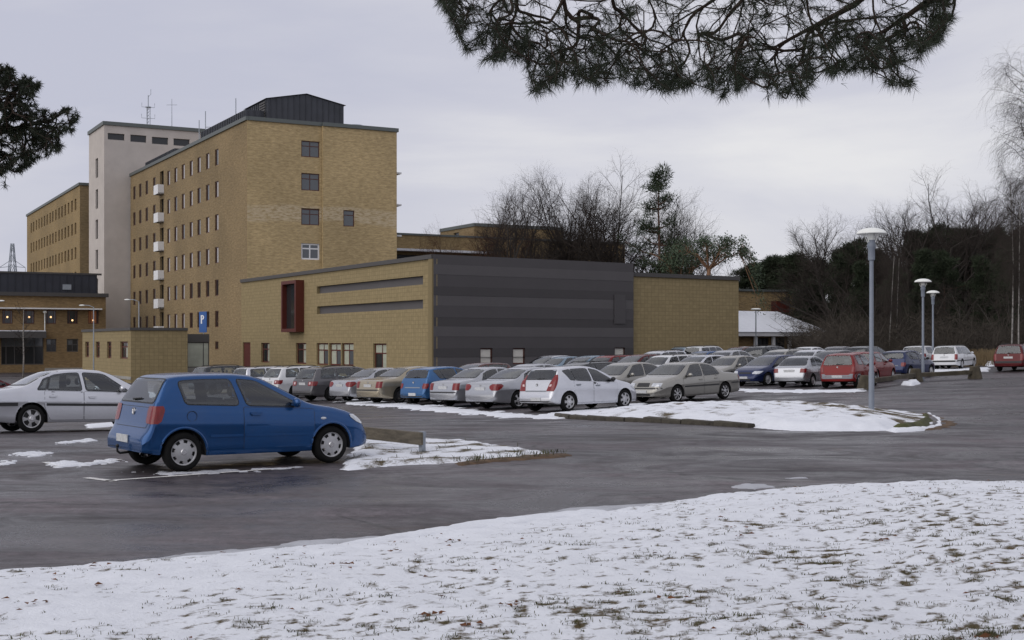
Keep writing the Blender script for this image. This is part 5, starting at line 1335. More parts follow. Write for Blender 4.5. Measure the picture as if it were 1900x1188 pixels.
snow_patch('tree_pit_snow', [(-11.6, 20.2), (-9.7, 20.2), (-9.7, 21.8), (-11.6, 21.8)], 0.05, M['snow'], 'snow round the foot of the roadside pine', 'snow', 0.15, 0.2, 0.3)

# ------------------------------------------------------------------ street lamps
def lamp_meshes():
    p = MB(); p.lathe([(0.076, -0.3), (0.076, 1.0), (0.060, 1.06), (0.055, 4.1), (0.001, 4.12)], 16)
    c = MB(); c.lathe([(0.056, 4.0), (0.092, 4.03), (0.092, 4.32), (0.115, 4.36), (0.115, 4.44), (0.10, 4.48), (0.10, 4.56), (0.001, 4.58)], 16)
    g = MB(); g.lathe([(0.085, 4.56), (0.085, 4.74), (0.001, 4.74)], 12)
    for k in range(4):
        th = k * math.pi / 2 + 0.4; g.tube([(0.12 * math.cos(th), 0.12 * math.sin(th), 4.5), (0.26 * math.cos(th), 0.26 * math.sin(th), 4.78)], 0.012, 5)
    s = MB(); s.lathe([(0.03, 4.75), (0.30, 4.735), (0.395, 4.72), (0.405, 4.735), (0.36, 4.80), (0.25, 4.855), (0.12, 4.885), (0.001, 4.89)], 32)
    return [('pole', p.mesh('pole', M['blue_steel'], True)), ('collar', c.mesh('collar', M['blue_steel'], True)), ('lamp_glass', g.mesh('lamp_glass', M['lamp_white'], True)), ('lamp_shade', s.mesh('lamp_shade', M['lamp_white'], True, 60))]
LM = lamp_meshes()
def lamp(px, depth, label, k=1.0, dz=0.0):
    x = (px - CX) / F_PX * depth
    t = thing('street_lamp', label, 'street lamp', (x, depth, ground_z(x, depth) + dz), 0.3, 'mushroom street lamps'); t.scale = (k, k, k)
    for n_, me in LM: link(n_, me, t)
lamp(1617, 34.8, 'tall grey-blue lamp post with a white mushroom shade standing in the snowy island', 1.0, 0.18)
lamp(1712.5, 62.0, 'middle lamp post with a white mushroom shade behind the stone post', 1.0)
lamp(1731, 80.0, 'farthest of the three lamp posts, rising behind the white estate car', 1.0)
def arm_lamp(px, py, depth, label, s=1):
    p = deep(px, depth, py); z = ground_z(p.x, depth)
    t = thing('arm_lamp', label, 'street lamp', (p.x, depth, z), 0, 'arm lamps by the entrance')
    a = MB(); a.tube([(s * 0.9, 0, -0.1), (s * 0.9, 0, p.z - z - 0.15), (s * 0.5, 0, p.z - z), (0, 0, p.z - z + 0.03)], [0.06, 0.04, 0.035, 0.03], 6); a.obj('pole', M['steel'], t)
    h = MB(); h.ellipsoid((-s * 0.05, 0, p.z - z), (0.24, 0.12, 0.07), 12, 6); h.obj('lamp_head', M['lamp_white'], t, smooth=True)
arm_lamp(2, 558.5, 104, 'small white arm lamp at the far left edge', -1)
arm_lamp(153, 567, 104, 'small white arm lamp above the flat annex, left of the stucco tower', 1)
arm_lamp(237, 556.5, 104, 'small white arm lamp in front of the stucco tower', 1)
x, d = (1402.5 - CX) / F_PX * 110, 110
t = thing('mast_lamp', 'thin grey lamp mast in front of the snowy pavilion', 'street lamp', (x, d, ground_z(x, d)))
a = MB(); a.tube([(0, 0, -0.1), (0, 0, 4.6)], [0.07, 0.05], 6); a.obj('pole', M['steel'], t); a = MB(); a.ellipsoid((0, 0, 4.65), (0.45, 0.2, 0.1), 12, 6); a.obj('lamp_head', M['lamp_white'], t, smooth=True)

# ------------------------------------------------------------------ parking sign
x, d = (378 - CX) / F_PX * 112, 112.0
sg = thing('parking_sign', 'blue parking sign with a white P rising above the glazed link', 'sign', (x, d, ground_z(x, d)), R(-38))
M['sign_blue'] = mat('sign_blue', (0.02, 0.09, 0.30), 0.4); M['sign_white'] = mat('sign_white', (0.75, 0.76, 0.78), 0.5)
zz = EYE + (HOR - 617) * 112 / F_PX - ground_z(x, d)
a = MB(); a.tube([(0, 0, -0.1), (0, 0, zz + 1.75)], 0.05, 8); a.obj('post', M['steel'], sg)
a = MB(); a.box(-0.5, 0.5, -0.10, -0.055, zz, zz + 1.8); pl = a.obj('sign_plate', M['sign_blue'], sg)
a = MB(); a.box(-0.26, -0.10, -0.112, -0.101, zz + 0.75, zz + 1.5)
pts = [(0.10 * math.cos(t_), 0.2 * math.sin(t_)) for t_ in np.linspace(-math.pi / 2, math.pi / 2, 9)]
for (a0, a1), (b0, b1) in zip(pts[:-1], pts[1:]):
    a.quad((-0.10 + a0 * 0.6 + 0.06, -0.112, zz + 1.3 + a1 * 0.5), (-0.10 + a0 * 2.3 + 0.06, -0.112, zz + 1.3 + a1), (-0.10 + b0 * 2.3 + 0.06, -0.112, zz + 1.3 + b1), (-0.10 + b0 * 0.6 + 0.06, -0.112, zz + 1.3 + b1 * 0.5))
a.box(-0.10, -0.03, -0.112, -0.101, zz + 1.4, zz + 1.5); a.box(-0.10, -0.03, -0.112, -0.101, zz + 1.1, zz + 1.2)
a.obj('letter', M['sign_white'], pl)

# ------------------------------------------------------------------ barriers
p0 = at(781.5, 845.5); dr = Vector((-0.61, 0.79, 0)).normalized()
br = thing('wooden_barrier', 'weathered plank barrier on grey steel posts in front of the blue hatchback', 'barrier', (p0.x, p0.y, p0.z), math.atan2(dr.y, dr.x))
for k in range(3):
    a = MB(); a.box(-0.045, 0.045, -0.06, 0.02, -0.15, 0.40); a.box(-0.05, 0.05, -0.066, -0.06, 0.32, 0.39); a.obj('post', M['steel'], br, (k * 2.3, 0, ground_z(*(p0 + dr * k * 2.3)[:2]) - p0.z))
a = MB()
xs_ = np.linspace(-0.09, 4.8, 30); sec = [(0.021, 0.185), (0.068, 0.18), (0.07, 0.385), (0.022, 0.39)]
for x_ in xs_:
    w_ = 0.006 * fbm(x_ * 3, 1.0, 2.0)
    for (y_, z_) in sec: a.v.append((x_, y_ + w_, z_ + 0.008 * fbm(x_ * 2, z_ * 9, 1.0) ))
for i in range(len(xs_) - 1):
    for j in range(4): a.f.append((i * 4 + j, (i + 1) * 4 + j, (i + 1) * 4 + (j + 1) % 4, i * 4 + (j + 1) % 4)); a.m.append(0)
a.f.append((0, 1, 2, 3)); a.m.append(0); n_ = (len(xs_) - 1) * 4; a.f.append((n_ + 3, n_ + 2, n_ + 1, n_)); a.m.append(0)
a.obj('plank', M['wood_grey'], br)

bp = [at(1606, 722), at(1699, 708.5), at(1809, 703)]
labs = ['mossy stone post in front of the small red hatchback', 'mossy stone post by the foot of the middle lamp post', 'mossy stone post standing alone on the asphalt by the white estate car']
for p, lb, hh in zip(bp, labs, (0.58, 0.62, 0.62)):
    a = MB(); n_ = 4
    rs = [(0.34, -0.05), (0.33, 0.02), (0.22, hh - 0.04), (0.20, hh)]
    for (q, z) in rs:
        for k in range(8):
            th = math.pi / 8 + k * math.pi / 4 ; kk = 1.0 if k % 2 else 1.0
            a.v.append((q * math.cos(th) * 1.08 + rnd.gauss(0, 0.008), q * math.sin(th) * 1.08 + rnd.gauss(0, 0.008), z))
    for j in range(len(rs) - 1):
        for k in range(8): a.f.append((j * 8 + k, j * 8 + (k + 1) % 8, (j + 1) * 8 + (k + 1) % 8, (j + 1) * 8 + k)); a.m.append(0)
    a.f.append(tuple(24 + k for k in range(8))); a.m.append(0)
    tag(a.obj('stone_post', M['mossy'], None, p), lb, 'post', 'mossy barrier posts')
for (p, q, lb) in ((bp[0], bp[1], 'mossy timber beam low down between the red hatchback and the middle lamp'), (bp[1], bp[2], 'mossy timber beam running past the dark blue hatchback to the lone stone post')):
    d_ = (q - p); l_ = Vector((d_.x, d_.y, 0)).length; a = MB()
    n_ = 12; sec = [(-0.09, 0), (0.09, 0), (0.09, 0.17), (0.06, 0.20), (-0.06, 0.20), (-0.09, 0.17)]
    for i in range(n_ + 1):
        for (y_, z_) in sec: a.v.append((0.30 + (l_ - 0.60) * i / n_, y_ + rnd.gauss(0, 0.006), z_ + rnd.gauss(0, 0.006) + d_.z * i / n_))
    for i in range(n_):
        for j in range(6): a.f.append((i * 6 + j, (i + 1) * 6 + j, (i + 1) * 6 + (j + 1) % 6, i * 6 + (j + 1) % 6)); a.m.append(0)
    a.f.append(tuple(range(6))); a.m.append(0); a.f.append(tuple(reversed(range(n_ * 6, n_ * 6 + 6)))); a.m.append(0)
    o = tag(a.obj('timber_beam', M['mossy'], None, (p.x, p.y, p.z + 0.22)), lb, 'beam', 'mossy barrier beams'); o.rotation_euler = (0, 0, math.atan2(d_.y, d_.x))
# ------------------------------------------------------------------ cars
def car_glass():
    m, nt, b, N, L = new_mat('car_glass')
    N.remove(b)
    tr = N.new('ShaderNodeBsdfTransparent'); tr.inputs['Color'].default_value = (0.76, 0.82, 0.82, 1)
    gl = N.new('ShaderNodeBsdfGlossy'); gl.inputs['Roughness'].default_value = 0.03; gl.inputs['Color'].default_value = (0.95, 0.97, 1, 1)
    fr_ = N.new('ShaderNodeFresnel'); fr_.inputs['IOR'].default_value = 1.55
    ad = N.new('ShaderNodeMath'); ad.operation = 'MULTIPLY_ADD'; ad.inputs[1].default_value = 1.15; ad.inputs[2].default_value = 0.03; ad.use_clamp = True
    L.new(fr_.outputs[0], ad.inputs[0])
    mx = N.new('ShaderNodeMixShader'); L.new(ad.outputs[0], mx.inputs[0]); L.new(tr.outputs[0], mx.inputs[1]); L.new(gl.outputs[0], mx.inputs[2])
    L.new(mx.outputs[0], N['Material Output'].inputs['Surface'])
    return m
M['glass'] = car_glass()
M['trim'] = mat('grey_upholstery', (0.075, 0.077, 0.082), 0.9, var=0.3, vscale=6)
M['seal'] = mat('window_seal', (0.010, 0.010, 0.011), 0.45)
M['plastic'] = mat('dark_bumper_plastic', (0.028, 0.028, 0.030), 0.65, var=0.2, vscale=5)
M['tyre'] = mat('tyre_rubber', (0.009, 0.009, 0.009), 0.9, spec=0.2, var=0.3, vscale=8)
M['alloy'] = mat('silver_wheel', (0.40, 0.40, 0.41), 0.4, metal=0.45, var=0.15, vscale=6)
M['alloy_dark'] = mat('steel_wheel_black', (0.022, 0.022, 0.024), 0.6)
M['tail_red'] = mat('tail_lamp_red', (0.17, 0.004, 0.005), 0.2, coat=0.25, var=0.25, vscale=14)
M['tail_clear'] = mat('tail_lamp_clear', (0.62, 0.45, 0.44), 0.15, coat=0.6)
M['head_clear'] = mat('headlamp_glass', (0.55, 0.57, 0.60), 0.10, metal=0.35, coat=0.8, var=0.35, vscale=16)
M['plate'] = mat('number_plate', (0.52, 0.53, 0.54), 0.45, var=0.25, vscale=26)
M['chrome'] = mat('chrome', (0.62, 0.62, 0.63), 0.18, metal=0.9)
M['grey_trim'] = mat('grey_bumper', (0.20, 0.215, 0.24), 0.55)
_paints = {}
def paint(name, col, metal=0.35, rough=0.26):
    if name not in _paints:
        m, nt, b, N, L = new_mat('paint_' + name)
        tc = N.new('ShaderNodeTexCoord')
        nz_ = N.new('ShaderNodeTexNoise'); nz_.inputs['Scale'].default_value = 2.2; nz_.inputs['Detail'].default_value = 6; nz_.inputs['Roughness'].default_value = 0.65
        L.new(tc.outputs['Object'], nz_.inputs['Vector'])
        mr = N.new('ShaderNodeMapRange'); mr.inputs['From Min'].default_value = 0.45; mr.inputs['From Max'].default_value = 0.75; mr.inputs['To Max'].default_value = 0.22
        L.new(nz_.outputs['Fac'], mr.inputs['Value'])
        c = mixnode(N, L, mr.outputs[0], col, tuple(0.6 * q + 0.4 * g for q, g in zip(col, (0.12, 0.11, 0.10))))
        ge = N.new('ShaderNodeNewGeometry')
        c = mixnode(N, L, ge.outputs['Backfacing'], c, (0.07, 0.07, 0.072))
        L.new(c, b.inputs['Base Color'])
        b.inputs['Metallic'].default_value = metal; b.inputs['Roughness'].default_value = rough
        b.inputs['Coat Weight'].default_value = 0.15 if 'red' in name else 0.5; b.inputs['Coat Roughness'].default_value = 0.04; b.inputs['Specular IOR Level'].default_value = 0.25
        _paints[name] = m
    return _paints[name]
PAINT0 = paint('base', (0.4, 0.4, 0.4))

def smooth_curve(pts, L_, sig=0.028, step=0.005):
    xs = np.arange(-0.2, L_ + 0.2, step); ys = np.interp(xs, [p[0] for p in pts], [p[1] for p in pts])
    k = np.arange(-int(3 * sig / step), int(3 * sig / step) + 1) * step; g = np.exp(-k ** 2 / (2 * sig ** 2)); g /= g.sum()
    ys2 = np.convolve(np.pad(ys, len(k) // 2, mode='edge'), g, 'valid')
    return lambda x: float(np.interp(x, xs, ys2))

def round_poly(P, rad, n=4):
    out = []; m = len(P)
    for i in range(m):
        a, b, c = Vector(P[i - 1]), Vector(P[i]), Vector(P[(i + 1) % m])
        d1, d2 = (a - b), (c - b); r1 = min(rad, d1.length * 0.45); r2 = min(rad, d2.length * 0.45)
        if d1.length < 1e-6 or d2.length < 1e-6: continue
        p, q = b + d1.normalized() * r1, b + d2.normalized() * r2
        if d1.normalized().dot(d2.normalized()) < -0.97: out.append(b); continue
        for k in range(n + 1):
            t = k / n; out.append(p * (1 - t) ** 2 + b * 2 * t * (1 - t) + q * t * t)
    return [Vector((v.x, v.y)) for v in out]
def area2(P): return sum(P[i - 1][0] * P[i][1] - P[i][0] * P[i - 1][1] for i in range(len(P)))
def grow_poly(P, d):
    if area2(P) < 0: P = list(reversed(P))
    out = []; m = len(P)
    for i in range(m):
        e1 = (P[i] - P[i - 1]); e2 = (P[(i + 1) % m] - P[i])
        if e1.length < 1e-7 or e2.length < 1e-7: out.append(P[i]); continue
        n = (Vector((e1.y, -e1.x)).normalized() + Vector((e2.y, -e2.x)).normalized())
        out.append(P[i] + n.normalized() * d if n.length > 1e-5 else P[i])
    return out

class Car:
    """one body shell lofted from its side outline, with every pane, lamp, door and plate pressed onto it"""
    def __init__(s, spec):
        s.S = spec; s.L, s.W, s.H = spec['L'], spec['W'], spec['H']
        s.top = smooth_curve(spec['prof'], s.L); s.belt_c = smooth_curve(spec['belt'], s.L, 0.06)
        s.plan_c = smooth_curve(spec.get('plan') or [(0, 0.80), (0.03, 0.87), (0.10, 0.93), (0.25, 0.965), (0.6, 0.99), (1.2, 1.0), (s.L - 1.3, 1.0), (s.L - 0.7, 0.975), (s.L - 0.35, 0.92), (s.L - 0.15, 0.83), (s.L - 0.05, 0.72), (s.L, 0.62)], s.L, 0.02)
        s.bot_c = smooth_curve([(0, 0.30), (0.12, 0.27), (0.3, 0.25), (0.6, 0.22), (s.L - 0.8, 0.20), (s.L - 0.2, 0.22), (s.L, 0.26)], s.L, 0.03)
        s.R = spec['R']; s.xr = spec['xr']; s.xf = spec['xr'] + spec['wb']; s.Ra = s.R + 0.055
        s.tum = spec.get('tum', 0.36); s.parts = []
        s.build_body()
    def belt(s, x): return min(s.belt_c(x), s.top(x) - 0.03)
    def w(s, x): return s.W / 2 * s.plan_c(x)
    def wr(s, x): return 0.945 * s.w(x) - max(0, s.top(x) - s.belt(x) - 0.03) * s.tum - 0.02
    def crown(s, x):
        gh = s.top(x) - s.belt(x); return min(0.055, 0.35 * gh + 0.012)
    def zbot(s, x):
        z = s.bot_c(x)
        for xw in (s.xr, s.xf):
            d = abs(x - xw)
            if d < s.Ra: z = max(z, s.R * 0.98 + math.sqrt(s.Ra ** 2 - d * d))
        return z
    def section(s, x):
        w, zt = s.w(x), s.top(x); zb0, zb = s.bot_c(x), s.zbot(x); zl = s.belt(x); wr, cr = s.wr(x), s.crown(x); ze = zt - cr
        hs = max(0.02, zl - zb0)
        crease = s.S.get('crease', 0.55)
        P = [(0.945 * w, zb0), (0.972 * w, zb0 + 0.05 * hs), (0.985 * w, zb0 + 0.22 * hs), (0.992 * w, zb0 + (crease - 0.03) * hs), (1.0 * w, zb0 + crease * hs), (0.997 * w, zb0 + (crease + 0.06) * hs), (0.985 * w, zb0 + 0.82 * hs), (0.968 * w, zb0 + 0.94 * hs), (0.945 * w, zl)]
        Q = [((0.945 * w * (1 - t) + wr * t) + 0.02 * math.sin(math.pi * t) * min(1, (ze - zl) / 0.3), zl + (ze - zl) * t) for t in (0.07, 0.15, 0.24, 0.33, 0.42, 0.5, 0.58, 0.67, 0.76, 0.84, 0.91, 0.96)]
        T = [(wr, ze), (wr * 0.97, ze + 0.30 * cr), (wr * 0.92, ze + 0.50 * cr), (wr * 0.875, ze + 0.60 * cr), (wr * 0.81, ze + 0.71 * cr), (wr * 0.72, ze + 0.80 * cr), (wr * 0.58, ze + 0.89 * cr), (wr * 0.4, ze + 0.95 * cr), (wr * 0.2, ze + 0.99 * cr), (0, zt)]
        pts = P + Q + T
        # lift what lies inside a wheel arch up to its rim, keeping the side's own curve
        ys = [p[0] for p in pts[:len(P)]]; zs = [p[1] for p in pts[:len(P)]]
        out = []
        for k, (y, z) in enumerate(pts):
            if z < zb: z2 = zb + 0.0008 * k; out.append((float(np.interp(z2, zs, ys)) if k < len(P) else y, z2))
            else: out.append((y, z))
        return [(0, zb), (0.80 * w, zb)] + out
    def build_body(s):
        xs = [0.0]; x = 0.0
        while x < s.L - 1e-4:
            st = 0.04 if s.top(x) - s.belt(x) > 0.05 else 0.07
            while st > 0.004 and math.hypot(st, s.top(x + st) - s.top(x)) > (0.045 if s.top(x) - s.belt(x) > 0.05 else 0.08): st *= 0.7
            x += st; xs.append(min(s.L, x))
        for xw in (s.xr, s.xf):
            for a in np.linspace(0, math.pi, 19): xs.append(xw + s.Ra * math.cos(a) * 0.9999)
            xs += [xw - s.Ra - 0.004, xw + s.Ra + 0.004]
        xs = sorted(xs); xs = [a for k, a in enumerate(xs) if k == 0 or a - xs[k - 1] > 0.003]
        b = MB(); n = len(s.section(1.0))
        for x in xs:
            sec = s.section(x)
            b.v += [(x, -y, z) for y, z in sec] + [(x, y, z) for y, z in reversed(sec[1:-1])]
        N_ = 2 * n - 2
        for i in range(len(xs) - 1):
            for j in range(N_):
                a, c = i * N_ + j, i * N_ + (j + 1) % N_
                b.f.append((a, a + N_, c + N_, c)); b.m.append(1 if j in (0, 1, N_ - 1, N_ - 2) else 0)
        b.f.append(tuple(range(N_))); b.m.append(0)
        b.f.append(tuple(reversed(range((len(xs) - 1) * N_, len(xs) * N_)))); b.m.append(0)
        s.bvh = BVHTree.FromPolygons(b.v, b.f)
        s.shell = b; s.panes = []
        s.add('body', None, paint=True)
    def cut_windows(s):
        """open the shell behind every pane"""
        b = s.shell; kill = set()
        for view, Q in s.panes:
            L2 = [(p.x, p.y) for p in grow_poly(Q, -0.004)]; ins = {}
            x0, x1 = min(p[0] for p in L2), max(p[0] for p in L2); y0, y1 = min(p[1] for p in L2), max(p[1] for p in L2)
            for k, v in enumerate(b.v):
                if view == 'R' and v[1] > 0.1 or view == 'L' and v[1] < -0.1 or view == 'F' and v[0] < s.L * 0.42 or view == 'B' and v[0] > s.L * 0.5: continue
                a, c = (v[0], v[2]) if view in 'LR' else (v[1], v[2])
                if x0 < a < x1 and y0 < c < y1 and in_poly(a, c, L2): ins[k] = 1
            for fi, f in enumerate(b.f):
                if len(f) == 4 and all(k in ins for k in f): kill.add(fi)
        b.m = [m_ for fi, m_ in enumerate(b.m) if fi not in kill]; b.f = [f for fi, f in enumerate(b.f) if fi not in kill]
        old = s.parts[0]; s.parts[0] = (old[0], b.mesh('body', [PAINT0, M['plastic']], True, 50)) + old[2:]
    def add(s, name, me, parent=None, loc=(0, 0, 0), rot=(0, 0, 0), paint=False):
        s.parts.append((name, me, parent, loc, rot, paint)); return len(s.parts) - 1
    def hit(s, view, a, c):
        o, d = {'L': ((a, 4, c), (0, -1, 0)), 'R': ((a, -4, c), (0, 1, 0)), 'B': ((-4, a, c), (1, 0, 0)), 'F': ((s.L + 4, a, c), (-1, 0, 0)), 'T': ((a, c, 4), (0, 0, -1))}[view]
        o, d = Vector(o), Vector(d)
        h, n, _, _ = s.bvh.ray_cast(o, d)
        if h is None: return None, None, d
        if n.dot(d) > 0: n = -n
        return h, n, d
    def hit_in(s, view, v, cen):
        for k in range(26):
            p = v.lerp(cen, k / 25); h, nn, dd = s.hit(view, p.x, p.y)
            if h is not None and abs(nn.dot(dd)) > 0.035: return h, nn, dd
        h, nn, _, _ = s.bvh.find_nearest(Vector((cen.x, 0.8 if view == 'L' else -0.8, cen.y)) if view in 'LR' else Vector((0 if view == 'B' else s.L, cen.x, cen.y)))
        return h, nn, dd
    def ring(s, name, view, Q, out, inn, off, mt, parent):
        if area2(Q) < 0: Q = list(reversed(Q))
        D = []
        for i in range(len(Q)):
            a, c = Q[i], Q[(i + 1) % len(Q)]; k = max(1, int((c - a).length / 0.07)); D += [a.lerp(c, q / k) for q in range(k)]
        cen = Vector((sum(p.x for p in D) / len(D), sum(p.y for p in D) / len(D))); b = MB(); n = len(D)
        for Lp in (grow_poly(D, out), grow_poly(D, -inn)):
            for v in Lp: h, nn, dd = s.hit_in(view, v, cen); b.v.append(tuple(h + nn * off * 0.6 - dd * off * 0.4))
        for i in range(n): b.f.append((i, (i + 1) % n, n + (i + 1) % n, n + i)); b.m.append(0)
        return s.add(name, b.mesh(name, mt), parent)
    def press(s, mb, view, P, off, m=0, res=0.09):
        if area2(P) < 0: P = list(reversed(P))
        D = []
        for i in range(len(P)):
            a, c = P[i], P[(i + 1) % len(P)]; k = max(1, int((c - a).length / res))
            D += [a.lerp(c, q / k) for q in range(k)]
        n = len(D); V = list(D)
        x0, x1 = min(p.x for p in D), max(p.x for p in D); y0, y1 = min(p.y for p in D), max(p.y for p in D)
        L2 = [(p.x, p.y) for p in D]
        gx = x0 + res * 0.5
        while gx < x1:
            gy = y0 + res * 0.5
            while gy < y1:
                if in_poly(gx, gy, L2) and min((gx - p.x) ** 2 + (gy - p.y) ** 2 for p in D) > (res * 0.35) ** 2: V.append(Vector((gx, gy)))
                gy += res
            gx += res
        vv, _, ff, *_ = delaunay_2d_cdt(V, [(i, (i + 1) % n) for i in range(n)], [], 1, 1e-6)
        i0 = len(mb.v)
        dd = None
        cen = Vector((sum(p.x for p in D) / n, sum(p.y for p in D) / n))
        for v in vv:
            h, nn, dd = s.hit_in(view, v, cen); mb.v.append(tuple(h + nn * off * 0.6 - dd * off * 0.4))
        for f in ff:
            a, b_, c = [Vector(mb.v[i0 + k]) for k in f]
            q = tuple(i0 + k for k in f)
            mb.f.append(q if (b_ - a).cross(c - a).dot(dd) < 0 else tuple(reversed(q))); mb.m.append(m)
    def patch(s, name, views, mats, off=0.004, parent=None, paint=False, smooth=True, res=0.09):
        b = MB()
        for (view, P) in views: s.press(b, view, P, off, 0, res)
        return s.add(name, b.mesh(name, mats, smooth, 60), parent, paint=paint)
    def pane(s, view, P, name='window', rad=0.05, seal=0.016, glass='glass'):
        Q = round_poly([Vector(p) for p in P], rad)
        k = s.patch(name, [(view, Q)], M[glass], 0.006)
        s.ring('seal', view, Q, seal, s.S.get('frit', 0.032), 0.003, M['seal'], k)
        s.panes.append((view, Q))
        return k
    def wrap(s, name, sg, rows, mt, rear, off=0.009, n=9):
        """a lamp moulded round a corner: rows of (height, inner half-width on the end face, reach along the flank)"""
        zs = np.linspace(rows[0][0], rows[-1][0], n); xs = np.linspace(0, s.L * 0.45, 900) if rear else np.linspace(s.L, s.L * 0.55, 900)
        tops = np.array([s.top(x) for x in xs]); b = MB(); m_ = 11
        for z in zs:
            yi = float(np.interp(z, [r_[0] for r_ in rows], [r_[1] for r_ in rows])); xl = float(np.interp(z, [r_[0] for r_ in rows], [r_[2] for r_ in rows]))
            xt = float(xs[np.argmax(tops >= z)]) + (0.012 if rear else -0.012); yo = max(yi + 0.02, s.wr(xt) * 0.97)
            sx = 1 if rear else -1; pts = []
            for k in range(6): pts.append(s.hit_in('B' if rear else 'F', Vector((sg * (yi + (yo - yi) * k / 5), z)), Vector((0, z))))
            side = [s.hit_in('R' if sg < 0 else 'L', Vector((xt + sx * (0.02 + xl * k / 3), z)), Vector((s.L / 2, z))) for k in range(4)]
            a_, c_ = pts[-1][0], side[0][0]; q = (a_ + c_) / 2 + Vector((-sx, sg, 0)) * 0.3 * (a_ - c_).length
            hn = s.bvh.find_nearest(q); nn = hn[1] if hn[1].dot(Vector((-sx, sg, 0))) > 0 else -hn[1]
            pts = pts + [(hn[0], nn, None)] + side
            b.v += [tuple(p[0] + p[1] * off) for p in pts]
        for i in range(n - 1):
            for j in range(m_ - 1):
                a_ = i * m_ + j; b.f.append((a_, a_ + 1, a_ + m_ + 1, a_ + m_)); b.m.append(0)
        bm = bmesh.new(); me = b.mesh(name, mt, True, 70); bm.from_mesh(me); bmesh.ops.recalc_face_normals(bm, faces=bm.faces)
        f0 = bm.faces[:][len(bm.faces) // 2]
        if f0.normal.dot(f0.calc_center_median() - Vector((s.L / 2, 0, 0.6))) < 0: bmesh.ops.reverse_faces(bm, faces=bm.faces)
        bm.to_mesh(me); bm.free()
        return s.add(name, me)
    def side_poly(s, xa, xb, lo=0.02, hi=0.045, n=7):
        """window outline between the sloping pillar lines xa=(bottom, top) and xb=(bottom, top), from the waistline to the roof edge"""
        zb = lambda x: s.belt(x) + lo
        zt = lambda x: s.top(x) - s.crown(x) - hi
        bot = [(x, zb(x)) for x in np.linspace(xa[0], xb[0], n)]
        top = [(x, zt(x)) for x in np.linspace(xb[1], xa[1], n)]
        top = [(x, z) for x, z in top if z > zb(x) + 0.015]
        return [Vector(p) for p in bot + top]
    def across(s, x0, x1, inset=0.06, n=6):
        """pane outline on a sloping screen between stations x0 and x1, in (y, z)"""
        r_ = []
        for x in np.linspace(x0, x1, n): r_.append((s.wr(x) - inset, s.top(x)))
        P = [(y, z) for y, z in r_] + [(-y, z) for y, z in reversed(r_)]
        return [Vector(p) for p in P]

_wheels = {}
def wheel_meshes(R_, style, wid=0.19):
    key = (R_, style)
    if key in _wheels: return _wheels[key]
    t = MB(); rr = R_ * 0.66
    t.lathe([(rr, -wid / 2 + 0.01), (rr + 0.015, -wid / 2), (R_ - 0.035, -wid / 2 - 0.004), (R_ - 0.008, -wid / 2 + 0.02), (R_, -wid / 2 + 0.05), (R_, wid / 2 - 0.05), (R_ - 0.008, wid / 2 - 0.02), (R_ - 0.035, wid / 2 + 0.004), (rr + 0.015, wid / 2), (rr, wid / 2 - 0.01)], 40, 'y')
    tm = t.mesh('tyre', M['tyre'], True, 50)
    b = MB(); NA, rad = 96, [0.02, 0.06, 0.30, 0.42, 0.55, 0.68, 0.80, 0.90, 0.965, 1.0]
    depth = [0.012, 0.012, 0.006, 0.004, 0.0, -0.004, -0.010, -0.014, -0.006, 0.01]
    def dark(rf, th):
        if style == 'cap8': return 0.70 < rf < 0.93 and abs(((th * 8 / (2 * math.pi)) % 1) - 0.5) > 0.27
        if style == 'cap6': return 0.50 < rf < 0.92 and abs(((th * 6 / (2 * math.pi)) % 1) - 0.5) > 0.27
        if style == 'five': return 0.40 < rf < 0.93 and abs(((th * 5 / (2 * math.pi)) % 1) - 0.5) > 0.17 + 0.05 * rf
        if style == 'seven': return 0.34 < rf < 0.93 and abs(((th * 7 / (2 * math.pi)) % 1) - 0.5) > 0.22
        if style == 'disc': return 0.80 < rf < 0.90 and abs(((th * 14 / (2 * math.pi)) % 1) - 0.5) > 0.25
        return 0.5 < rf < 0.72 and abs(((th * 12 / (2 * math.pi)) % 1) - 0.5) > 0.3
    for i in range(len(rad) - 1):
        for j in range(NA):
            a0, a1 = 2 * math.pi * j / NA, 2 * math.pi * (j + 1) / NA; rf = (rad[i] + rad[i + 1]) / 2
            dk = dark(rf, (a0 + a1) / 2); dz = 0.035 if dk else 0
            P = [(rr * 1.02 * q * math.cos(a), -wid / 2 + 0.004 - dpt + dz, rr * 1.02 * q * math.sin(a)) for q, a, dpt in ((rad[i], a0, depth[i]), (rad[i + 1], a0, depth[i + 1]), (rad[i + 1], a1, depth[i + 1]), (rad[i], a1, depth[i]))]
            b.quad(*P, 1 if dk else 0)
    b.lathe([(0.001, -wid / 2 - 0.012), (rr * 0.20, -wid / 2 - 0.012), (rr * 0.24, -wid / 2 - 0.004)], 20, 'y', 2)
    rim = b.mesh('rim', [M['alloy_dark' if style == 'steel' else 'alloy'], M['black'], M['alloy_dark' if style == 'steel' else 'chrome']])
    _wheels[key] = (tm, rim); return _wheels[key]

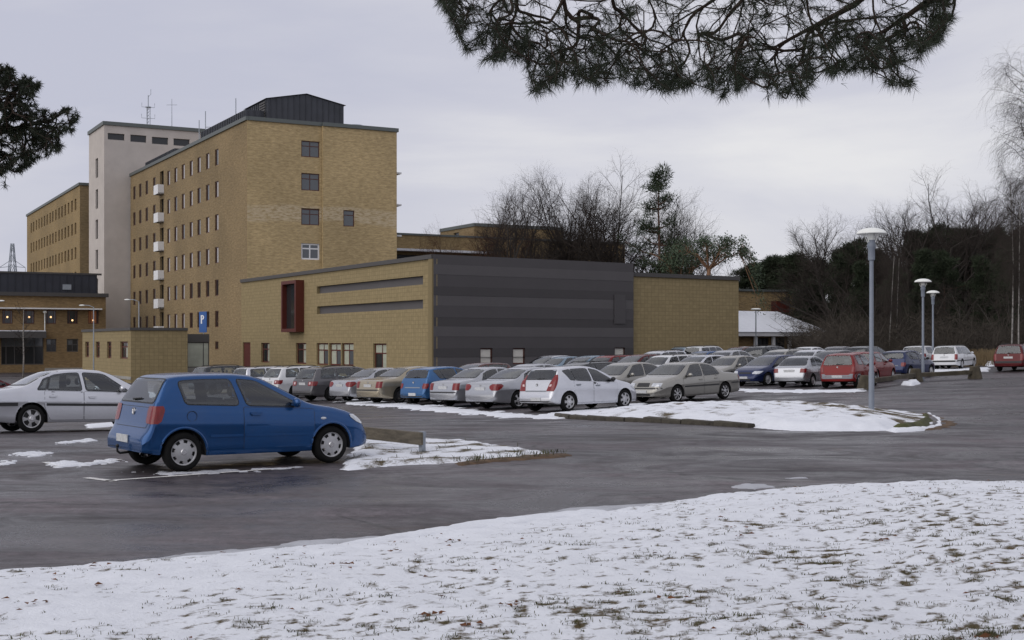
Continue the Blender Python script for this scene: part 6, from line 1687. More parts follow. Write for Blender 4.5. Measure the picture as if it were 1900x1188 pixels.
def finish_car(c, o):
    """panes, doors, lamps, plates, wheels for a shell, from the options o"""
    S = c.S; L_ = c.L
    for view in ('R', 'L'):
        for (xa, xb) in o['side']: c.pane(view, c.side_poly(xa, xb), 'window', o.get('wr', 0.05))
        for (xa, xb) in o['doors']:
            def dz(x): return max(c.bot_c(x) + 0.06, c.zbot(x) + 0.05)
            P = [(x, c.belt(x) - 0.012) for x in np.linspace(xb, xa, 6)] + [(x, dz(x)) for x in np.linspace(xa, xb, 14)]
            Q = round_poly([Vector(p) for p in P], 0.03)
            d = c.patch('door', [(view, Q)], PAINT0, 0.0035, None, True, True, 0.1)
            c.patch('door_gap', [(view, grow_poly(Q, 0.007))], M['seal'], 0.0018, d, res=0.1)
            hx = xa + 0.10; hz = c.belt(hx) - o.get('hz', 0.13)
            h, n, _ = c.hit_in(view, Vector((hx + 0.09, hz)), Vector((c.L / 2, 0.6)))
            b = MB(); sg_ = -1 if view == 'R' else 1
            b.box(0, 0.18, -0.018, 0.018, -0.016, 0.016); b.box(0.02, 0.16, -0.03, 0.0, -0.03, -0.012)
            c.add('handle', b.mesh('handle', o.get('hmat', PAINT0)), d, (hx, h.y + sg_ * 0.016, hz), paint=o.get('hmat') is None)
        for (P, mt) in o.get('strips', ()):
            c.patch('side_strip', [(view, round_poly([Vector(p) for p in P], 0.01))], M[mt] if mt != 'paint' else PAINT0, 0.012 if mt == 'paint' else 0.010, paint=mt == 'paint')
        sg_ = -1 if view == 'R' else 1
        mx, mz = o['mirror']; h, n, _ = c.hit_in(view, Vector((mx, mz - 0.05)), Vector((c.L / 2, 0.6)))
        b = MB(); b.ellipsoid((0, sg_ * 0.13, 0), (0.06, 0.10, 0.072), 12, 8); b.box(-0.03, 0.03, min(0, sg_ * 0.08), max(0, sg_ * 0.08), -0.05, -0.015)
        c.add('wing_mirror', b.mesh('wing_mirror', o.get('mmat') and M[o['mmat']] or PAINT0, True), None, (mx, h.y - sg_ * 0.01, mz), paint=o.get('mmat') is None)
        for nm, key, mt in (('tail_lamp', 'tail', 'tail_red'), ('headlight', 'head', 'head_clear')):
            e = o[key]; k = c.wrap(nm, sg_, e['rows'], M[mt], key == 'tail')
            if e.get('clear'):
                c.patch('reversing_lamp', [('B', round_poly([Vector((sg_ * y, z)) for y, z in e['clear']], 0.02))], M['tail_clear'], 0.013, k, res=0.06)
        for xw in (c.xr, c.xf):
            tm, rim = wheel_meshes(c.R, o['rim']); y = sg_ * (c.w(xw) - 0.115)
            rot = (0, 0, 0) if view == 'R' else (0, 0, math.pi)
            k = c.add('wheel', tm, None, (xw, y, c.R - 0.004), rot); c.add('rim', rim, k, (0, 0, 0), (0, rnd.uniform(0, 6), 0))
            if o.get('lip'):
                a = np.linspace(0.02, math.pi - 0.02, 22); b = MB()
                pts = []
                for t in a:
                    x, z = xw + (c.Ra + 0.012) * math.cos(t), c.R * 0.98 + (c.Ra + 0.012) * math.sin(t); hh, nn, _ = c.hit_in(view, Vector((x, z)), Vector((xw, c.R + c.Ra + 0.1))); pts.append(hh - Vector((0, sg_ * 0.004, 0)))
                b.tube(pts, [0.008] + [0.020] * 20 + [0.008], 6, 0, True); c.add('arch_lip', b.mesh('arch_lip', PAINT0, True), None, paint=True)
    c.pane('F', c.across(*o['screen'], 0.065), 'windscreen', 0.05, 0.02)
    k = c.pane('B', c.across(*o['back'], o.get('bins', 0.07)), 'rear_window', 0.06, 0.02)
    if o.get('wiper'):
        y0, z0 = o['wiper']; h, n, d = c.hit('B', y0, z0); b = MB(); h2, n2, _ = c.hit('B', y0 - 0.32, z0 + 0.02)
        b.tube([h + n * 0.02, (h + h2) / 2 + n * 0.03, h2 + n2 * 0.02], [0.016, 0.012, 0.008], 5); c.add('wiper', b.mesh('wiper', M['black']), k)
    for (P, mt, view) in o.get('panels', ()):
        c.patch('trim_panel', [(view, round_poly([Vector(p) for p in P], 0.02))], M[mt] if mt != 'paint' else PAINT0, 0.007, paint=mt == 'paint')
    if o.get('tailgate'):
        Q = round_poly([Vector(p) for p in o['tailgate']], 0.04)
        d = c.patch('tailgate', [('B', Q)], PAINT0, 0.003, None, True); c.patch('tailgate_gap', [('B', grow_poly(Q, 0.008))], M['seal'], 0.0015, d)
    for (view, y, z, wd) in o.get('plates', (('B', 0, 0.5, 0.46), ('F', 0, 0.42, 0.5))):
        h, n, d = c.hit(view, y, z); b = MB()
        b.box(-0.008, 0.008, -wd / 2, wd / 2, -0.055, 0.055)
        c.add('number_plate', b.mesh('number_plate', M['plate']), None, (h.x + (-0.012 if view == 'B' else 0.012), y, z))
    for (view, y, z, rad_) in o.get('badge', ()):
        h, n, d = c.hit(view, y, z); b = MB(); sx = -1 if view == 'B' else 1
        b.lathe([(0.001, sx * 0.012), (rad_ * 0.72, sx * 0.012), (rad_ * 0.8, sx * 0.02), (rad_ * 0.95, sx * 0.02), (rad_, 0.0)], 20, 'x')
        q = rad_ * 0.5
        for pp in (((-q, q), (-q * 0.35, -q), (0, q * 0.2), (q * 0.35, -q), (q, q)),): b.tube([(sx * 0.016, u, v_) for u, v_ in pp], rad_ * 0.1, 4)
        c.add('badge', b.mesh('badge', M['chrome']), None, tuple(h))
    if o.get('grille'):
        y, z0, z1 = o['grille']; k = c.patch('grille', [('F', round_poly([Vector(p) for p in ((-y, z0), (y, z0), (y * 0.9, z1), (-y * 0.9, z1))], 0.03))], M['black'], 0.006)
    c.patch('air_intake', [('F', round_poly([Vector(p) for p in ((-0.42, 0.28), (0.42, 0.28), (0.40, 0.36), (-0.40, 0.36))], 0.03))], M['black'], 0.006)
    if o.get('rails'):
        for sg_ in (-1, 1):
            x0, x1 = o['rails']; xs = np.linspace(x0, x1, 9); b = MB()
            pts = [(x, sg_ * (c.wr(x) * 0.93), c.top(x) - c.crown(x) * 0.55 + (0.055 if 0 < k < 8 else 0.0)) for k, x in enumerate(xs)]
            b.tube(pts, 0.016, 6); c.add('roof_rail', b.mesh('roof_rail', M[o.get('rail_mat', 'black')], True))
    # cabin: floor, seats, dashboard, steering wheel
    xb = o['side'][-1][0][0]; xs_ = o['screen'][0]; hw_ = c.W / 2 * 0.80
    b = MB(); b.box(0.30, xs_ - 0.1, -hw_, hw_, 0.36, 0.42); c.add('cabin_floor', b.mesh('cabin_floor', M['trim']))
    def seat(x, y, w2):
        b = MB(); b.box(0.0, 0.50, -w2, w2, 0.40, 0.60)
        i0 = len(b.v); zt_ = min(1.04, c.top(x) - 0.38)
        b.v += [(0.02, -w2, 0.55), (0.14, -w2, 0.55), (0.14, w2, 0.55), (0.02, w2, 0.55), (-0.20, -w2 * 0.86, zt_), (-0.10, -w2 * 0.86, zt_), (-0.10, w2 * 0.86, zt_), (-0.20, w2 * 0.86, zt_)]
        for q in ((0, 3, 2, 1), (4, 5, 6, 7), (0, 1, 5, 4), (1, 2, 6, 5), (2, 3, 7, 6), (3, 0, 4, 7)): b.f.append(tuple(i0 + k_ for k_ in q)); b.m.append(0)
        for yy_ in ((0,) if w2 < 0.4 else (-0.36, 0.36)): b.ellipsoid((-0.17, yy_, zt_ + 0.12), (0.055, 0.13, 0.085), 10, 6)
        c.add('seat', b.mesh('seat', M['trim'], True, 40), None, (x, y, 0))
    for y_ in (-0.36, 0.36): seat(xb + 0.10, y_, 0.25)
    seat(xb - 0.78, 0, hw_ * 0.92)
    b = MB(); zd = c.belt(xs_ - 0.3) + 0.01; x0 = xs_ - 0.55
    b.poly([(x0, -hw_, zd - 0.06), (x0, hw_, zd - 0.06), (x0 + 0.12, hw_, zd), (x0 + 0.12, -hw_, zd)]); b.poly([(x0 + 0.12, -hw_, zd), (x0 + 0.12, hw_, zd), (xs_ - 0.02, hw_ * 0.95, zd - 0.0), (xs_ - 0.02, -hw_ * 0.95, zd - 0.0)]); b.poly([(x0, -hw_, zd - 0.06), (x0 + 0.05, -hw_, zd - 0.4), (x0 + 0.05, hw_, zd - 0.4), (x0, hw_, zd - 0.06)])
    c.add('dashboard', b.mesh('dashboard', M['trim']))
    b = MB(); i0 = 0; ring_ = [(0.0, 0.18 * math.cos(a_), 0.18 * math.sin(a_)) for a_ in np.linspace(0, 2 * math.pi, 21)]; b.tube(ring_, 0.014, 5, 0, False); b.tube([(0, -0.18, 0), (0, 0.18, 0)], 0.016, 5); b.tube([(0, 0, 0), (0.12, 0, -0.03)], 0.03, 5)
    b.xform(Matrix.Translation((x0 - 0.14, 0.36, zd - 0.05)) @ Matrix.Rotation(R(-22), 4, 'Y')); c.add('steering_wheel', b.mesh('steering_wheel', M['black']))
    c.cut_windows()
    return c

STY = {}
# small three-door hatchback
def sty_small3():
    L_ = 3.743
    c = Car(dict(L=L_, W=1.655, H=1.42, R=0.288, xr=0.60, wb=2.407, crease=0.60, tum=0.33, plan=[(0, 0.87), (0.03, 0.925), (0.10, 0.955), (0.25, 0.98), (0.6, 0.995), (1.2, 1.0), (2.5, 1.0), (3.1, 0.985), (3.4, 0.95), (3.6, 0.87), (3.7, 0.78), (3.743, 0.70)],
        prof=[(0, .46), (.015, .54), (.05, .595), (.10, .615), (.125, .65), (.14, .80), (.165, .95), (.20, 1.03), (.30, 1.20), (.39, 1.345), (.45, 1.385), (.60, 1.405), (.9, 1.418), (1.45, 1.418), (1.72, 1.395), (1.93, 1.335), (2.25, 1.175), (2.64, .97), (2.76, .93), (3.05, .885), (3.32, .815), (3.50, .725), (3.60, .63), (3.67, .55), (3.743, .44)],
        belt=[(0, .96), (.5, .965), (1.4, .925), (2.5, .875), (2.8, .855), (3.2, .79), (3.5, .69), (3.743, .5)]))
    return finish_car(c, dict(side=[((.64, .56), (1.47, 1.37)), ((1.60, 1.48), (2.50, 1.80))], doors=[(1.535, 2.70)], mirror=(2.36, 0.96), hz=0.10, wr=0.07,
        strips=[([(1.0, .485), (1.52, .475), (1.52, .515), (1.0, .525)], 'paint'), ([(1.55, .474), (2.60, .455), (2.60, .495), (1.55, .514)], 'paint'), ([(.98, .225), (2.63, .215), (2.63, .285), (.98, .295)], 'paint')],
        tail=dict(rows=[(.705, .60, .06), (.73, .565, .10), (.90, .555, .125), (.955, .58, .09)]),
        head=dict(rows=[(.59, .46, .05), (.63, .40, .11), (.70, .42, .14), (.74, .50, .10)]),
        screen=(2.62, 1.92), back=(.195, .385), bins=0.075, wiper=(0.12, 1.03), rim='cap8', lip=True, plates=(('B', 0.05, .47, .46), ('F', 0, .42, .5)), badge=(('B', 0, .86, .055),), grille=(.36, .60, .68),
        tailgate=[(-.62, .645), (.62, .645), (.655, .93), (-.655, .93)], panels=[([(-.70, .27), (.70, .27), (.68, .33), (-.68, .33)], 'plastic', 'B')]))
# five-door hatchback
def sty_hatch5(kind='tall'):
    L_ = 4.245
    c = Car(dict(L=L_, W=1.775, H=1.48, R=0.318, xr=0.74, wb=2.65, crease=0.62, tum=0.38,
        prof=[(0, .44), (.015, .56), (.05, .68), (.09, .74), (.12, .84), (.16, .97), (.22, 1.05), (.34, 1.22), (.44, 1.37), (.52, 1.41), (.9, 1.46), (1.5, 1.48), (1.9, 1.462), (2.2, 1.405), (2.5, 1.29), (3.0, 1.05), (3.17, .985), (3.32, .95), (3.7, .875), (3.95, .77), (4.10, .63), (4.19, .52), (4.245, .42)],
        belt=[(0, 1.0), (.6, 1.02), (1.2, .985), (2.2, .935), (3.1, .89), (3.35, .86), (3.8, .77), (4.245, .5)]))
    return finish_car(c, dict(side=[((.86, .60), (1.06, .93)), ((1.10, .97), (1.82, 1.74)), ((1.92, 1.83), (2.92, 2.20))], doors=[(.98, 1.86), (1.88, 3.02)], mirror=(2.74, 1.0), mmat='black', hmat=M['grey_trim'],
        tail=dict(rows=[(.68, .50, .01), (.76, .52, .03), (.90, .57, .06), (1.05, .62, .07), (1.20, .66, .03)], clear=[(.58, .82), (.68, .83), (.70, .90), (.61, .90)]) if kind == 'tall' else dict(rows=[(.64, .66, .07), (.72, .62, .11), (.84, .64, .09)]),
        head=dict(rows=[(.59, .46, .08), (.64, .42, .2), (.73, .50, .24)]),
        screen=(3.12, 2.22), back=(.23, .43), bins=0.09, wiper=(0.05, 1.06), rim='cap6', plates=(('B', -0.05, .42, .46), ('F', 0, .42, .5)), badge=(('B', 0, .88, .05),), grille=(.36, .60, .68),
        panels=[([(-.50, .66), (.50, .66), (.48, .70), (-.48, .70)], 'grey_trim', 'B'), ([(-.76, .28), (.76, .28), (.72, .36), (-.72, .36)], 'plastic', 'B')]))
# saloon
def sty_saloon(kind='long'):
    L_ = 4.82
    prof = [(0, .50), (.015, .62), (.04, .78), (.08, .90), (.14, .95), (.5, 1.0), (.92, 1.035), (1.08, 1.08), (1.45, 1.27), (1.72, 1.385), (2.0, 1.435), (2.4, 1.45), (2.75, 1.435), (3.02, 1.365), (3.35, 1.18), (3.62, 1.035), (3.74, .985), (4.1, .93), (4.45, .84), (4.64, .75), (4.74, .62), (4.82, .45)]
    if kind == 'round': prof = [(0, .50), (.015, .62), (.04, .77), (.08, .88), (.14, .94), (.45, .99), (.78, 1.03), (.95, 1.09), (1.30, 1.28), (1.60, 1.40), (1.95, 1.445), (2.35, 1.455), (2.75, 1.43), (3.05, 1.34), (3.4, 1.16), (3.70, 1.0), (3.82, .955), (4.15, .90), (4.48, .80), (4.66, .70), (4.75, .58), (4.82, .45)]
    c = Car(dict(L=L_, W=1.82, H=1.45, R=0.318, xr=1.06, wb=2.78, crease=0.62, tum=0.40, prof=prof,
        belt=[(0, .93), (.8, .955), (1.6, .945), (2.6, .92), (3.6, .885), (3.9, .85), (4.4, .76), (4.82, .5)]))
    o = dict(side=[((1.36, 1.52), (1.50, 1.62)), ((1.52, 1.64), (2.27, 2.25)), ((2.37, 2.34), (3.36, 2.86))], doors=[(1.42, 2.30), (2.32, 3.50)], mirror=(3.20, 0.985), wr=0.05,
        strips=[([(.16, .585), (1.0 - .34, .585), (.66, .63), (.16, .63)], 'plastic'), ([(1.43, .545), (3.44, .545), (3.44, .60), (1.43, .60)], 'plastic')],
        tail=dict(rows=[(.66, .52, .09), (.88, .54, .11)]),
        head=dict(rows=[(.61, .40, .10), (.73, .42, .12)]),
        screen=(3.66, 3.04), back=(1.05, 1.66), bins=0.07, rim='seven', plates=(('B', 0, .74, .50), ('F', 0, .43, .5)), badge=(('B', 0, .86, .035),), grille=(.30, .60, .74),
        panels=[([(-.78, .54), (.78, .54), (.77, .59), (-.77, .59)], 'plastic', 'B'), ([(-.80, .52), (.80, .52), (.78, .57), (-.78, .57)], 'plastic', 'F')])
    if kind == 'round':
        o['side'] = [((1.20, 1.36), (1.40, 1.50)), ((1.42, 1.52), (2.25, 2.21)), ((2.36, 2.31), (3.42, 2.86))]; o['doors'] = [(1.36, 2.28), (2.30, 3.56)]; o['screen'] = (3.72, 3.06); o['back'] = (.93, 1.55)
        o['strips'] = [([(.10, .60), (.74, .60), (.74, .68), (.10, .68)], 'plastic'), ([(1.40, .60), (3.50, .565), (3.50, .62), (1.40, .66)], 'plastic')]
        o['panels'] = []
        o['tail'] = dict(rows=[(.69, .58, .08), (.78, .52, .16), (.89, .60, .20)]); o['rim'] = 'five'
    if kind == 'classy':
        o['strips'] = []; o['panels'] = []; o['rim'] = 'five'
        o['tail'] = dict(rows=[(.68, .62, .06), (.75, .50, .20), (.84, .48, .28), (.90, .60, .16)])
    if kind == 'lift':
        o['strips'] = []; o['rim'] = 'steel'
        o['tail'] = dict(rows=[(.65, .58, .08), (.90, .58, .09)])
    return finish_car(c, o)
# estate car
def sty_estate(kind='new'):
    L_ = 4.77
    prof = [(0, .45), (.015, .60), (.05, .72), (.08, .90), (.12, 1.0), (.22, 1.16), (.34, 1.34), (.42, 1.43), (.55, 1.465), (1.2, 1.50), (2.2, 1.50), (2.65, 1.465), (2.98, 1.38), (3.35, 1.18), (3.64, 1.03), (3.77, .975), (4.2, .91), (4.5, .81), (4.64, .68), (4.72, .54), (4.77, .42)]
    if kind == 'boxy': prof = [(0, .45), (.015, .60), (.05, .70), (.07, .92), (.10, 1.0), (.16, 1.20), (.24, 1.40), (.30, 1.46), (.45, 1.485), (1.2, 1.50), (2.2, 1.50), (2.6, 1.475), (2.85, 1.40), (3.15, 1.22), (3.42, 1.03), (3.54, .975), (4.1, .93), (4.52, .86), (4.66, .72), (4.72, .55), (4.77, .42)]
    c = Car(dict(L=L_, W=1.79, H=1.5, R=0.315, xr=1.0, wb=2.71, crease=0.60, tum=0.36, prof=prof,
        belt=[(0, .97), (.8, .985), (1.8, .96), (2.8, .925), (3.6, .885), (3.9, .85), (4.4, .76), (4.77, .5)]))
    o = dict(side=[((.50, .62), (1.30, 1.32)), ((1.38, 1.40), (2.20, 2.16)), ((2.28, 2.24), (3.38, 2.84))], doors=[(1.34, 2.22), (2.24, 3.50)], mirror=(3.20, 1.0), wr=0.06,
        strips=[], tail=dict(rows=[(.69, .48, .14), (.78, .45, .20), (.88, .48, .20)], clear=[(.54, .75), (.66, .75), (.66, .85), (.54, .85)]),
        head=dict(rows=[(.60, .40, .14), (.72, .42, .22)]),
        screen=(3.68, 3.0), back=(.135, .38), bins=0.085, wiper=(0.05, 1.02), rim='steel', rails=(.7, 2.5), plates=(('B', 0, .78, .5), ('F', 0, .42, .5)), badge=(('B', 0, .93, .04),), grille=(.30, .56, .70),
        panels=[([(-.80, .28), (.80, .28), (.78, .38), (-.78, .38)], 'plastic', 'B')])
    if kind == 'boxy':
        o['screen'] = (3.46, 2.88); o['side'] = [((.34, .44), (1.26, 1.28)), ((1.34, 1.36), (2.14, 2.10)), ((2.22, 2.18), (3.20, 2.74))]; o['doors'] = [(1.30, 2.17), (2.19, 3.34)]; o['mirror'] = (3.02, 1.0); o['rim'] = 'disc'
        o['tail'] = dict(rows=[(.62, .66, .05), (.97, .66, .06)])
        o['strips'] = [([(.10, .52), (.64, .52), (.64, .58), (.10, .58)], 'plastic'), ([(1.36, .50), (3.30, .50), (3.30, .56), (1.36, .56)], 'plastic')]; o['back'] = (.105, .265)
        o['panels'] = [([(-.84, .47), (.84, .47), (.84, .58), (-.84, .58)], 'plastic', 'B'), ([(-.80, .44), (.80, .44), (.80, .56), (-.80, .56)], 'plastic', 'F')]
    return finish_car(c, o)
# tall city car
def sty_mini():
    L_ = 3.64
    c = Car(dict(L=L_, W=1.66, H=1.5, R=0.285, xr=0.56, wb=2.37, crease=0.60, tum=0.36,
        prof=[(0, .44), (.02, .55), (.05, .64), (.08, .80), (.12, .97), (.20, 1.18), (.29, 1.38), (.38, 1.445), (.6, 1.475), (1.1, 1.50), (1.6, 1.49), (1.95, 1.425), (2.25, 1.28), (2.6, 1.06), (2.72, 1.0), (3.0, .93), (3.28, .82), (3.45, .68), (3.56, .54), (3.64, .42)],
        belt=[(0, .98), (.5, .99), (1.4, .955), (2.5, .90), (2.8, .87), (3.2, .77), (3.64, .5)]))
    return finish_car(c, dict(side=[((.56, .56), (1.12, 1.06)), ((1.24, 1.16), (2.42, 1.86))], doors=[(1.18, 2.55)], mirror=(2.28, 0.99), wr=0.09,
        tail=dict(rows=[(.69, .62, .07), (.93, .66, .08)]),
        head=dict(rows=[(.61, .40, .08), (.67, .36, .18), (.77, .44, .18)]),
        screen=(2.66, 1.98), back=(.135, .32), bins=0.085, wiper=(0.05, 1.02), rim='cap6', plates=(('B', 0, .50, .46), ('F', 0, .42, .5)), badge=(('B', 0, .90, .04),), grille=(.3, .58, .64),
        tailgate=[(-.58, .62), (.58, .62), (.64, .93), (-.64, .93)], panels=[([(-.80, .40), (.80, .40), (.81, .60), (.58, .61), (.50, .56), (-.50, .56), (-.58, .61), (-.81, .60)], 'grey_trim', 'B')]))
# three-door fastback
def sty_fast3():
    L_ = 4.10
    c = Car(dict(L=L_, W=1.63, H=1.39, R=0.285, xr=0.86, wb=2.40, crease=0.60, tum=0.40,
        prof=[(0, .45), (.02, .60), (.05, .75), (.09, .87), (.15, .925), (.30, .955), (.42, .99), (.75, 1.20), (1.0, 1.325), (1.3, 1.38), (1.7, 1.39), (2.05, 1.36), (2.3, 1.28), (2.6, 1.12), (2.9, .96), (3.02, .92), (3.4, .87), (3.75, .76), (3.92, .66), (4.03, .52), (4.10, .40)],
        belt=[(0, .91), (.8, .92), (1.6, .90), (2.6, .865), (3.1, .82), (3.6, .72), (4.10, .48)]))
    return finish_car(c, dict(side=[((.84, 1.0), (1.40, 1.36)), ((1.50, 1.44), (2.66, 2.14))], doors=[(1.45, 2.82)], mirror=(2.50, 0.93), wr=0.06,
        tail=dict(rows=[(.66, .52, .10), (.84, .54, .12)]),
        head=dict(rows=[(.56, .38, .12), (.67, .40, .2)]),
        screen=(2.94, 2.30), back=(.40, .96), bins=0.07, rim='disc', plates=(('B', 0, .74, .5), ('F', 0, .40, .5)), badge=(), grille=(.3, .52, .60), panels=[]))
BUILD = dict(small3=sty_small3, hatch5=sty_hatch5, hatch5b=lambda: sty_hatch5('low'), saloon=sty_saloon, round=lambda: sty_saloon('round'), classy=lambda: sty_saloon('classy'), lift=lambda: sty_saloon('lift'), estate=sty_estate, boxy=lambda: sty_estate('boxy'), mini=sty_mini, fast3=sty_fast3)

PC = dict(blue=((0.010, 0.066, 0.205), 0.5), silver=((0.42, 0.43, 0.46), 0.7), pale=((0.60, 0.61, 0.65), 0.62), beige=((0.36, 0.315, 0.235), 0.6), grey=((0.115, 0.112, 0.120), 0.4), white=((0.62, 0.63, 0.65), 0.05), lightblue=((0.035, 0.115, 0.27), 0.4),
          red=((0.17, 0.006, 0.006), 0.1), darkred=((0.085, 0.006, 0.008), 0.2), navy=((0.008, 0.018, 0.075), 0.3), dark=((0.035, 0.038, 0.042), 0.3), greybeige=((0.32, 0.31, 0.285), 0.6), iceblue=((0.20, 0.27, 0.34), 0.4), brown=((0.10, 0.04, 0.035), 0.3))
def car(style, colour, label, px, py, heading, ref='rr', k=(1, 1, 1), group=None, cat='car', rim=None, depth=None):
    """ref: which wheel stands at the photograph's spot (px, py): rr rear right, fr front right, fl front left, rl rear left, c centre"""
    if style not in STY: STY[style] = BUILD[style]()
    c = STY[style]; h = R(heading); ch, sh = math.cos(h), math.sin(h)
    p = at(px, py) if depth is None else None
    if depth is not None:
        x = (px - CX) / F_PX * depth; p = Vector((x, depth, ground_z(x, depth)))
    lx = {'r': c.xr, 'f': c.xf, 'c': c.L / 2}[ref[0]] * k[0]
    ly = 0 if ref == 'c' else (-(c.W / 2 - 0.05) if ref[1] == 'r' else (c.W / 2 - 0.05)) * k[1]
    ox, oy = p.x - (lx * ch - ly * sh), p.y - (lx * sh + ly * ch)
    # rest the four wheels on the sloping ground
    def gz(a, b_): return ground_z(ox + a * ch - b_ * sh, oy + a * sh + b_ * ch)
    xr, xf, w2 = c.xr * k[0], c.xf * k[0], c.W / 2 * k[1]
    zr, zf = (gz(xr, w2) + gz(xr, -w2)) / 2, (gz(xf, w2) + gz(xf, -w2)) / 2
    zl, zri = (gz(xr, w2) + gz(xf, w2)) / 2, (gz(xr, -w2) + gz(xf, -w2)) / 2
    pitch = math.atan2(zf - zr, xf - xr); roll = math.atan2(zl - zri, 2 * w2)
    z0 = zr - (zf - zr) / (xf - xr) * xr
    t = thing('parked_car', label, cat, (ox, oy, z0 + 0.006), h, group)
    t.rotation_euler = (roll, -pitch, h); t.scale = k
    pm = paint(colour, *PC[colour]); made = []
    for (name, me, parent, loc, rot, ptd) in c.parts:
        o = bpy.data.objects.new(name, me); o.location = loc; o.rotation_euler = rot
        o.parent = t if parent is None else made[parent]; COL.objects.link(o); made.append(o)
        if ptd:
            o.material_slots[0].link = 'OBJECT'; o.material_slots[0].material = pm
        if rim and name == 'rim': o.data = wheel_meshes(c.R, rim)[1]
    return t
G1, G2, G3, G4 = 'cars parked in the near bays', 'cars in the long row seen from behind', 'cars in the middle rows', 'cars in the farthest row'
polo = car('small3', 'blue', 'blue three-door hatchback parked nearest on the left', 340, 876, 36, 'rr', group=G1)
# tow ball and indicator on the blue car
h, n, d = STY['small3'].hit('R', 2.86, .70)
b = MB(); b.ellipsoid((0, 0, 0), (0.05, 0.012, 0.022), 10, 6); b.obj('indicator', M['head_clear'], polo, tuple(h), smooth=True)
b = MB(); b.tube([(0.10, 0, 0.26), (-0.06, 0, 0.25), (-0.10, 0, 0.28), (-0.10, 0, 0.34)], 0.018, 8); b.ellipsoid((-0.10, 0, 0.36), (0.027, 0.027, 0.027), 10, 8); b.obj('tow_bar', M['black'], polo, smooth=True)
h, n, d = STY['small3'].hit('R', .72, .80)
b = MB(); b.lathe([(0.072, 0.0), (0.078, 0.002), (0.078, -0.004), (0.072, -0.004)], 28, 'y'); b.obj('fuel_cap', M['seal'], polo, (h.x, h.y - 0.002, h.z))
car('round', 'pale', 'silver saloon at the left edge, behind the blue hatchback', 58, 803, 36, 'rr', (0.945, 0.945, 0.985), G1)
car('hatch5', 'darkred', 'dark red car cut off by the left edge behind the silver saloon', -70, 752, 38, 'rr', (1, 1, 0.97), G1)
# the long row, seen from behind
car('hatch5', 'pale', 'silver five-door hatchback with tall red tail lamps at the near end of the row', 1056, 764, 42, 'rr', group=G2)
car('classy', 'silver', 'silver saloon with slanted red tail lamps second in the row', 962, 759, 43, 'rr', (1.0, 1, 1), G2)
car('lift', 'silver', 'silver saloon with upright tail lamps third in the row', 886, 755, 43, 'rr', (0.95, 0.96, 1), G2, rim='five')
car('hatch5b', 'lightblue', 'light blue hatchback between the beige and silver saloons', 814, 751, 43, 'rr', (0.95, 0.97, 1.0), G2)
car('lift', 'beige', 'beige saloon with black wheels and large red tail lamps', 743, 749, 42, 'rr', (0.985, 0.98, 1.02), G2)
car('classy', 'silver', 'silver saloon squeezed between the grey estate and the beige saloon', 685, 746, 42, 'rr', (0.93, 0.94, 0.98), G2)
car('estate', 'grey', 'grey estate car with black wheels and round clear reversing lamps', 615, 744, 42, 'rr', group=G2)
car('estate', 'white', 'white estate car with black roof rails left of the grey estate', 548, 739, 41, 'rr', (0.96, 0.97, 1.0), G2)
car('boxy', 'pale', 'pale estate roof showing above the bonnet of the blue hatchback', 487, 735, 41, 'rr', (0.96, 0.97, 0.98), G2)
car('estate', 'dark', 'dark estate car showing above the roof of the blue hatchback', 405, 731, 41, 'rr', (0.98, 0.98, 1.02), G2)
# facing row behind it
car('saloon', 'greybeige', 'beige saloon facing the silver hatchback across the island', 1257, 747.5, 223, 'fl', group=G3)
def row(p0, st, k): p = Vector((p0.x + st[0] * k, p0.y + st[1] * k, 0)); return CX + F_PX * p.x / p.y, p.y
q0 = at(1257, 747.5)
for k_, sty, col_, lb, sc in ((1.0, 'round', 'greybeige', 'grey-green car facing left between the silver hatchback and the beige saloon', (0.95, 0.95, 1.0)), (1.9, 'estate', 'dark', 'dark estate car showing above the roof of the silver hatchback', (0.95, 0.95, 0.97)),
                           (3.0, 'round', 'silver', 'silver car hidden behind the second saloon of the row', (0.93, 0.94, 0.97)), (4.4, 'hatch5', 'brown', 'brownish car whose roof shows above the third saloon of the row', (1, 1, 0.98))):
    px_, d_ = row(q0, (-1.85, 2.6), k_); car(sty, col_, lb, px_, 0, 223, 'fl', sc, G3, depth=d_)
q1 = at(1425, 716)
for k_, sty, col_, lb, sc in ((0, 'hatch5b', 'navy', 'dark blue hatchback facing left beside the silver fastback', (0.97, 0.96, 0.96)), (1, 'round', 'greybeige', 'grey-beige saloon facing left between the dark blue and silver cars', (0.93, 0.93, 0.97)),
                           (2.05, 'hatch5', 'pale', 'pale silver hatchback facing left behind the beige saloon', (1, 1, 0.98)), (3.1, 'boxy', 'white', 'white estate car facing left in the middle of the rows', (1, 1, 0.98)), (4.1, 'hatch5', 'darkred', 'dark red car facing left beside the white estate', (1, 1, 1.02)),
                           (5.1, 'boxy', 'red', 'bright red estate car in front of the dark cladding', (0.95, 0.97, 0.98)), (6.0, 'hatch5', 'iceblue', 'pale blue car facing left beside the bright red estate', (1, 1, 1.0)), (6.9, 'round', 'iceblue', 'grey-blue saloon facing left in front of the dark cladding', (0.95, 0.95, 1.0)), (7.6, 'hatch5', 'pale', 'pale car with a big windscreen at the far end before the dark cladding', (1, 1, 1.02))):
    px_, d_ = row(q1, (-1.35, 2.2), k_); car(sty, col_, lb, px_, 0, 224, 'fl', sc, G3, depth=d_, rim='disc' if k_ == 0 else None)
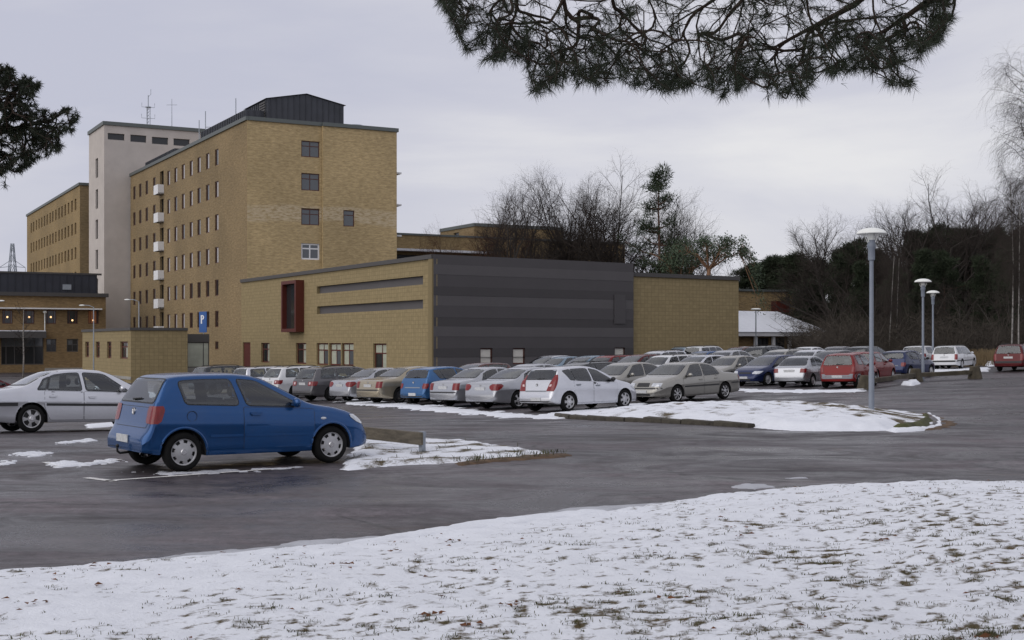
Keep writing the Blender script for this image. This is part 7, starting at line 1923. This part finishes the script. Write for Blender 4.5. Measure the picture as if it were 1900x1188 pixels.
# cars on the right, seen from behind
car('fast3', 'silver', 'silver three-door fastback beside the small red hatchback', 1508, 718, 54, 'rr', group=G3)
car('mini', 'red', 'small red hatchback with a grey bumper behind the near lamp post', 1594, 719.5, 57, 'rr', group=G3)
car('small3', 'red', 'second red hatchback half hidden behind the small red one', 1627, 710.5, 56, 'rr', (1, 1, 1.03), G3)
car('hatch5b', 'navy', 'dark blue hatchback behind the timber beam', 1689, 702, 47, 'rr', (0.91, 0.93, 0.96), G3, rim='disc')
car('small3', 'white', 'white hatchback behind the dark blue hatchback', 1722, 685, 50, 'rr', (1.08, 1.03, 1.03), G3)
car('boxy', 'white', 'white estate car with dark bumper by the lone stone post', 1785, 685, 55, 'rr', (0.95, 0.95, 0.96), G3)
car('boxy', 'darkred', 'red estate car cut off by the right edge', 1853, 689, 52, 'rl', (0.97, 0.98, 1.0), G3)
# farthest row
for (px_, d_, hd, sty, col_, lb, sc) in ((1264, 94, 226, 'boxy', 'iceblue', 'pale blue people carrier in front of the block wall of the hall', (0.93, 0.97, 1.14)), (1318, 92, 46, 'boxy', 'white', 'white estate with red tail lamp by the block wall', (0.97, 1, 1.17)),
    (1368, 89.5, 226, 'hatch5', 'brown', 'brown hatchback at the end of the block wall', (1, 1, 1.12)), (1432, 86.5, 46, 'estate', 'dark', 'black estate car with roof rails before the white posts of the pavilion', (1, 1, 1.12)), (1503, 84, 46, 'round', 'white', 'white saloon in the farthest row right of the black estate', (0.95, 0.97, 1.08)),
    (1556, 82, 226, 'saloon', 'grey', 'grey saloon in the farthest row before the wood', (0.97, 0.97, 1.08)), (1615, 80, 46, 'hatch5b', 'dark', 'dark hatchback in the farthest row behind the small red hatchback', (1, 1, 1.06)),
    (1352, 77, 226, 'round', 'silver', 'silver saloon roof between the pale hatchback and the farthest row', (1, 1, 1.08)), (1300, 78, 226, 'hatch5', 'blue', 'blue car roof showing between the white estates', (1, 1, 1.04)), (1222, 79, 226, 'estate', 'pale', 'pale estate roof behind the dark red car', (0.97, 1, 1.08)),
    (1450, 75.5, 226, 'estate', 'greybeige', 'grey car roof behind the dark blue facing hatchback', (1, 1, 1.02)), (1505, 72.5, 226, 'round', 'pale', 'pale silver roof behind the silver fastback', (0.95, 0.97, 1.04)), (1540, 69.8, 226, 'hatch5', 'grey', 'dark grey car between the silver fastback and small red hatchback', (0.95, 0.97, 1.0))):
    car(sty, col_, lb, px_, 0, hd, 'c', sc, G4, depth=d_)
